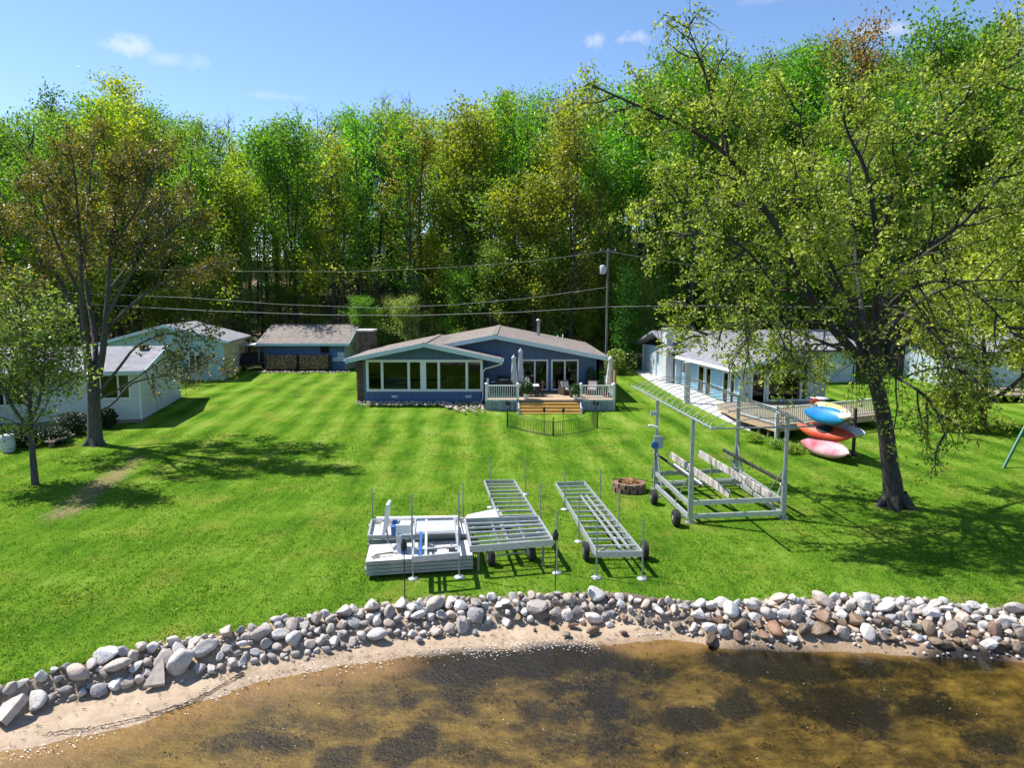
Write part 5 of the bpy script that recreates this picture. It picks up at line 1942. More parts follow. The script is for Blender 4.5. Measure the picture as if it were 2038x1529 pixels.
# cradle
for a, b, z, m_ in ((lerp(FL, BL, .06), lerp(FRt, BR, .06), .62, 'alu'), (lerp(FL, BL, .62), lerp(FRt, BR, .62), .62, 'galv'), (lerp(FL, BL, .93), lerp(FRt, BR, .93), .72, 'galv')):
    MB().beam(a + UP * z, b + UP * z, .09, .16).build('cradle_beam', M[m_], lift)
for a, b in ((FL, BL), (FRt, BR)):
    MB().beam(lerp(a, b, .02) + UP * .62, lerp(a, b, .98) + UP * .66, .08, .15).build('cradle_side', M['alu'], lift)
    MB().tube([lerp(a, b, .40) + UP * .2, lerp(a, b, .02) + UP * 1.7], .028, 7).build('brace', M['galv'], lift)
    MB().tube([lerp(a, b, .78) + UP * .2, lerp(a, b, .99) + UP * 1.75], .034, 7).build('brace', M['galv'], lift)
    MB().tube([lerp(b, a, -.12) + UP * .35, lerp(b, a, .0) + UP * 1.7], .034, 7).build('brace', M['galv'], lift)
bunkm = mat('flaking_white_bunk_board', (.72, .68, .64), (.16, .12, .10), 2.4, .8, vec=(3.2, 3.2, .6))
for (x0, y0, x1, y1) in ((1335, 906, 1452, 985), (1391, 902, 1534, 988)):
    a, b = atY(x0, y0, 28.6), atY(x1, y1, 24.6)
    MB().beam(a, b, .06, .27).build('bunk', bunkm, lift)
    for t in (.2, .85):
        q_ = lerp(a, b, t)
        MB().box(q_.x - .035, q_.x + .035, q_.y - .035, q_.y + .035, .62, q_.z).build('bunk_post', M['galv'], lift)
a, b = atY(1440, 896, 29.2), atY(1560, 960, 24.6)
MB().tube([a, b], .07, 8).build('guide_pad', M['rubber'], lift)
MB().tube([lerp(FRt, BR, .12) + UP * .66, lerp(FRt, BR, .12) + UP * .95 + V3((.1, 0, 0)), b + V3((0, .25, -.02))], .035, 7).build('guide_arm', M['galv'], lift)
MB().tube([lerp(FRt, BR, .95) + UP * .6, a - V3((0, .35, .05))], .035, 7).build('guide_arm', M['galv'], lift)
a, b = atY(1307, 904, 28.3), atY(1394, 968, 24.9)
MB().tube([a, b], .05, 8).build('guide_pad', M['rubber'], lift)
MB().tube([b + V3((.06, 0, .06)), lerp(a, b, .4) + V3((.06, 0, .06))], .05, 8).build('guide_pad', M['alu'], lift)
# wheels on the left side
for px, py, r in ((1301, 990, .27), (1345, 1031, .29)):
    p = at(px, py, r)
    w = MB().tube([p + V3((-.1, 0, 0)), p + V3((-.06, 0, 0)), p + V3((.08, 0, 0)), p + V3((.12, 0, 0))], [r * .82, r, r, r * .8], 18, smooth=False).build('wheel', M['rubber'], lift)
    MB().tube([p + V3((-.112, 0, 0)), p + V3((.13, 0, 0))], r * .3, 10).build('hub', M['alu'], w)
    MB().beam(p + V3((.12, 0, 0)), p + V3((.3, .1, .0)), .05, .08).build('axle', M['galv'], lift)
# winch box and control on the back left post
p = BL + UP * 1.95
MB().box(p.x - .14, p.x + .22, p.y - .26, p.y - .06, p.z - .22, p.z + .26).build('winch_box', M['galv'], lift)
wq = MB().tube([p + V3((-.12, -.28, -.08)), p + V3((-.12, -.36, -.08))], .15, 14).build('winch_drum', M['bluepaint'], lift)
MB().tube([p + V3((-.02, -.3, .62)), p + V3((-.32, -.34, .72)), p + V3((-.4, -.34, .70))], .05, 8).build('winch_handle', M['white'], lift)
MB().box(p.x - .28, p.x - .02, p.y - .1, p.y - .06, p.z + 1.08, p.z + 1.24).build('sign_plate', M['greywhite'], lift)
MB().tube([p + V3((-.05, -.2, -.25)), p + V3((-.12, -.25, -.5)), p + V3((-.02, -.2, -.7))], .015, 5).build('cable', M['black'], lift)
# canopy frame
dl = (BL - FL)
ca0, ca1 = FL - dl * .42 + UP * HP, BL + dl * .92 + UP * (HP + .05)
cb0, cb1 = FRt - (BR - FRt) * .42 + UP * HP, BR + (BR - FRt) * .92 + UP * (HP + .05)
for a, b in ((ca0, ca1), (cb0, cb1)):
    MB().tube([a, b], .042, 8).build('canopy_rail', M['galv'], lift)
nb_ = 15
apex = []
for i in range(nb_ + 1):
    t = i / nb_
    a, b = lerp(ca0, ca1, t), lerp(cb0, cb1, t)
    hgt_ = .52 if 0 < i < nb_ else .3
    pts = [lerp(a, b, k / 8) + UP * hgt_ * math.sin(math.pi * k / 8) ** .75 for k in range(9)]
    apex.append(pts[4])
    MB().tube(pts, .016, 5).build('canopy_bow', M['galv'], lift)
MB().tube([apex[0], apex[-1]], .018, 5).build('ridge_tube', M['galv'], lift)
for k in (2, 6):
    pts = [lerp(lerp(ca0, ca1, t), lerp(cb0, cb1, t), k / 8) + UP * .41 for t in (.07, .93)]
    MB().tube(pts, .012, 5).build('ridge_tube', M['galv'], lift)
for i in range(0, nb_ + 1, 1):
    a = lerp(ca0, ca1, i / nb_)
    MB().tube([a + V3((-.03, 0, -.06)), a + V3((-.05, .1, .06)), a + V3((.02, .16, .14))], .011, 4).build('canopy_clip', M['galv'], lift)
for a, b in ((ca0, cb0),):
    MB().tube([a, b], .03, 6).build('canopy_rail', M['galv'], lift)

# ------------------------------------------------------------------ dock sections


def dock_rails(parent, q, n, rail_h=.17, rail_w=.045, bar=(.06, .06), skip=()):
    """q = near-left, near-right, far-right, far-left corners at the top of the rails"""
    nl, nr_, frr, fl_ = [V3(p) for p in q]
    dz_ = UP * (rail_h / 2)
    for a, b in ((nl, fl_), (nr_, frr)):
        MB().beam(a - dz_, b - dz_, rail_w, rail_h).build('side_rail', M['alu'], parent)
    for a, b in ((nl, nr_), (fl_, frr)):
        MB().beam(a - dz_, b - dz_, rail_w, rail_h * .98).build('end_rail', M['alu'], parent)
    for i in range(1, n):
        if i in skip:
            continue
        t = i / n
        a, b = lerp(nl, fl_, t), lerp(nr_, frr, t)
        MB().beam(a - UP * .06, b - UP * .06, bar[0], bar[1]).build('crossbar', M['alu'], parent)


def leg_pole(parent, x, y, top, name='leg', plate=True, r=.022, z0=0.0, m=None):
    o = MB().tube([(x, y, z0), (x, y, top)], r, 8).build(name, m or M['galv'], parent)
    if plate:
        MB().lathe([(.15, 0), (.15, .02), (.11, .04), (.03, .06)], 12, (x, y, z0 + .005)).build('base_plate', M['alu'], o)
    return o


def wheel_pair(parent, a, b, r=.27, w=.16):
    a, b = V3(a), V3(b)
    d = (b - a).normalized()
    MB().tube([a, b], .025, 7).build('axle', M['galv'], parent)
    for p in (a, b):
        wo_ = MB().tube([p - d * w * .5, p - d * w * .36, p + d * w * .36, p + d * w * .5], [r * .84, r, r, r * .84], 18, smooth=False).build('wheel', M['rubber'], parent)
        MB().tube([p - d * (w * .51), p + d * (w * .51)], r * .42, 12).build('rim', M['galv'], wo_)


nl, nr_, fl_, frr = at(1188, 1098, .69), at(1278, 1097, .69), at(1106, 960, .16), at(1163, 958, .16)
dockr = thing('boat_dock', 'long narrow aluminium dock frame on wheels, the right one of two', 'dock section', (nl.x, nl.y, 0))
dock_rails(dockr, (nl, nr_, frr, fl_), 14, .17)
for t0 in (.48, .66):
    a, b = lerp(nl, nr_, t0 + .08) + UP * .02, lerp(fl_, frr, t0) + UP * .02
    MB().beam(lerp(a, b, .02), lerp(a, b, .72), .05, .07).build('stowed_rail', M['alu'], dockr)
for a, b in ((nl, fl_), (nr_, frr)):
    MB().beam(lerp(a, b, .04) - UP * .22, lerp(a, b, .5) - UP * .2, .04, .05).build('truss_rail', M['galv'], dockr)
for px, py, pt in ((1187, 1151, 1034), (1278, 1153, 1034), (1152, 1079, 980), (1231, 1072, 982), (1124, 1015, 937), (1194, 1008, 935)):
    p = at(px, py, 0)
    leg_pole(dockr, p.x, p.y, atY(px, pt, p.y).z)
wheel_pair(dockr, at(1166, 1097, .27), at(1166, 1097, .27) + V3((1.75, .08, 0)))
MB().beam((lerp(nl, fl_, .1) + lerp(nr_, frr, .1)) / 2 - UP * .1, lerp(nl, fl_, .1) - UP * .42, .05, .05).build('axle_strut', M['galv'], dockr)
MB().beam(lerp(nr_, frr, .1) - UP * .1, lerp(nr_, frr, .1) - UP * .42, .05, .05).build('axle_strut', M['galv'], dockr)

nl, nr_, fl_, frr = at(1022, 1092, .66), at(1099, 1074, .72), at(964, 956, .16), at(1023, 955, .16)
nr_ = V3((nr_.x, nr_.y, .70))
nl = nr_ + (fl_ - frr) * 1.02 + V3((0, 0, 0))
nl.z = .68
dockl = thing('boat_dock', 'long narrow aluminium dock frame on wheels, the left one of two', 'dock section', (nl.x, nl.y, 0))
dock_rails(dockl, (nl, nr_, frr, fl_), 14, .17)
for px, py, pt in ((1108, 1141, 1017), (1075, 1062, 960), (1046, 985, 913), (977, 1011, 916)):
    p = at(px, py, 0)
    leg_pole(dockl, p.x, p.y, atY(px, pt, p.y).z)
wheel_pair(dockl, at(976, 1108, .25), at(1056, 1098, .25))
MB().beam(at(985, 1096, .4), at(1050, 1088, .4), .07, .07).build('axle_strut', M['galv'], dockl)

plat = thing('dock_platform', 'wide aluminium dock platform frame laid across the left dock section', 'dock section', (0, 21, 0))
pc = [at(937, 1087, .86), at(1100, 1074, .86), at(1071, 1027, .84), at(925, 1032, .84)]
dock_rails(plat, pc, 6, .19, .05)
for t in (.36, .70):
    a, b = lerp(pc[0], pc[1], t), lerp(pc[3], pc[2], t)
    MB().beam(a - UP * .17, b - UP * .17, .06, .05).build('bearer', M['galv'], plat)
for t, u in ((.1, .1), (.9, .1), (.1, .9)):
    a = lerp(lerp(pc[0], pc[1], t), lerp(pc[3], pc[2], t), u)
    MB().box(a.x - .035, a.x + .035, a.y - .035, a.y + .035, .0, a.z - .2).build('support', M['oldwood'], plat)

top3 = thing('dock_span', 'short aluminium dock frame with tall legs standing over the panel stack', 'dock section', (-2.3, 20, 0))
pc = [at(821, 1108, .92), at(914, 1100, .92), at(904, 1030, .86), at(827, 1032, .86)]
dock_rails(top3, pc, 5, .16, .05, (.10, .04), skip=(2,))
a, b = lerp(pc[3], pc[0], .06), lerp(pc[2], pc[1], .06)
MB().add([a - UP * .03, b - UP * .03, lerp(pc[2], pc[1], .38) - UP * .03, lerp(pc[3], pc[0], .38) - UP * .03] + [a - UP * .06, b - UP * .06, lerp(pc[2], pc[1], .38) - UP * .06, lerp(pc[3], pc[0], .38) - UP * .06],
         [(0, 1, 2, 3), (7, 6, 5, 4), (0, 4, 5, 1), (1, 5, 6, 2), (2, 6, 7, 3), (3, 7, 4, 0)]).build('tread_plate', M['steelgrey'], top3)
for t in (.16, .28):
    MB().beam(lerp(pc[0], pc[1], t) - UP * .05, lerp(pc[3], pc[2], t) - UP * .05, .07, .04).build('blue_strap', M['bluepaint'] if t < .2 else M['steelgrey'], top3)
for px, py, pt in ((822, 1153, 984), (914, 1150, 980), (742, 1046, 971), (922, 1034, 962)):
    p = at(px, py, 0)
    leg_pole(top3, p.x, p.y, atY(px, pt, p.y).z, r=.024)
for px in (858, 898):
    p = at(px, 1090, .60)
    MB().box(p.x - .12, p.x + .12, p.y - .12, p.y + .12, .585, .60).build('cleat_pad', M['black'], top3)
    MB().tube([p + V3((-.02, 0, .0)), p + V3((0, 0, .09)), p + V3((.06, -.08, .09))], .02, 6).build('cleat', M['alu'], top3)

# stacked deck panels: two piles, every panel a thing of its own
rs = random.Random(77)


def panel(name, label, q, z, th, frame=False):
    """q = four ground corners (x, y)"""
    cx = sum(p[0] for p in q) / 4
    cy = sum(p[1] for p in q) / 4
    t = thing(name, label, 'deck panel', (cx, cy, z), 0, 'dock deck panels stacked on the lawn')
    q = [V3((p[0] + rs.uniform(-.015, .015), p[1] + rs.uniform(-.015, .015), 0)) for p in q]
    if not frame:
        MB().prism([(p.x, p.y) for p in q], z + th * .86, z + th, 'z').build('deck_sheet', M['panelwhite'], t)
        for a, b in ((q[0], q[1]), (q[3], q[2]), (q[0], q[3]), (q[1], q[2])):
            MB().beam(a + UP * (z + th * .38), b + UP * (z + th * .38), .035, th * .62).build('edge_rail', M['panelgrey'], t)
        MB().prism([(lerp(q[0], c, .02).x if i else lerp(q[0], c, .02).x, lerp(q[0], c, .02).y) for i, c in enumerate(q)], z + th * .865, z + th * .995, 'z') if False else None
        for tt in (.335, .665):
            MB().beam(lerp(q[0], q[1], tt) + UP * (z + th), lerp(q[3], q[2], tt) + UP * (z + th), .02, .006).build('seam_strip', M['panelgrey'], t)
    else:
        for a, b in ((q[0], q[1]), (q[3], q[2]), (q[0], q[3]), (q[1], q[2])):
            MB().beam(a + UP * (z + th * .5), b + UP * (z + th * .5), .05, th).build('edge_rail', M['alu'], t)
        for tt in (.12, .40, .68, .92):
            MB().beam(lerp(q[0], q[1], tt) + UP * (z + th * .6), lerp(q[3], q[2], tt) + UP * (z + th * .6), .08, th * .5).build('crossbar', M['greywhite'], t)
    return t


def gq(pl, z): return [(at(*p, z).x, at(*p, z).y) for p in pl]


fq = gq([(729, 1119), (941, 1106), (934, 1076), (737, 1086)], .50)
wd_ = ['lowest', 'second lowest', 'second highest', 'topmost']
for i in range(4):
    panel('dock_slab', f'pale dock panel, {wd_[i]} in the front pile of four', fq, .10 + i * .105, .095)
bq = gq([(731, 1079), (934, 1075), (926, 1043), (739, 1046)], .42)
bq = [(p[0], p[1] + .12 if i < 2 else p[1] + .10) for i, p in enumerate(bq)]
for i in range(3):
    panel('dock_slab', f'pale dock panel, {["lowest", "middle", "topmost"][i]} in the rear pile of three', bq, .10 + i * .115, .105)
panel('open_dock_slab', 'open aluminium panel frame lying on top of the rear pile', bq, .455, .13, True)
pz = .64
pa, pb = V3((*bq[3], pz)), V3((*bq[2], pz))
tag(MB().tube([lerp(pa, pb, .06) + V3((0, -.14, 0)), lerp(pa, pb, .92) + V3((0, -.14, 0))], .07, 10).build('white_pipe', M['white']), 'long white pipe lying along the back of the rear panel pile', 'pipe')
for px, py, lb_ in ((734, 1139, 'white block propping the left end of the front panel pile'), (795, 1136, 'pale block propping the middle of the front panel pile'), (915, 1128, 'block propping the right end of the front panel pile')):
    p = at(px, py, 0)
    tag(MB().box(p.x - .12, p.x + .12, p.y + .02, p.y + .26, 0, .10).build('support_block', M['greywhite']), lb_, 'block')
p = at(760, 1108, .53)
brk = thing('steel_bracket', 'loose grey bent steel bracket lying on the front panel pile', 'bracket', (p.x, p.y, .53))
MB().beam((-.25, -.15, .03), (-.1, .12, .03), .05, .04).build('arm', M['oldwood'], brk, True)
MB().beam((-.18, -.05, .06), (.28, .17, .06), .04, .04).build('arm', M['oldwood'], brk, True)
# folding dock bench lying on the stack
p = at(778, 1100, .53)
bn_ = thing('dock_bench', 'white and blue dock bench standing on the front panel pile', 'bench', (p.x, p.y, .53))
MB().prism([(-.28, .45), (-.2, .45), (-.1, 1.28), (-.17, 1.30)], .3, .8, 'y').build('seat_back', M['white'], bn_, True)
MB().tube([(-.2, .5, .5), (-.12, .3, .2), (.05, .1, .1)], .03, 7).build('back_stay', M['galv'], bn_, True)
MB().cbox((.06, .28, .62), (.12, .4, .30), 0, .2).build('blue_bracket', M['bluepaint'], bn_, True)
MB().box(.13, .52, .1, .5, .5, .76).build('seat_box', M['white'], bn_, True)
MB().box(.16, .3, -.02, .1, .03, .5).build('leg', M['greywhite'], bn_, True)
MB().box(-.12, .34, -.06, .14, .0, .03).build('foot', M['greywhite'], bn_, True)
MB().box(.3, .44, -.1, .06, .0, .06).build('blue_foot', M['bluepaint'], bn_, True)
# slanted pale panel under the left dock
wq_ = [at(922, 1040, .28), at(930, 1026, .30), at(990, 1011, .34), at(1012, 1042, .26)]
sl = thing('dock_slab', 'pale loose panel wedged slantwise under the left dock frame', 'deck panel', wq_[0], 0, 'dock deck panels stacked on the lawn')
MB().prism([(p.x, p.y) for p in wq_], .26, .32, 'z').build('deck_sheet', M['panelwhite'], sl)
MB().prism([(p.x, p.y) for p in [lerp(c, sum(wq_, V3()) / 4, .08) for c in wq_]], .12, .258, 'z').build('panel_core', M['panelgrey'], sl)

for px, py, pt, lb_ in ((806, 1201, 1090, 'black lawn torch at the lawn edge before the panel piles'), (1105, 1176, 1070, 'black lawn torch at the corner of the wide dock platform')):
    p = at(px, py, 0)
    h = atY(px, pt, p.y).z
    torch(p, h - .1, lb_, 'black torches near the lake', .075)

# ------------------------------------------------------------------ fire pit
p = at(1252, 968, .18)
fp = thing('fire_pit', 'round stone fire pit heaped with dry kindling beside the boat lift', 'fire pit', (p.x, p.y, 0))
rs = random.Random(8)
for lay in range(2):
    for k in range(13):
        a = 2 * math.pi * (k + .5 * lay) / 13
        r_ = .56 - .02 * lay
        m_ = MB()
        w_, d_, h_ = .25 * rs.uniform(.85, 1.05), .2, .17
        m_.cbox((r_ * math.cos(a), r_ * math.sin(a), .1 + lay * .175), (d_, w_, h_), a, rs.uniform(-.06, .06), rs.uniform(-.08, .08))
        m_.build('ring_stone', M['rustlog'], fp, True)
MB().lathe([(.0, .2), (.46, .2), (.46, .19), (0, .19)], 18).build('ash_bed', M['ash'], fp, True)
kd = MB()
for _ in range(90):
    a, r_ = rs.uniform(0, 6.28), rs.uniform(0, .36)
    c_ = V3((r_ * math.cos(a) + .05, r_ * math.sin(a), .24 + rs.uniform(0, .22) * (1 - r_)))
    d_ = V3((rs.gauss(0, 1), rs.gauss(0, 1), rs.gauss(0, .35))).normalized() * rs.uniform(.12, .3)
    kd.tube([c_ - d_, c_ + d_], rs.uniform(.006, .018), 4, smooth=False)
kd.build('kindling', M['straw'], fp, True, kind='stuff')
MB().beam((.2, .3, .42), (1.05, .1, .30), .025, .02).build('fire_iron', M['black'], fp, True)
MB().beam((-.62, .25, .40), (-.2, .3, .40), .03, .03).build('fire_iron', M['black'], fp, True)

# ------------------------------------------------------------------ stone revetment along the shore
def rock_mat(name, stops, rough, bump):
    m, n, b = new_mat(name)
    b.inputs['Roughness'].default_value = rough
    b.inputs['Specular IOR Level'].default_value = .3
    oi = N(n, 'ShaderNodeObjectInfo')
    base = ramp(n, oi.outputs['Random'], stops)
    sp_n = ramp(n, noise(n, 9.0, 8, .75), [(.3, (.55, .55, .56)), (.5, (.95, .94, .93)), (.72, (1.12, 1.1, 1.06))])
    mx = N(n, 'ShaderNodeMixRGB', blend_type='MULTIPLY')
    mx.inputs[0].default_value = 1
    n.links.new(base, mx.inputs[1])
    n.links.new(sp_n, mx.inputs[2])
    n.links.new(mx.outputs[0], b.inputs['Base Color'])
    bn = N(n, 'ShaderNodeBump')
    bn.inputs['Strength'].default_value = bump
    bn.inputs['Distance'].default_value = .05
    n.links.new(noise(n, 5.0, 8, .7), bn.inputs['Height'])
    n.links.new(bn.outputs[0], b.inputs['Normal'])
    return m


RM = rock_mat('dry_shore_stone', [(0, (.46, .43, .40)), (.2, (.60, .58, .56)), (.4, (.40, .34, .29)), (.55, (.66, .63, .60)), (.7, (.30, .29, .30)), (.85, (.50, .41, .35)), (1, (.68, .67, .66))], .85, .6)
RW = rock_mat('wet_shore_stone', [(0, (.16, .11, .07)), (.3, (.24, .17, .11)), (.5, (.12, .10, .09)), (.7, (.27, .15, .09)), (.85, (.20, .18, .16)), (1, (.09, .10, .09))], .35, .6)
dry = [rock_mesh('shore_stone', 300 + i, 3 if i % 3 else 2, sq, .3 if i % 3 else .2, RM, flat=bool(i % 3)) for i, sq in enumerate([(1, .8, .72), (1, .9, .8), (1.1, .75, .6), (.95, .95, .85), (1.05, .7, .75), (1, .85, .55), (1, .8, .8), (1.15, .8, .65), (.9, .9, .7)])]
wetm = [m_.copy() for m_ in dry]
for m_ in wetm:
    m_.materials[0] = RW
rev = thing('stone_revetment', 'long bank of rounded grey and tan boulders between the lawn and the lake', 'stone bank', (0, 16.5, -.4))
rs = random.Random(12)
placed = []
cells = {}


def free(x, y, r, k=.80):
    cx_, cy_ = int(x // .5), int(y // .5)
    for i in range(cx_ - 2, cx_ + 3):
        for j in range(cy_ - 2, cy_ + 3):
            for (a, b, q_) in cells.get((i, j), ()):
                if (a - x) ** 2 + (b - y) ** 2 < ((q_ + r) * k) ** 2:
                    return False
    return True


def mark(x, y, r):
    placed.append((x, y, r))
    cells.setdefault((int(x // .5), int(y // .5)), []).append((x, y, r))


def shz(x, y): return float(shore_z(np.array([x]), np.array([y]))[0])


stuff_rocks = []
special = [(362, 1332, .36, 0, 1), (1600, 1258, .22, 1, 0), (1415, 1262, .21, 1, 2)]
for px, py, r, wt, k in special:
    p = at(px, py, -.35)
    mark(p.x, p.y, r)
    o = put_rock((wetm if wt else dry)[k], rev, (p.x, p.y, shz(p.x, p.y) + r * .55), r * 2, rg=rs)
    o['label'] = 'largest smooth grey boulder of the bank' if k == 1 else 'broad tan boulder at the water edge'
# two pale angular slabs at the left
for px, py, s, lb_ in ((312, 1350, (.34, .6, .10), 'pale triangular slab leaning on the bank'), (22, 1418, (.4, .55, .18), 'long grey flat slab at the left frame edge')):
    p = at(px, py, -.38)
    mark(p.x, p.y, .26)
    m_ = MB()
    m_.prism([(-s[0] * .6, -s[1] * .5), (s[0] * .6, -s[1] * .45), (s[0] * .35, s[1] * .3), (s[0] * .2, s[1] * .55), (-s[0] * .2, s[1] * .2)], -s[2] / 2, s[2] / 2, 'z')
    o = m_.build('stone', RM, rev, True, label=lb_)
    o.location = V3((p.x, p.y, -.28)) - rev.location
    o.rotation_euler = (.55, .1, .3 if px > 100 else -.6)
n_parts = 0
for (r0, r1, tries) in ((.17, .25, 240), (.105, .155, 2600), (.075, .105, 12000), (.045, .07, 9000)):
    for _ in range(tries):
        x = rs.uniform(-17, 19)
        e, f = float(edge_y(x)), float(foot_y(x))
        wdt = e - f
        t = rs.uniform(.05, 1.0)
        if r0 >= .18 and rs.random() < (.55 if x < 4 else .25):
            continue
        y = e - wdt * t
        r = rs.uniform(r0, r1) * (1.05 if x < -2.5 else 1.0)
        # thin spot in the middle where the bank is eroded and small stones show
        mid_gap = 2.4 < x < 4.6
        if mid_gap and (r > .15 or t < .12):
            continue
        if not free(x, y, r, .70 if r > .1 else .8):
            continue
        mark(x, y, r)
        vis = abs(x) < y * .76
        wet_ = t > .62 and x > 3.6 or (t > .85 and x > 0)
        z = shz(x, y) + r * rs.uniform(.15, .6) + (.05 if 0.1 < t < .75 else 0)
        me_ = rs.choice(wetm if (wet_ and rs.random() < .85) else dry)
        if vis and r >= .095 and n_parts < 284:
            o = put_rock(me_, rev, (x, y, z), 2 * r * 1.12, rg=rs)
            n_parts += 1
        else:
            stuff_rocks.append((me_, (x, y, z), 2 * r * 1.1))
# stones scattered on the sand in front
for px, py, r in ((1008, 1250, .16), (1029, 1243, .09), (1064, 1258, .07), (1101, 1252, .14), (1180, 1262, .16), (1214, 1250, .12), (1242, 1264, .11), (945, 1266, .12), (867, 1270, .2), (833, 1280, .12), (1140, 1254, .15), (1128, 1268, .13), (1160, 1247, .08)):
    p = at(px, py, -.56)
    put_rock(rs.choice(wetm if px > 1020 and rs.random() < .7 else dry), rev, (p.x, p.y, shz(p.x, p.y) + r * .45), 2 * r, rg=rs)
# chinking stones too small or too many to count: joined
vv, ff, off_ = [], [], 0
import bmesh
chink = [rock_mesh('chink', 500 + i, 1 if i < 3 else 2, (1, .85, .7), .3) for i in range(5)]
for (me_, loc, s) in stuff_rocks + [(None, None, rs.uniform(.06, .14)) for _ in range(1500)]:
    cm = rs.choice(chink[3:] if s > .15 else chink[:3])
    if loc is None:
        x = rs.uniform(-17, 19)
        e, f = float(edge_y(x)), float(foot_y(x))
        y = e - (e - f) * rs.uniform(.02, 1.15)
        loc = (x, y, shz(x, y) + s * .3)
    mtx = Matrix.Rotation(rs.uniform(0, 6.28), 3, 'Z') @ Matrix.Rotation(rs.uniform(-.5, .5), 3, 'X')
    for v in cm.vertices:
        w_ = mtx @ (v.co * s)
        vv.append((w_.x + loc[0] - rev.location.x, w_.y + loc[1] - rev.location.y, w_.z + loc[2] - rev.location.z))
    for f_ in cm.polygons:
        ff.append([i + off_ for i in f_.vertices])
    off_ += len(cm.vertices)
ck = mat('small_shore_stone', (.46, .42, .38), (.26, .22, .18), 1.3, .85, bump=.5, island=.45)
np_mesh('chink_stones', np.array(vv), np.array(ff), ck, rev, True, kind='stuff')
p = at(1577, 1191, .1)
o = bpy.data.objects.new('boulder', dry[3])
col.objects.link(o)
o.location, o.scale = p, (.30, .28, .3)
tag(o, 'lone grey boulder sitting on the grass just above the stone bank', 'boulder')

# eroded log at the lawn edge
a, b = at(1210, 1190, -.06), at(1330, 1196, -.06)
lg = thing('driftwood_log', 'long weathered brown log half sunk at the lawn edge above the stones', 'log', (a + b) / 2)
pts = [lerp(a, b, t) + V3((0, .05 * math.sin(t * 7), .03 * math.sin(t * 5))) for t in np.linspace(0, 1, 9)]
MB().tube(pts, [.07, .10, .11, .1, .11, .1, .09, .08, .05], 9).build('trunk', M['stump'], lg)
for t, dx_ in ((.3, .3), (.75, -.25)):
    q_ = lerp(a, b, t)
    MB().tube([q_, q_ + V3((dx_, -.22, .02))], [.045, .02], 6).build('branch_stub', M['stump'], lg)
# driftline of dead weed on the sand
dl_ = MB()
pts = [(95, 1462), (180, 1450), (270, 1432), (330, 1412), (372, 1400), (420, 1378), (470, 1352), (485, 1345)]
for (a0, b0), (a1, b1) in zip(pts[:-1], pts[1:]):
    n_ = 26
    for k in range(n_):
        t = (k + rs.random()) / n_
        p = at(a0 + (a1 - a0) * t, b0 + (b1 - b0) * t + rs.gauss(0, 1.0), -.57)
        p.z = shz(p.x, p.y) + .035
        aa_ = rs.gauss(.45, .5)
        d_ = V3((math.cos(aa_), math.sin(aa_), 0)) * rs.uniform(.015, .07)
        dl_.tube([p - d_, p + V3((0, 0, rs.uniform(0, .02))), p + d_], [.004, .008, .003], 4)
for _ in range(420):
    x = rs.uniform(-10, 4)
    f, w_ = float(foot_y(x)), float(min(water_y(x), foot_y(x) - .05))
    y = rs.uniform(w_ - .3, f - .02)
    a_ = rs.uniform(0, 6.28)
    d_ = V3((math.cos(a_), math.sin(a_) * .5, 0)) * rs.uniform(.01, .06)
    p = V3((x, y, shz(x, y) + .03))
    dl_.tube([p - d_, p + d_], rs.uniform(.003, .008), 4, smooth=False)
tag(dl_.build('weed_drift', M['darkwood'], kind='stuff'), 'dark line of dead weed and twigs washed up on the sand', 'weed')
# weed tufts rising from the lake bed
rng = np.random.default_rng(44)
n_ = 1500
ty = rng.uniform(10.8, 16.2, n_)
tx = (rng.random(n_) * 2 - 1) * ty * .8
dep = vnoise(tx, ty, 4, 3, .9)
ok_ = (ty < np.minimum(water_y(tx), foot_y(tx)) - .45) & (dep > .5)
tx, ty = tx[ok_], ty[ok_]
tz_ = shore_z(tx, ty)
P_ = np.stack([tx, ty, tz_ + .03], -1)
P_ = np.repeat(P_, 7, 0) + rng.normal(0, .05, (len(P_) * 7, 3)) * np.array([1.2, .8, .35])
P_[:, 2] = np.minimum(P_[:, 2], WATER_Z - .01)
wdm = mat('brown_lake_weed', (.12, .085, .03), (.05, .036, .014), 2, .9, island=.4)
tag(leaf_object('lake_weed', leaf_quads(P_, .038, rng, .1), wdm, None, kind='stuff'), 'brown weed growing on the shallow lake bed', 'weed')
# ------------------------------------------------------------------ trees


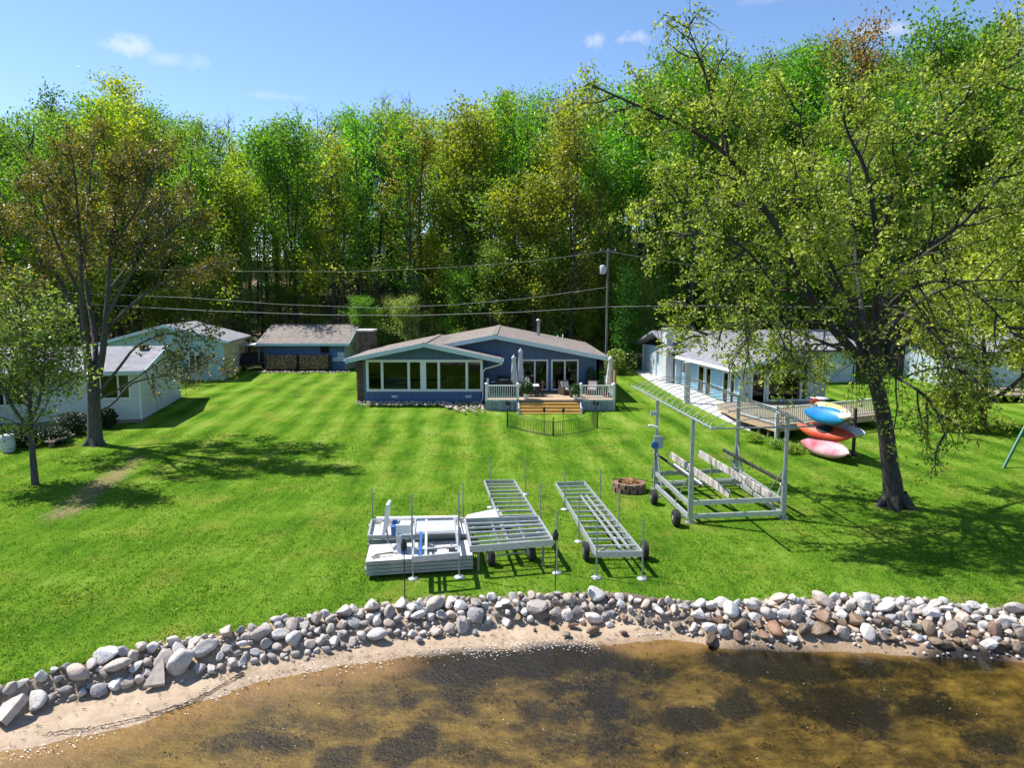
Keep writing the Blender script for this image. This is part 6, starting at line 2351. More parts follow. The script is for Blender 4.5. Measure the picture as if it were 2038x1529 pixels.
class Tree:
    """limbs as tapered tubes, leaves as small folded quads gathered round the twigs"""

    def __init__(self, seed):
        self.r = np.random.default_rng(seed)
        self.mb = MB()
        self.leafp = []

    def limb(self, pts, r0, r1, n=6):
        pts = [Vector(p) for p in pts]
        k = len(pts)
        rad = [r0 + (r1 - r0) * (i / (k - 1)) ** .8 for i in range(k)]
        self.mb.tube(pts, rad, n, cap=False)
        return np.array([tuple(p) for p in pts])

    def smooth(self, pts, n=4):
        """Catmull-Rom through control points"""
        P_ = [np.array(p, float) for p in pts]
        P_ = [2 * P_[0] - P_[1]] + P_ + [2 * P_[-1] - P_[-2]]
        out = []
        for i in range(1, len(P_) - 2):
            for k in range(n):
                t = k / n
                a, b, c, d = P_[i - 1:i + 3]
                out.append(.5 * ((2 * b) + (c - a) * t + (2 * a - 5 * b + 4 * c - d) * t * t + (3 * b - a - 3 * c + d) * t ** 3))
        out.append(P_[-2])
        return out

    def kids(self, path, n, t0, length, spread=.9, up=.25, droop=0.0, taper=.5, k=5, wob=.12, out_from=None):
        r = self.r
        seg = np.linalg.norm(np.diff(path, axis=0), axis=1)
        cum = np.concatenate([[0], np.cumsum(seg)]) / max(seg.sum(), 1e-6)
        res = []
        for i in range(n):
            t = t0 + (1 - t0) * (i + r.random()) / n
            p = np.array([np.interp(t, cum, path[:, c]) for c in range(3)])
            j = min(np.searchsorted(cum, t), len(path) - 1)
            tan = path[j] - path[max(j - 1, 0)]
            tan = tan / (np.linalg.norm(tan) + 1e-9)
            v = r.normal(size=3)
            if out_from is not None:
                o = p - out_from
                v = v + 1.0 * o / (np.linalg.norm(o) + 1e-6)
            v -= tan * (v @ tan)
            v /= np.linalg.norm(v) + 1e-9
            d = tan * (1 - spread * .55) + v * spread + np.array([0, 0, up])
            d /= np.linalg.norm(d)
            L = length * (1 - taper * (t - t0) / (1 - t0 + 1e-6)) * r.uniform(.7, 1.25)
            pts = [p]
            for s in range(1, k):
                d = d + r.normal(size=3) * wob + np.array([0, 0, up * .25 - droop * s / k])
                d /= np.linalg.norm(d)
                pts.append(pts[-1] + d * L / (k - 1))
            res.append(np.array(pts))
        return res

    def leaves(self, path, n, sig, t0=.25, sag=0.0):
        r = self.r
        t = t0 + (1 - t0) * r.random(n)
        x = t * (len(path) - 1)
        i = np.minimum(x.astype(int), len(path) - 2)
        f = (x - i)[:, None]
        P_ = path[i] * (1 - f) + path[i + 1] * f + r.normal(size=(n, 3)) * sig
        P_[:, 2] -= sag * np.abs(r.normal(size=n)) * sig
        self.leafp.append(P_)

    def finish(self, root, bark, leafm, size, up=.35, local=True, trunk_name='trunk'):
        tr = self.mb.build(trunk_name, bark, root, local=local)
        if self.leafp:
            P_ = np.concatenate(self.leafp)
            if not local:
                P_ = P_ - np.array(root.location)
            leaf_object('crown', leaf_quads(P_, size, self.r, up), leafm, root)
        return tr


LM['maple'] = leaf_mat('young_maple_leaf', [(0, (.11, .145, .012)), (.35, (.23, .28, .022)), (.7, (.38, .42, .05)), (1, (.56, .56, .16))], .52, 1.3, .03)
LM['bronze maple'] = leaf_mat('bronze_spring_leaf', [(0, (.065, .070, .008)), (.3, (.13, .135, .014)), (.5, (.20, .175, .018)), (.72, (.21, .235, .022)), (.88, (.30, .20, .025)), (1, (.46, .33, .04))], .42, 1.2, .06)
LM['lime'] = leaf_mat('lime_leaf', [(0, (.10, .16, .018)), (.5, (.21, .29, .035)), (1, (.38, .42, .09))], .45, 1.25, .06)
FOREST = {
    'vivid green': [(0, (.055, .145, .006)), (.5, (.105, .250, .010)), (1, (.18, .345, .020))],
    'yellow green': [(0, (.120, .165, .008)), (.5, (.230, .275, .014)), (1, (.34, .36, .03))],
    'mid green': [(0, (.070, .140, .010)), (.5, (.140, .225, .018)), (1, (.23, .305, .03))],
    'olive green': [(0, (.11, .115, .012)), (.5, (.20, .20, .022)), (1, (.29, .275, .035))],
    'pale green': [(0, (.13, .185, .03)), (.5, (.24, .295, .06)), (1, (.37, .40, .12))],
    'dark green': [(0, (.020, .065, .010)), (.5, (.045, .115, .018)), (1, (.09, .18, .030))],
    'bronze': [(0, (.11, .062, .012)), (.5, (.20, .115, .020)), (1, (.29, .18, .030))],
}
for k_, st_ in FOREST.items():
    LM[k_] = leaf_mat('forest_leaf_' + k_.replace(' ', '_'), [(p_, tuple(v_ * 1.38 for v_ in c_)) for p_, c_ in st_], .58, 1.25, .04)

# ---- the big right-hand maple
base = at(1782, 1008, 0)
tree = thing('maple_tree', 'big leaning maple with light yellow green leaves and a dark trunk on the right lawn', 'tree', base)
T = Tree(101)


def px_path(spec):
    return [atY(a, b, y) for a, b, y in spec]


Yb = base.y
trunk = T.smooth([base - Vector((0, 0, .3)), atY(1776, 960, Yb), atY(1770, 920, Yb), atY(1762, 850, Yb), atY(1750, 790, Yb - .1), atY(1735, 730, Yb - .1)])
kk = len(trunk)
T.mb.tube(trunk, [.12 * (1 - i / kk) ** 6 + .31 - .07 * i / kk for i in range(kk)], 14, cap=False)
for a in np.linspace(0, 6.28, 7)[:-1]:                      # root flare
    T.mb.tube([base + Vector((.22 * math.cos(a), .22 * math.sin(a), .45)), base + Vector((.5 * math.cos(a), .5 * math.sin(a), .1)), base + Vector((.85 * math.cos(a + .2), .85 * math.sin(a + .2), -.1))], [.2, .14, .04], 7, cap=False)
limbs = [
    ([(1740, 750, Yb), (1690, 690, Yb - .2), (1640, 632, Yb - .4), (1583, 540, Yb - .8), (1558, 475, Yb - 1), (1508, 395, Yb - 1.2), (1448, 310, Yb - 1.4), (1378, 260, Yb - 1.6), (1258, 205, Yb - 1.8), (1180, 170, Yb - 1.9)], .26, .03),
    ([(1735, 735, Yb), (1700, 660, Yb + .4), (1660, 570, Yb + 1), (1623, 490, Yb + 1.4), (1583, 410, Yb + 1.8), (1548, 345, Yb + 2), (1478, 260, Yb + 2.2), (1430, 220, Yb + 2.3)], .22, .03),
    ([(1448, 310, Yb - 1.4), (1443, 270, Yb - 1.3), (1423, 225, Yb - 1.2), (1413, 185, Yb - 1.1), (1398, 130, Yb - 1), (1378, 75, Yb - .9), (1362, 30, Yb - .9)], .10, .015),
    ([(1623, 490, Yb + 1.4), (1638, 435, Yb + 1.2), (1618, 370, Yb + 1), (1608, 320, Yb + .9), (1593, 250, Yb + .8), (1600, 180, Yb + .8)], .13, .02),
    ([(1737, 735, Yb - .1), (1743, 640, Yb - .5), (1746, 490, Yb - 1.2), (1738, 425, Yb - 1.6), (1723, 340, Yb - 1.8), (1688, 265, Yb - 1.9), (1670, 200, Yb - 2)], .24, .03),
    ([(1746, 500, Yb - 1.2), (1758, 450, Yb - 1.3), (1778, 375, Yb - 1.5), (1798, 320, Yb - 1.6), (1868, 250, Yb - 1.8), (1958, 165, Yb - 2), (2040, 115, Yb - 2.1)], .16, .02),
    ([(1752, 715, Yb - .2), (1775, 745, Yb - 1), (1816, 770, Yb - 1.8), (1853, 800, Yb - 2.5), (1882, 868, Yb - 3.0)], .10, .02),
    ([(1746, 600, Yb - .8), (1784, 620, Yb - 1.6), (1828, 640, Yb - 2.4), (1880, 690, Yb - 3.2), (1920, 760, Yb - 3.8)], .10, .02),
    ([(1640, 632, Yb - .4), (1590, 585, Yb - 1.4), (1538, 560, Yb - 2.2), (1488, 500, Yb - 2.9), (1428, 465, Yb - 3.4), (1340, 470, Yb - 3.8)], .11, .02),
    ([(1558, 475, Yb - 1), (1520, 420, Yb), (1450, 400, Yb + .8), (1360, 402, Yb + 1.5), (1280, 410, Yb + 2)], .09, .02),
    ([(1745, 620, Yb), (1800, 540, Yb + .6), (1880, 480, Yb + 1.2), (1970, 430, Yb + 1.6), (2060, 400, Yb + 1.8)], .15, .02),
    ([(1746, 560, Yb - .8), (1830, 500, Yb - 1.6), (1920, 440, Yb - 2.2), (2010, 330, Yb - 2.6), (2070, 280, Yb - 2.8)], .14, .02),
    ([(1738, 700, Yb), (1720, 640, Yb + 1.2), (1705, 540, Yb + 2.8), (1700, 430, Yb + 4), (1690, 330, Yb + 4.8), (1720, 240, Yb + 5.2)], .17, .02),
    ([(1738, 690, Yb - .2), (1700, 620, Yb - 1.6), (1660, 540, Yb - 3), (1620, 450, Yb - 3.8), (1560, 380, Yb - 4.2)], .14, .02),
    ([(1740, 720, Yb), (1660, 690, Yb + .9), (1560, 650, Yb + 2), (1450, 620, Yb + 3), (1330, 600, Yb + 3.8)], .12, .02),
    ([(1742, 680, Yb), (1830, 600, Yb + 1.4), (1930, 560, Yb + 2.6), (2050, 560, Yb + 3.4)], .13, .02),
    ([(1650, 645, Yb - .4), (1590, 640, Yb - 1.2), (1520, 640, Yb - 1.8), (1450, 650, Yb - 2.2), (1380, 680, Yb - 2.4)], .08, .015),
    ([(1690, 690, Yb - .2), (1640, 685, Yb - 1.1), (1590, 690, Yb - 1.8), (1540, 705, Yb - 2.2)], .06, .012),
    ([(1744, 640, Yb - .6), (1800, 580, Yb - 2), (1880, 560, Yb - 3), (1960, 600, Yb - 3.6), (2030, 680, Yb - 4)], .11, .02),
]
cen = np.array(atY(1700, 500, Yb))
for li, (spec, r0, r1) in enumerate(limbs):
    path = T.limb(T.smooth(px_path(spec), 3), r0 * .74, r1 * .9, 8)
    Lp = np.linalg.norm(np.diff(path, axis=0), axis=1).sum()
    low = li in (6, 7, 8, 14, 16, 17, 18)
    n1 = int(4 + Lp * 1.05)
    sky_l = li == 2
    for c1 in T.kids(path, n1, .30 if not low else .2, 2.5 if not sky_l else 1.5, .9, .18 if not low else -.1, .12 if not low else .5, .45, 6, .16, cen):
        T.limb(c1, .042, .014, 4)
        for c2 in T.kids(c1, 7, .15, .95, 1.0, .12 if not low else -.05, .25, .3, 4, .2):
            T.limb(c2, .015, .006, 3)
            T.leaves(c2, (36 if li not in (6, 7, 16, 17, 18) else 12) if not sky_l else 9, .11, .1, .5)
        T.leaves(c1, 9 if not sky_l else 5, .14, .4, .5)
    T.leaves(path, 10, .2, .6)
# bare hanging twigs with pale bark at the lower right
for (px, py, dy) in ((1885, 700, -3), (1830, 690, -2.6), (1850, 640, -2.6), (1790, 720, -2), (1900, 770, -3.2), (1560, 600, -2), (1480, 560, -2.6), (1640, 660, -1), (1700, 720, -.6), (1600, 690, .6)):
    p = np.array(atY(px, py, Yb + dy))
    for _ in range(6):
        d = T.r.normal(size=3) * .5 + np.array([0, 0, -.55])
        pts = [p]
        for s in range(6):
            d = d + T.r.normal(size=3) * .18 + np.array([0, 0, -.14])
            pts.append(pts[-1] + d / np.linalg.norm(d) * .34)
        T.limb(pts, .016, .004, 4)
        T.leaves(np.array(pts), 10, .12, .4)
T.finish(tree, M['bark'], LM['maple'], .128, .15, local=False)

# ---- the left maple with bronze leaves
base = at(190, 887, .03)
tree = thing('maple_tree', 'bronze leaved maple with several upright limbs before the white cottage', 'tree', base)
T = Tree(202)
Yb = base.y
trunk = T.smooth([base - Vector((0, 0, .3)), atY(189, 860, Yb), atY(187, 820, Yb), atY(186, 780, Yb), atY(184, 745, Yb)])
kk = len(trunk)
T.mb.tube(trunk, [.12 * (1 - i / kk) ** 6 + .33 - .04 * i / kk for i in range(kk)], 12, cap=False)
for a in np.linspace(0, 6.28, 6)[:-1]:
    T.mb.tube([base + Vector((.2 * math.cos(a), .2 * math.sin(a), .4)), base + Vector((.45 * math.cos(a), .45 * math.sin(a), .08)), base + Vector((.75 * math.cos(a + .2), .75 * math.sin(a + .2), -.1))], [.2, .12, .03], 6, cap=False)
limbs = [
    ([(178, 755, 0), (168, 680, .2), (153, 632, .3), (135, 590, .4), (115, 550, .5), (80, 500, .6), (40, 455, .8), (0, 420, 1)], .20, .03, 0),
    ([(181, 750, 0), (168, 650, -.4), (163, 600, -.8), (160, 480, -1.4), (154, 410, -1.8), (148, 340, -2), (140, 300, -2)], .18, .02, 0),
    ([(190, 752, 0), (190, 690, .6), (183, 638, 1.2), (174, 580, 1.6), (170, 490, 2.2), (176, 400, 2.6), (185, 310, 2.8), (192, 270, 2.8)], .17, .02, 0),
    ([(195, 752, 0), (205, 700, 0), (210, 640, -.2), (216, 570, -.4), (219, 500, -.6), (228, 430, -.8), (240, 370, -1), (262, 300, -1.2)], .20, .02, 0),
    ([(193, 795, 0), (217, 785, -.4), (253, 765, -1), (300, 732, -1.6), (350, 700, -2.2), (400, 690, -2.6)], .08, .015, 1),
    ([(203, 819, 0), (231, 797, .4), (265, 762, 1), (331, 747, 1.6), (400, 725, 2.2), (455, 715, 2.6)], .08, .015, 1),
    ([(193, 788, 0), (240, 728, -.6), (271, 690, -1), (316, 668, -1.4), (361, 660, -1.8), (420, 640, -2.2)], .09, .015, 1),
    ([(178, 760, 0), (140, 742, -.8), (100, 732, -1.6), (60, 735, -2.4)], .07, .015, 1),
    ([(210, 640, -.2), (250, 560, -.8), (300, 500, -1.4), (350, 450, -1.8), (395, 420, -2)], .11, .02, 0),
    ([(216, 580, -.4), (262, 520, .6), (310, 440, 1.4), (350, 390, 2)], .10, .02, 0),
    ([(208, 660, 0), (270, 600, .6), (330, 560, 1.2), (390, 540, 1.6), (430, 520, 2)], .09, .02, 0),
    ([(153, 632, .3), (110, 600, -.6), (60, 570, -1.4), (10, 560, -2)], .09, .02, 0),
    ([(165, 600, -.6), (120, 500, -1.6), (90, 420, -2.4), (75, 360, -2.8)], .10, .02, 0),
    ([(219, 500, -.6), (270, 420, -1.2), (300, 350, -1.6), (312, 310, -1.8)], .08, .02, 0),
    ([(170, 500, 2), (120, 420, 2.6), (95, 340, 3)], .08, .02, 0),
]
cen = np.array(atY(190, 560, Yb))
for spec, r0, r1, low in limbs:
    path = T.limb(T.smooth(px_path([(a, b, Yb + y) for a, b, y in spec]), 3), r0, r1, 7)
    Lp = np.linalg.norm(np.diff(path, axis=0), axis=1).sum()
    for c1 in T.kids(path, int(3 + Lp * 1.15), .42 if not low else .5, 2.2 if not low else 1.5, .8, .3 if not low else .05, .05 if not low else .25, .45, 5, .15, cen):
        T.limb(c1, .03, .009, 4)
        for c2 in T.kids(c1, 5 if not low else 4, .2, .85, .95, .2, .1, .3, 4, .2):
            T.limb(c2, .010, .004, 3)
            T.leaves(c2, 30 if not low else 10, .15, .1, .3)
        T.leaves(c1, 14, .2, .4, .3)
T.finish(tree, M['bark_pale'], LM['bronze maple'], .155, .15, local=False)

# ---- the slim young tree at the far left, and the small tree behind the big maple


def small_tree(name, label, base, h, crown0, rad, tr, bark, leafm, seed, n1=9, n2=7, nl=34, size=.17, lean=(0, 0), forks=(), wide=1.0):
    t = thing(name, label, 'tree', base)
    T_ = Tree(seed)
    top_ = Vector((lean[0], lean[1], h * .93))
    path = T_.smooth([(0, 0, -.2), (lean[0] * .1, lean[1] * .1, h * .25), (lean[0] * .4, lean[1] * .4 + .1, h * .55), tuple(top_)], 4)
    path = T_.limb(path, tr, tr * .18, 9)
    main = [(path, 1.0)]
    for f in forks:
        main.append((T_.limb(T_.smooth([tuple(Vector(p)) for p in f], 3), tr * .6, tr * .1, 7), .9))
    for pth, sc in main:
        for c1 in T_.kids(pth, n1, crown0 / h if sc == 1.0 else .25, rad * sc, .85, .25, .12, .45, 6, .14):
            T_.limb(c1, tr * .22, .01, 5)
            for c2 in T_.kids(c1, n2, .15, rad * .42, .95, .15, .15, .35, 4, .2):
                T_.limb(c2, .011, .004, 3)
                T_.leaves(c2, nl, .19, .1, .3)
            T_.leaves(c1, nl // 2, .22, .4, .3)
    T_.finish(t, bark, leafm, size, .3)
    return t


small_tree('young_tree', 'slim young tree with lime green leaves at the left edge', at(70, 964, 0), 8.0, 1.9, 2.4, .16, M['bark_pale'], LM['lime'], 303, 22, 6, 23, .15,
           forks=[[(0, 0, 2.2), (-1.0, .2, 3.6), (-1.6, .3, 5.2), (-1.9, .3, 6.6)], [(0, 0, 2.6), (.8, -.4, 3.8), (1.2, -.6, 5.2), (1.3, -.6, 6.6)]])
small_tree('crooked_tree', 'crooked small tree with spreading limbs on the lawn right of the big maple', at(1956, 848, .25), 9.5, 3.0, 3.2, .22, M['bark'], LM['maple'], 304, 16, 6, 26, .22, lean=(-.6, .2),
           forks=[[(-.2, 0, 1.2), (1.2, -.3, 2.3), (2.6, -.6, 4.2), (4.2, -.8, 6.4), (5.4, -1, 8.6)], [(-.2, 0, 1.1), (1.4, .4, 1.9), (3.2, .8, 3.2), (5.4, 1.2, 5.2)],
                  [(-.3, 0, 1.5), (-1.6, .4, 2.8), (-2.8, .6, 5), (-3.2, .8, 7.5)], [(-.3, 0, 1.0), (-1.2, -.4, .9), (-2.2, -.8, 1.2)]])
b_ = on_ground(2120, 900)
small_tree('leafy_tree', 'leafy yellow green tree filling the right edge of the frame', b_, 14.5, 2.4, 4.4, .28, M['bark'], LM['maple'], 305, 28, 8, 34, .2,
           forks=[[(0, 0, 3), (-1.6, -.4, 5), (-2.8, -.8, 8), (-3.2, -1, 11)], [(0, 0, 3.4), (-1.0, .9, 6), (-1.6, 1.4, 9), (-1.8, 1.6, 12)], [(0, 0, 4), (1.6, .4, 7), (2.2, .6, 11)]])

# ---- forest on the slope


def forest_proto(seed, h, crown0, rad, tr, n_limb, n_sub, leaf_n, leaf_s, shape='oval', multi=0, sig=.42):
    T_ = Tree(seed)
    r = T_.r
    mains = []
    wob = r.normal(size=(6, 2)) * .28
    pts = [(wob[i, 0] * i / 5, wob[i, 1] * i / 5, -.5 + (h * .97 + .5) * i / 5) for i in range(6)]
    path = T_.limb(T_.smooth(pts, 3), tr, .03, 7)
    mains.append((path, crown0 / h))
    for m_ in range(multi):
        a = r.uniform(0, 6.28)
        s = h * r.uniform(.22, .4)
        mains.append((T_.limb(T_.smooth([(0, 0, s), (.9 * math.cos(a), .9 * math.sin(a), s + h * .18), (1.7 * math.cos(a), 1.7 * math.sin(a), s + h * .36), (2.0 * math.cos(a), 2.0 * math.sin(a), h * .94)], 3), tr * .55, .03, 6), .3))
    for pth, t0 in mains:
        k_ = n_limb if pth is path else n_limb // 2
        for i, c1 in enumerate(T_.kids(pth, k_, t0, rad, .75, .32, 0.02, .55 if shape == 'oval' else .8, 5, .13)):
            T_.limb(c1, tr * .22, .012, 4)
            for c2 in T_.kids(c1, n_sub, .15, rad * .42, .9, .2, .05, .3, 4, .2):
                T_.limb(c2, .016, .006, 3)
                if leaf_n:
                    T_.leaves(c2, int(leaf_n * 1.08), sig * .95, .05, .3)
            if leaf_n:
                T_.leaves(c1, int(leaf_n * .6), sig, .35, .3)
    return T_


far = (0, -60, -50)
protos = []
for k_, (seed, h, c0, rad, tr, nl_, ns_, ln_, ls_, shp, mu, sg) in enumerate([
        (1, 20, 3.6, 4.8, .26, 19, 6, 30, .36, 'oval', 1, .44), (2, 21, 4.6, 4.2, .24, 20, 6, 27, .34, 'oval', 0, .42), (3, 19, 3.0, 5.0, .25, 19, 6, 30, .38, 'oval', 2, .46),
        (4, 22, 5.5, 4.0, .27, 18, 6, 28, .36, 'cone', 1, .44), (5, 18, 2.2, 4.2, .22, 22, 6, 26, .34, 'cone', 0, .40), (6, 21, 5.0, 5.0, .30, 17, 7, 17, .33, 'oval', 2, .44),
        (7, 20, 4.0, 3.6, .20, 18, 7, 15, .32, 'oval', 0, .38)]):
    T_ = forest_proto(9000 + seed, h, c0, rad, tr, nl_, ns_, ln_, ls_, shp, mu, sg)
    root = bpy.data.objects.new('forest_tree', None)
    tr_o = T_.mb.build('trunk', M['barkforest'], None)
    cr_o = leaf_object('crown', leaf_quads(np.concatenate(T_.leafp), ls_ * .76, T_.r, .05), LM['mid green'], None)
    protos.append((h, tr_o, cr_o))
Tb = forest_proto(9100, 19, 6, 3.6, .2, 16, 6, 0, .3, 'oval', 1)
bare_o = Tb.mb.build('trunk', M['bark_pale'], None)

SKY_X = [0, 60, 120, 180, 250, 380, 470, 560, 700, 800, 900, 960, 1100, 1160, 1250, 1320, 1450, 1600, 1700, 1850, 1960, 2038]
SKY_Y = [268, 268, 214, 240, 202, 244, 292, 250, 250, 222, 236, 206, 196, 212, 184, 130, 105, 100, 92, 95, 70, 60]


def sky_z(x, y):
    px = 1019 + FPX * x / (y * CP + .0)
    py = np.interp(px, SKY_X, SKY_Y)
    return atY(px, float(py), y).z


rs = random.Random(2024)
kinds = ['vivid green', 'yellow green', 'mid green', 'olive green', 'pale green', 'dark green', 'bronze']
wts = [34, 14, 34, 5, 9, 4, 0]
n_for = 0


def zone(x, y):
    u = x / y
    for lim, w_ in ((-.62, 'at the left frame edge'), (-.5, 'above the white cottage'), (-.38, 'above the pale bungalow'), (-.29, 'above the boat trailer'), (-.21, 'above the garage'),
                    (-.12, 'above the stone chimney'), (-.04, 'above the sun room'), (.04, 'above the main house ridge'), (.10, 'above the deck doors'), (.16, 'beside the utility pole'),
                    (.26, 'above the driveway'), (.42, 'above the light blue cottage'), (.54, 'behind the big maple')):
        if u < lim:
            return w_
    return 'at the right frame edge'


SHAPES = ['bushy', 'tall oval', 'broad forked', 'long stemmed', 'full skirted', 'open limbed', 'slim airy']


def plant(x, y, h=None, kind=None, pi=None, label=None, name='forest_tree', sx=1.0, bare=False):
    global n_for
    z = gzf(x, y) - .1
    top = sky_z(x, y)
    if h is None:
        h = min(max((top - z) * (rs.uniform(.62, 1.0) if y < 77 else rs.uniform(.80, 1.03)), 9), 27) if not bare else min((top - z) * rs.uniform(1.0, 1.06), 26)
    kind = kind or rs.choices(kinds, wts)[0]
    pi = rs.randrange(len(protos)) if pi is None else pi
    ph, tr_o, cr_o = protos[pi]
    row = 'front row' if y < 72.6 else ('second row' if y < 77 else ('third row' if y < 82 else ('middle slope' if y < 93 else 'upper slope')))
    lb_ = label or (f'{SHAPES[pi]} {kind} tree, {row}, {zone(x, y)}' if not bare else f'bare grey leafless tree, {row}, {zone(x, y)}')
    t = thing(name if not bare else 'bare_tree', lb_, 'tree', (x, y, z), rs.uniform(0, 6.28), 'forest trees on the slope behind the houses')
    s = h / ph if not bare else h / 19
    sxy = (s * .35 + .65 * rs.uniform(.85, 1.2)) * 1.18
    t.scale = (sxy * sx, sxy * sx, s)
    if bare:
        dup(bare_o, (0, 0, 0), parent=t)
        return t
    dup(tr_o, (0, 0, 0), parent=t)
    c = dup(cr_o, (0, 0, 0), parent=t)
    c.material_slots[0].link = 'OBJECT'
    c.material_slots[0].material = LM[kind]
    n_for += 1
    return t


def blocked(x, y):
    if -26 < x < -13 and y < 78.5:
        return True
    if -38 < x < -20 and y < 72.5:
        return True
    if -14 < x < 9 and y < 69.5:
        return True
    if 9 < x < 33 and y < 69.5:
        return True
    if 33 <= x < 48 and y < 66:
        return True
    return False


for y0, sp in ((62, 4.8), (66, 5.2), (70.5, 5.2), (75.5, 5.4), (80.5, 5.4), (86, 5.6), (91, 5.8), (96.5, 6.0), (104, 6.6), (113, 7.0), (121, 6.0)):
    w = .765 * y0 + 11
    x = -w + rs.uniform(0, 3)
    while x < w:
        xx, yy = x + rs.uniform(-1.2, 1.2), y0 + rs.uniform(-1.8, 1.8)
        if not blocked(xx, yy):
            plant(xx, yy, kind=None)
        x += sp * rs.uniform(.8, 1.25)
# trees the photograph sets apart
for px, Y_, kind, pi, h_py, lb_ in ((120, 92, 'dark green', 4, 188, 'dark green rounded treetop standing up on the left skyline'), (1705, 84, 'bronze', 5, 58, 'red brown leaved tree on the right skyline behind the maple'),
                                    (255, 98, 'yellow green', 0, 178, 'broad yellow green treetop highest on the left skyline'), (1960, 82, 'pale green', 6, 18, 'tall thin pale tree at the top right of the frame'),
                                    (1860, 80, 'vivid green', 2, 70, 'vivid green treetop at the right skyline'), (660, 78, 'yellow green', 1, 300, 'tall yellow green tree right of the garage at the front edge'),
                                    (1330, 90, 'mid green', 0, 128, 'mid green treetop on the skyline beside the maple')):
    x = (px - 1019) / FPX * Y_ * .98
    plant(x, Y_, h=atY(px, h_py, Y_).z - gzf(x, Y_), kind=kind, pi=pi, label=lb_, name='tall_tree')
for px, Y_, pyt in ((460, 100, 225), (605, 103, 210), (55, 96, 228), (770, 104, 190), (1020, 104, 175), (1170, 98, 160), (440, 104, 240), (815, 106, 185), (30, 100, 240), (1640, 92, 60)):
    x = (px - 1019) / FPX * Y_ * .98
    plant(x, Y_, h=atY(px, pyt, Y_).z - gzf(x, Y_), bare=True)
# slender understorey trunks and bright saplings along the forest edge
for px, Y_, h, kind in ((715, 71, 6.5, 'vivid green'), (760, 74, 5.0, 'mid green'), (815, 71, 6.5, 'pale green'), (850, 75, 4.5, 'vivid green'), (905, 72, 3.6, 'pale green'), (1120, 71, 7.5, 'vivid green'), (1165, 70, 6.5, 'yellow green'),
                        (1090, 76, 8, 'vivid green'), (1225, 70, 7, 'mid green'), (1260, 69.8, 5.5, 'vivid green'), (620, 79.5, 5, 'mid green'), (560, 80, 6, 'mid green'), (1195, 73, 10, 'vivid green'), (1240, 72, 9, 'yellow green'),
                        (420, 74, 6, 'mid green'), (330, 73, 7, 'yellow green'), (90, 66, 6, 'yellow green'), (30, 64, 5, 'mid green'), (1300, 70.5, 9, 'vivid green'), (1420, 70.5, 7, 'mid green'), (1560, 71, 8, 'vivid green'), (1700, 71, 8, 'mid green'), (980, 77, 3, 'mid green'), (1243, 66, 9.5, 'vivid green'), (1282, 68, 8.5, 'mid green')):
    x = (px - 1019) / FPX * Y_
    lb_ = f'{kind} sapling {h:g} times a man high'.split(' sapling')[0] + (' low' if h < 5 else ' tall' if h > 7.4 else '') + f' sapling at the forest edge {zone(x, Y_)}'
    t = plant(x, Y_, h=h, kind=kind, pi=rs.choice([4, 2]), label=lb_, name='sapling', sx=.62)
    t['group'] = 'saplings at the forest edge'
for k_ in range(120):
    Y_ = rs.uniform(69.8, 80) if k_ < 66 else rs.uniform(84, 121)
    x = rs.uniform(-.66, .5) * Y_
    if blocked(x, Y_):
        continue
    kd_ = rs.choice(['vivid green', 'mid green', 'yellow green', 'vivid green', 'pale green'])
    hh = rs.uniform(4.5, 12) if k_ < 66 else rs.uniform(5, 9)
    t = plant(x, Y_, h=hh, kind=kd_, pi=rs.choice([4, 2, 0, 6]), label=f'{kd_} {"low" if hh < 7 else ("middling" if hh < 9.5 else "tall")} sapling {zone(x, Y_)}', name='sapling', sx=.72 if k_ < 66 else 1.15)
    t['group'] = 'saplings at the forest edge'
for o in [bare_o] + [q_ for p_ in protos for q_ in p_[1:]]:
    bpy.data.objects.remove(o)
# thin bare poles of the understorey: trunks seen between the crowns
pole_me = MB().tube([(0, 0, -.4), (.12, .05, 4), (-.05, .1, 8), (.1, 0, 12.5)], [.11, .09, .07, .02], 5, cap=False).build('trunk', M['barkforest'])
for k in range(70):
    y = rs.uniform(70.5, 92)
    x = rs.uniform(-.5, .34) * y
    if blocked(x, y):
        continue
    t = thing('slender_tree', f'slender bare dark stem {zone(x, y)}', 'tree', (x, y, gzf(x, y)), rs.uniform(0, 6.28), 'slender stems in the forest understorey')
    t.scale = (1, 1, rs.uniform(.6, 1.1))
    t.rotation_euler = (rs.uniform(-.06, .06), rs.uniform(-.06, .06), t.rotation_euler.z)
    dup(pole_me, (0, 0, 0), parent=t)
bpy.data.objects.remove(pole_me)

# ---- shrubs
LM['shrub'] = leaf_mat('dark_shrub_leaf', [(0, (.010, .022, .007)), (.6, (.022, .045, .012)), (1, (.05, .08, .02))], .25, 1.0, .05)


def shrub(px, py, r, h, m, label, seed, n=2200, size=.13, base=None):
    p = base if base is not None else on_ground(px, py)
    t = thing('shrub', label, 'shrub', p)
    rg = np.random.default_rng(seed)
    Q = [leaf_cloud(n // 4, (rg.normal() * r * .4, rg.normal() * r * .4, h * rg.uniform(.4, .6)), (r * .75, r * .75, h * .5), size, rg) for _ in range(4)]
    leaf_object('foliage', np.concatenate(Q), m, t)
    st = MB()
    for k in range(8):
        a = k * .8
        st.tube([(0, 0, -.05), (r * .4 * math.cos(a), r * .4 * math.sin(a), h * .4), (r * .7 * math.cos(a), r * .7 * math.sin(a), h * .75)], [.025, .015, .005], 4)
    st.build('stems', M['barkforest'], t, True)
    return t


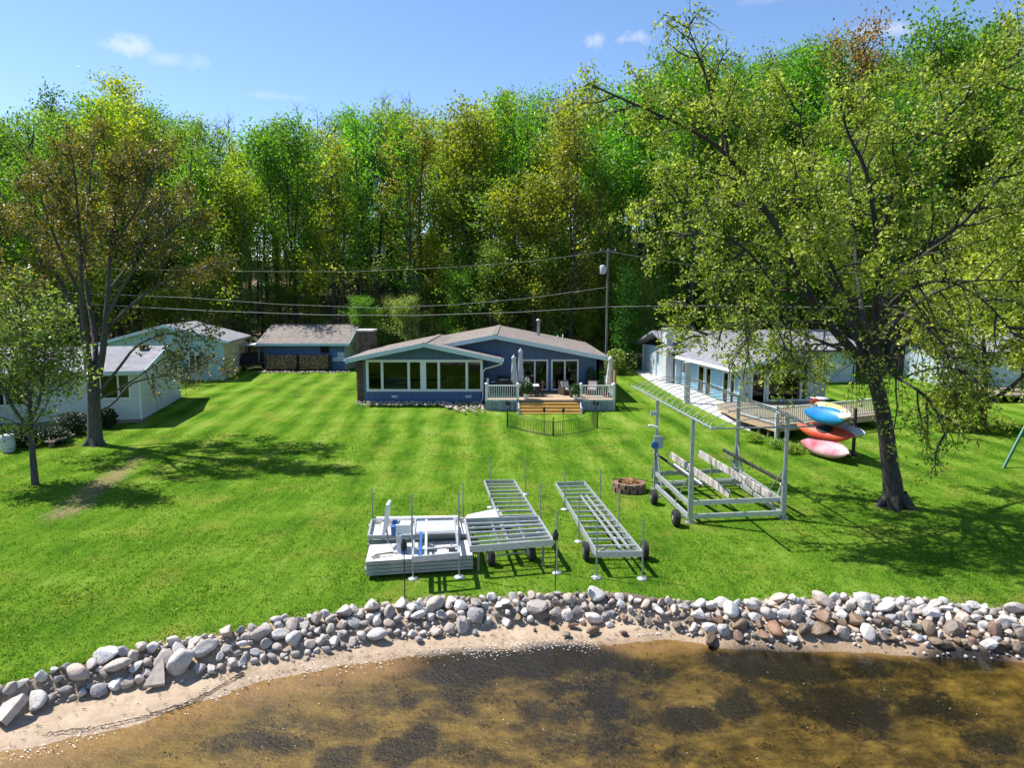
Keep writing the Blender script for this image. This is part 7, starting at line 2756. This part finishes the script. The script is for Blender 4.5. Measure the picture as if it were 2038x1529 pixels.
shrub(150, 866, .85, 1.25, LM['shrub'], 'round dark shrub left of the bronze maple trunk at the cottage wall', 1)
shrub(214, 852, .6, 1.1, LM['shrub'], 'dark shrub right of the bronze maple trunk at the cottage wall', 2, 1500)
shrub(112, 878, .8, .8, LM['shrub'], 'low dark shrub at the foot of the cottage under the young tree', 3)
shrub(48, 890, .9, .9, LM['shrub'], 'dark shrub in shade at the left edge of the frame', 4)
for i, (px, py, r, h) in enumerate(((385, 742, 1.3, 1.6), (420, 738, 1.2, 1.5), (460, 734, 1.1, 1.9), (478, 728, .9, 1.9))):
    shrub(px, py, r, h, LM['shrub'], ['dark hedge shrub nearest the white cottage corner', 'dark hedge shrub second from the white cottage corner', 'dark hedge shrub below the cream wall', 'dark hedge shrub next to the boat trailer'][i], 20 + i, 2600, .16)
for i, (px, py, r, h) in enumerate(((1236, 744, 1.3, 2.2), (1262, 724, 2.0, 4.2), (1240, 722, 1.8, 5.0))):
    shrub(px, py, r, h, LM['lime'], ['bright lime shrub right of the blue house deck', 'bright lime shrub beside the driveway top', 'bright lime shrub behind the blue house corner'][i], 40 + i, [1500, 4500, 4500][i], .2)
for i, (px, py) in enumerate(((1545, 892), (1580, 902), (1510, 880))):
    shrub(px, py, .55, .5, LM['mid green'], ['low weedy shrub under the cottage deck corner', 'low weedy shrub left of the kayak rack', 'low weedy shrub along the cottage deck side'][i], 60 + i, 700, .1)
# plank edging beside the cottage bed
pa, pb = on_ground(98, 892), on_ground(142, 876)
MBp = MB().beam(pa + Vector((0, 0, .3)), pb + Vector((0, 0, .3)), .5, .06)
tk = thing('garden_bench', 'long grey plank bench in the shade by the white cottage', 'bench', pa)
MBp.build('seat', M['oldwood'], tk)
for q_ in (lerp(pa, pb, .12), lerp(pa, pb, .88)):
    MB().box(q_.x - .05, q_.x + .05, q_.y - .15, q_.y + .15, q_.z - .02, q_.z + .27).build('leg', M['oldwood'], tk)
bpos = on_ground(17, 900)
br_ = thing('rain_barrel', 'grey blue rain barrel at the left edge below the cottage', 'barrel', bpos)
MB().lathe([(.24, 0), (.3, .1), (.32, .45), (.3, .8), (.26, .88), (.0, .88)], 14).build('body', M['steelgrey'], br_, True)
for z in (.2, .7):
    MB().lathe([(.315, z - .02), (.33, z), (.315, z + .02)], 14).build('hoop', M['galv'], br_, True)

# where labels of trees alike would be the same, say which by place
by_ = {}
for o in scene.objects:
    if o.get('label') and o.get('category') == 'tree':
        by_.setdefault(o['label'], []).append(o)
for lb_, os_ in by_.items():
    if len(os_) < 2:
        continue
    os_.sort(key=lambda o: o.location.x / o.location.y)
    if len(os_) == 2:
        os_[0]['label'], os_[1]['label'] = lb_ + ', left of its twin', lb_ + ', right of its twin'
    else:
        w_ = ['leftmost', 'second', 'third', 'fourth', 'fifth', 'sixth', 'seventh', 'eighth', 'ninth', 'tenth', 'eleventh', 'twelfth']
        for i_, o in enumerate(os_):
            o['label'] = lb_ + (', rightmost alike' if i_ == len(os_) - 1 else f', {w_[min(i_, 11)]} from left' if i_ else ', leftmost alike')
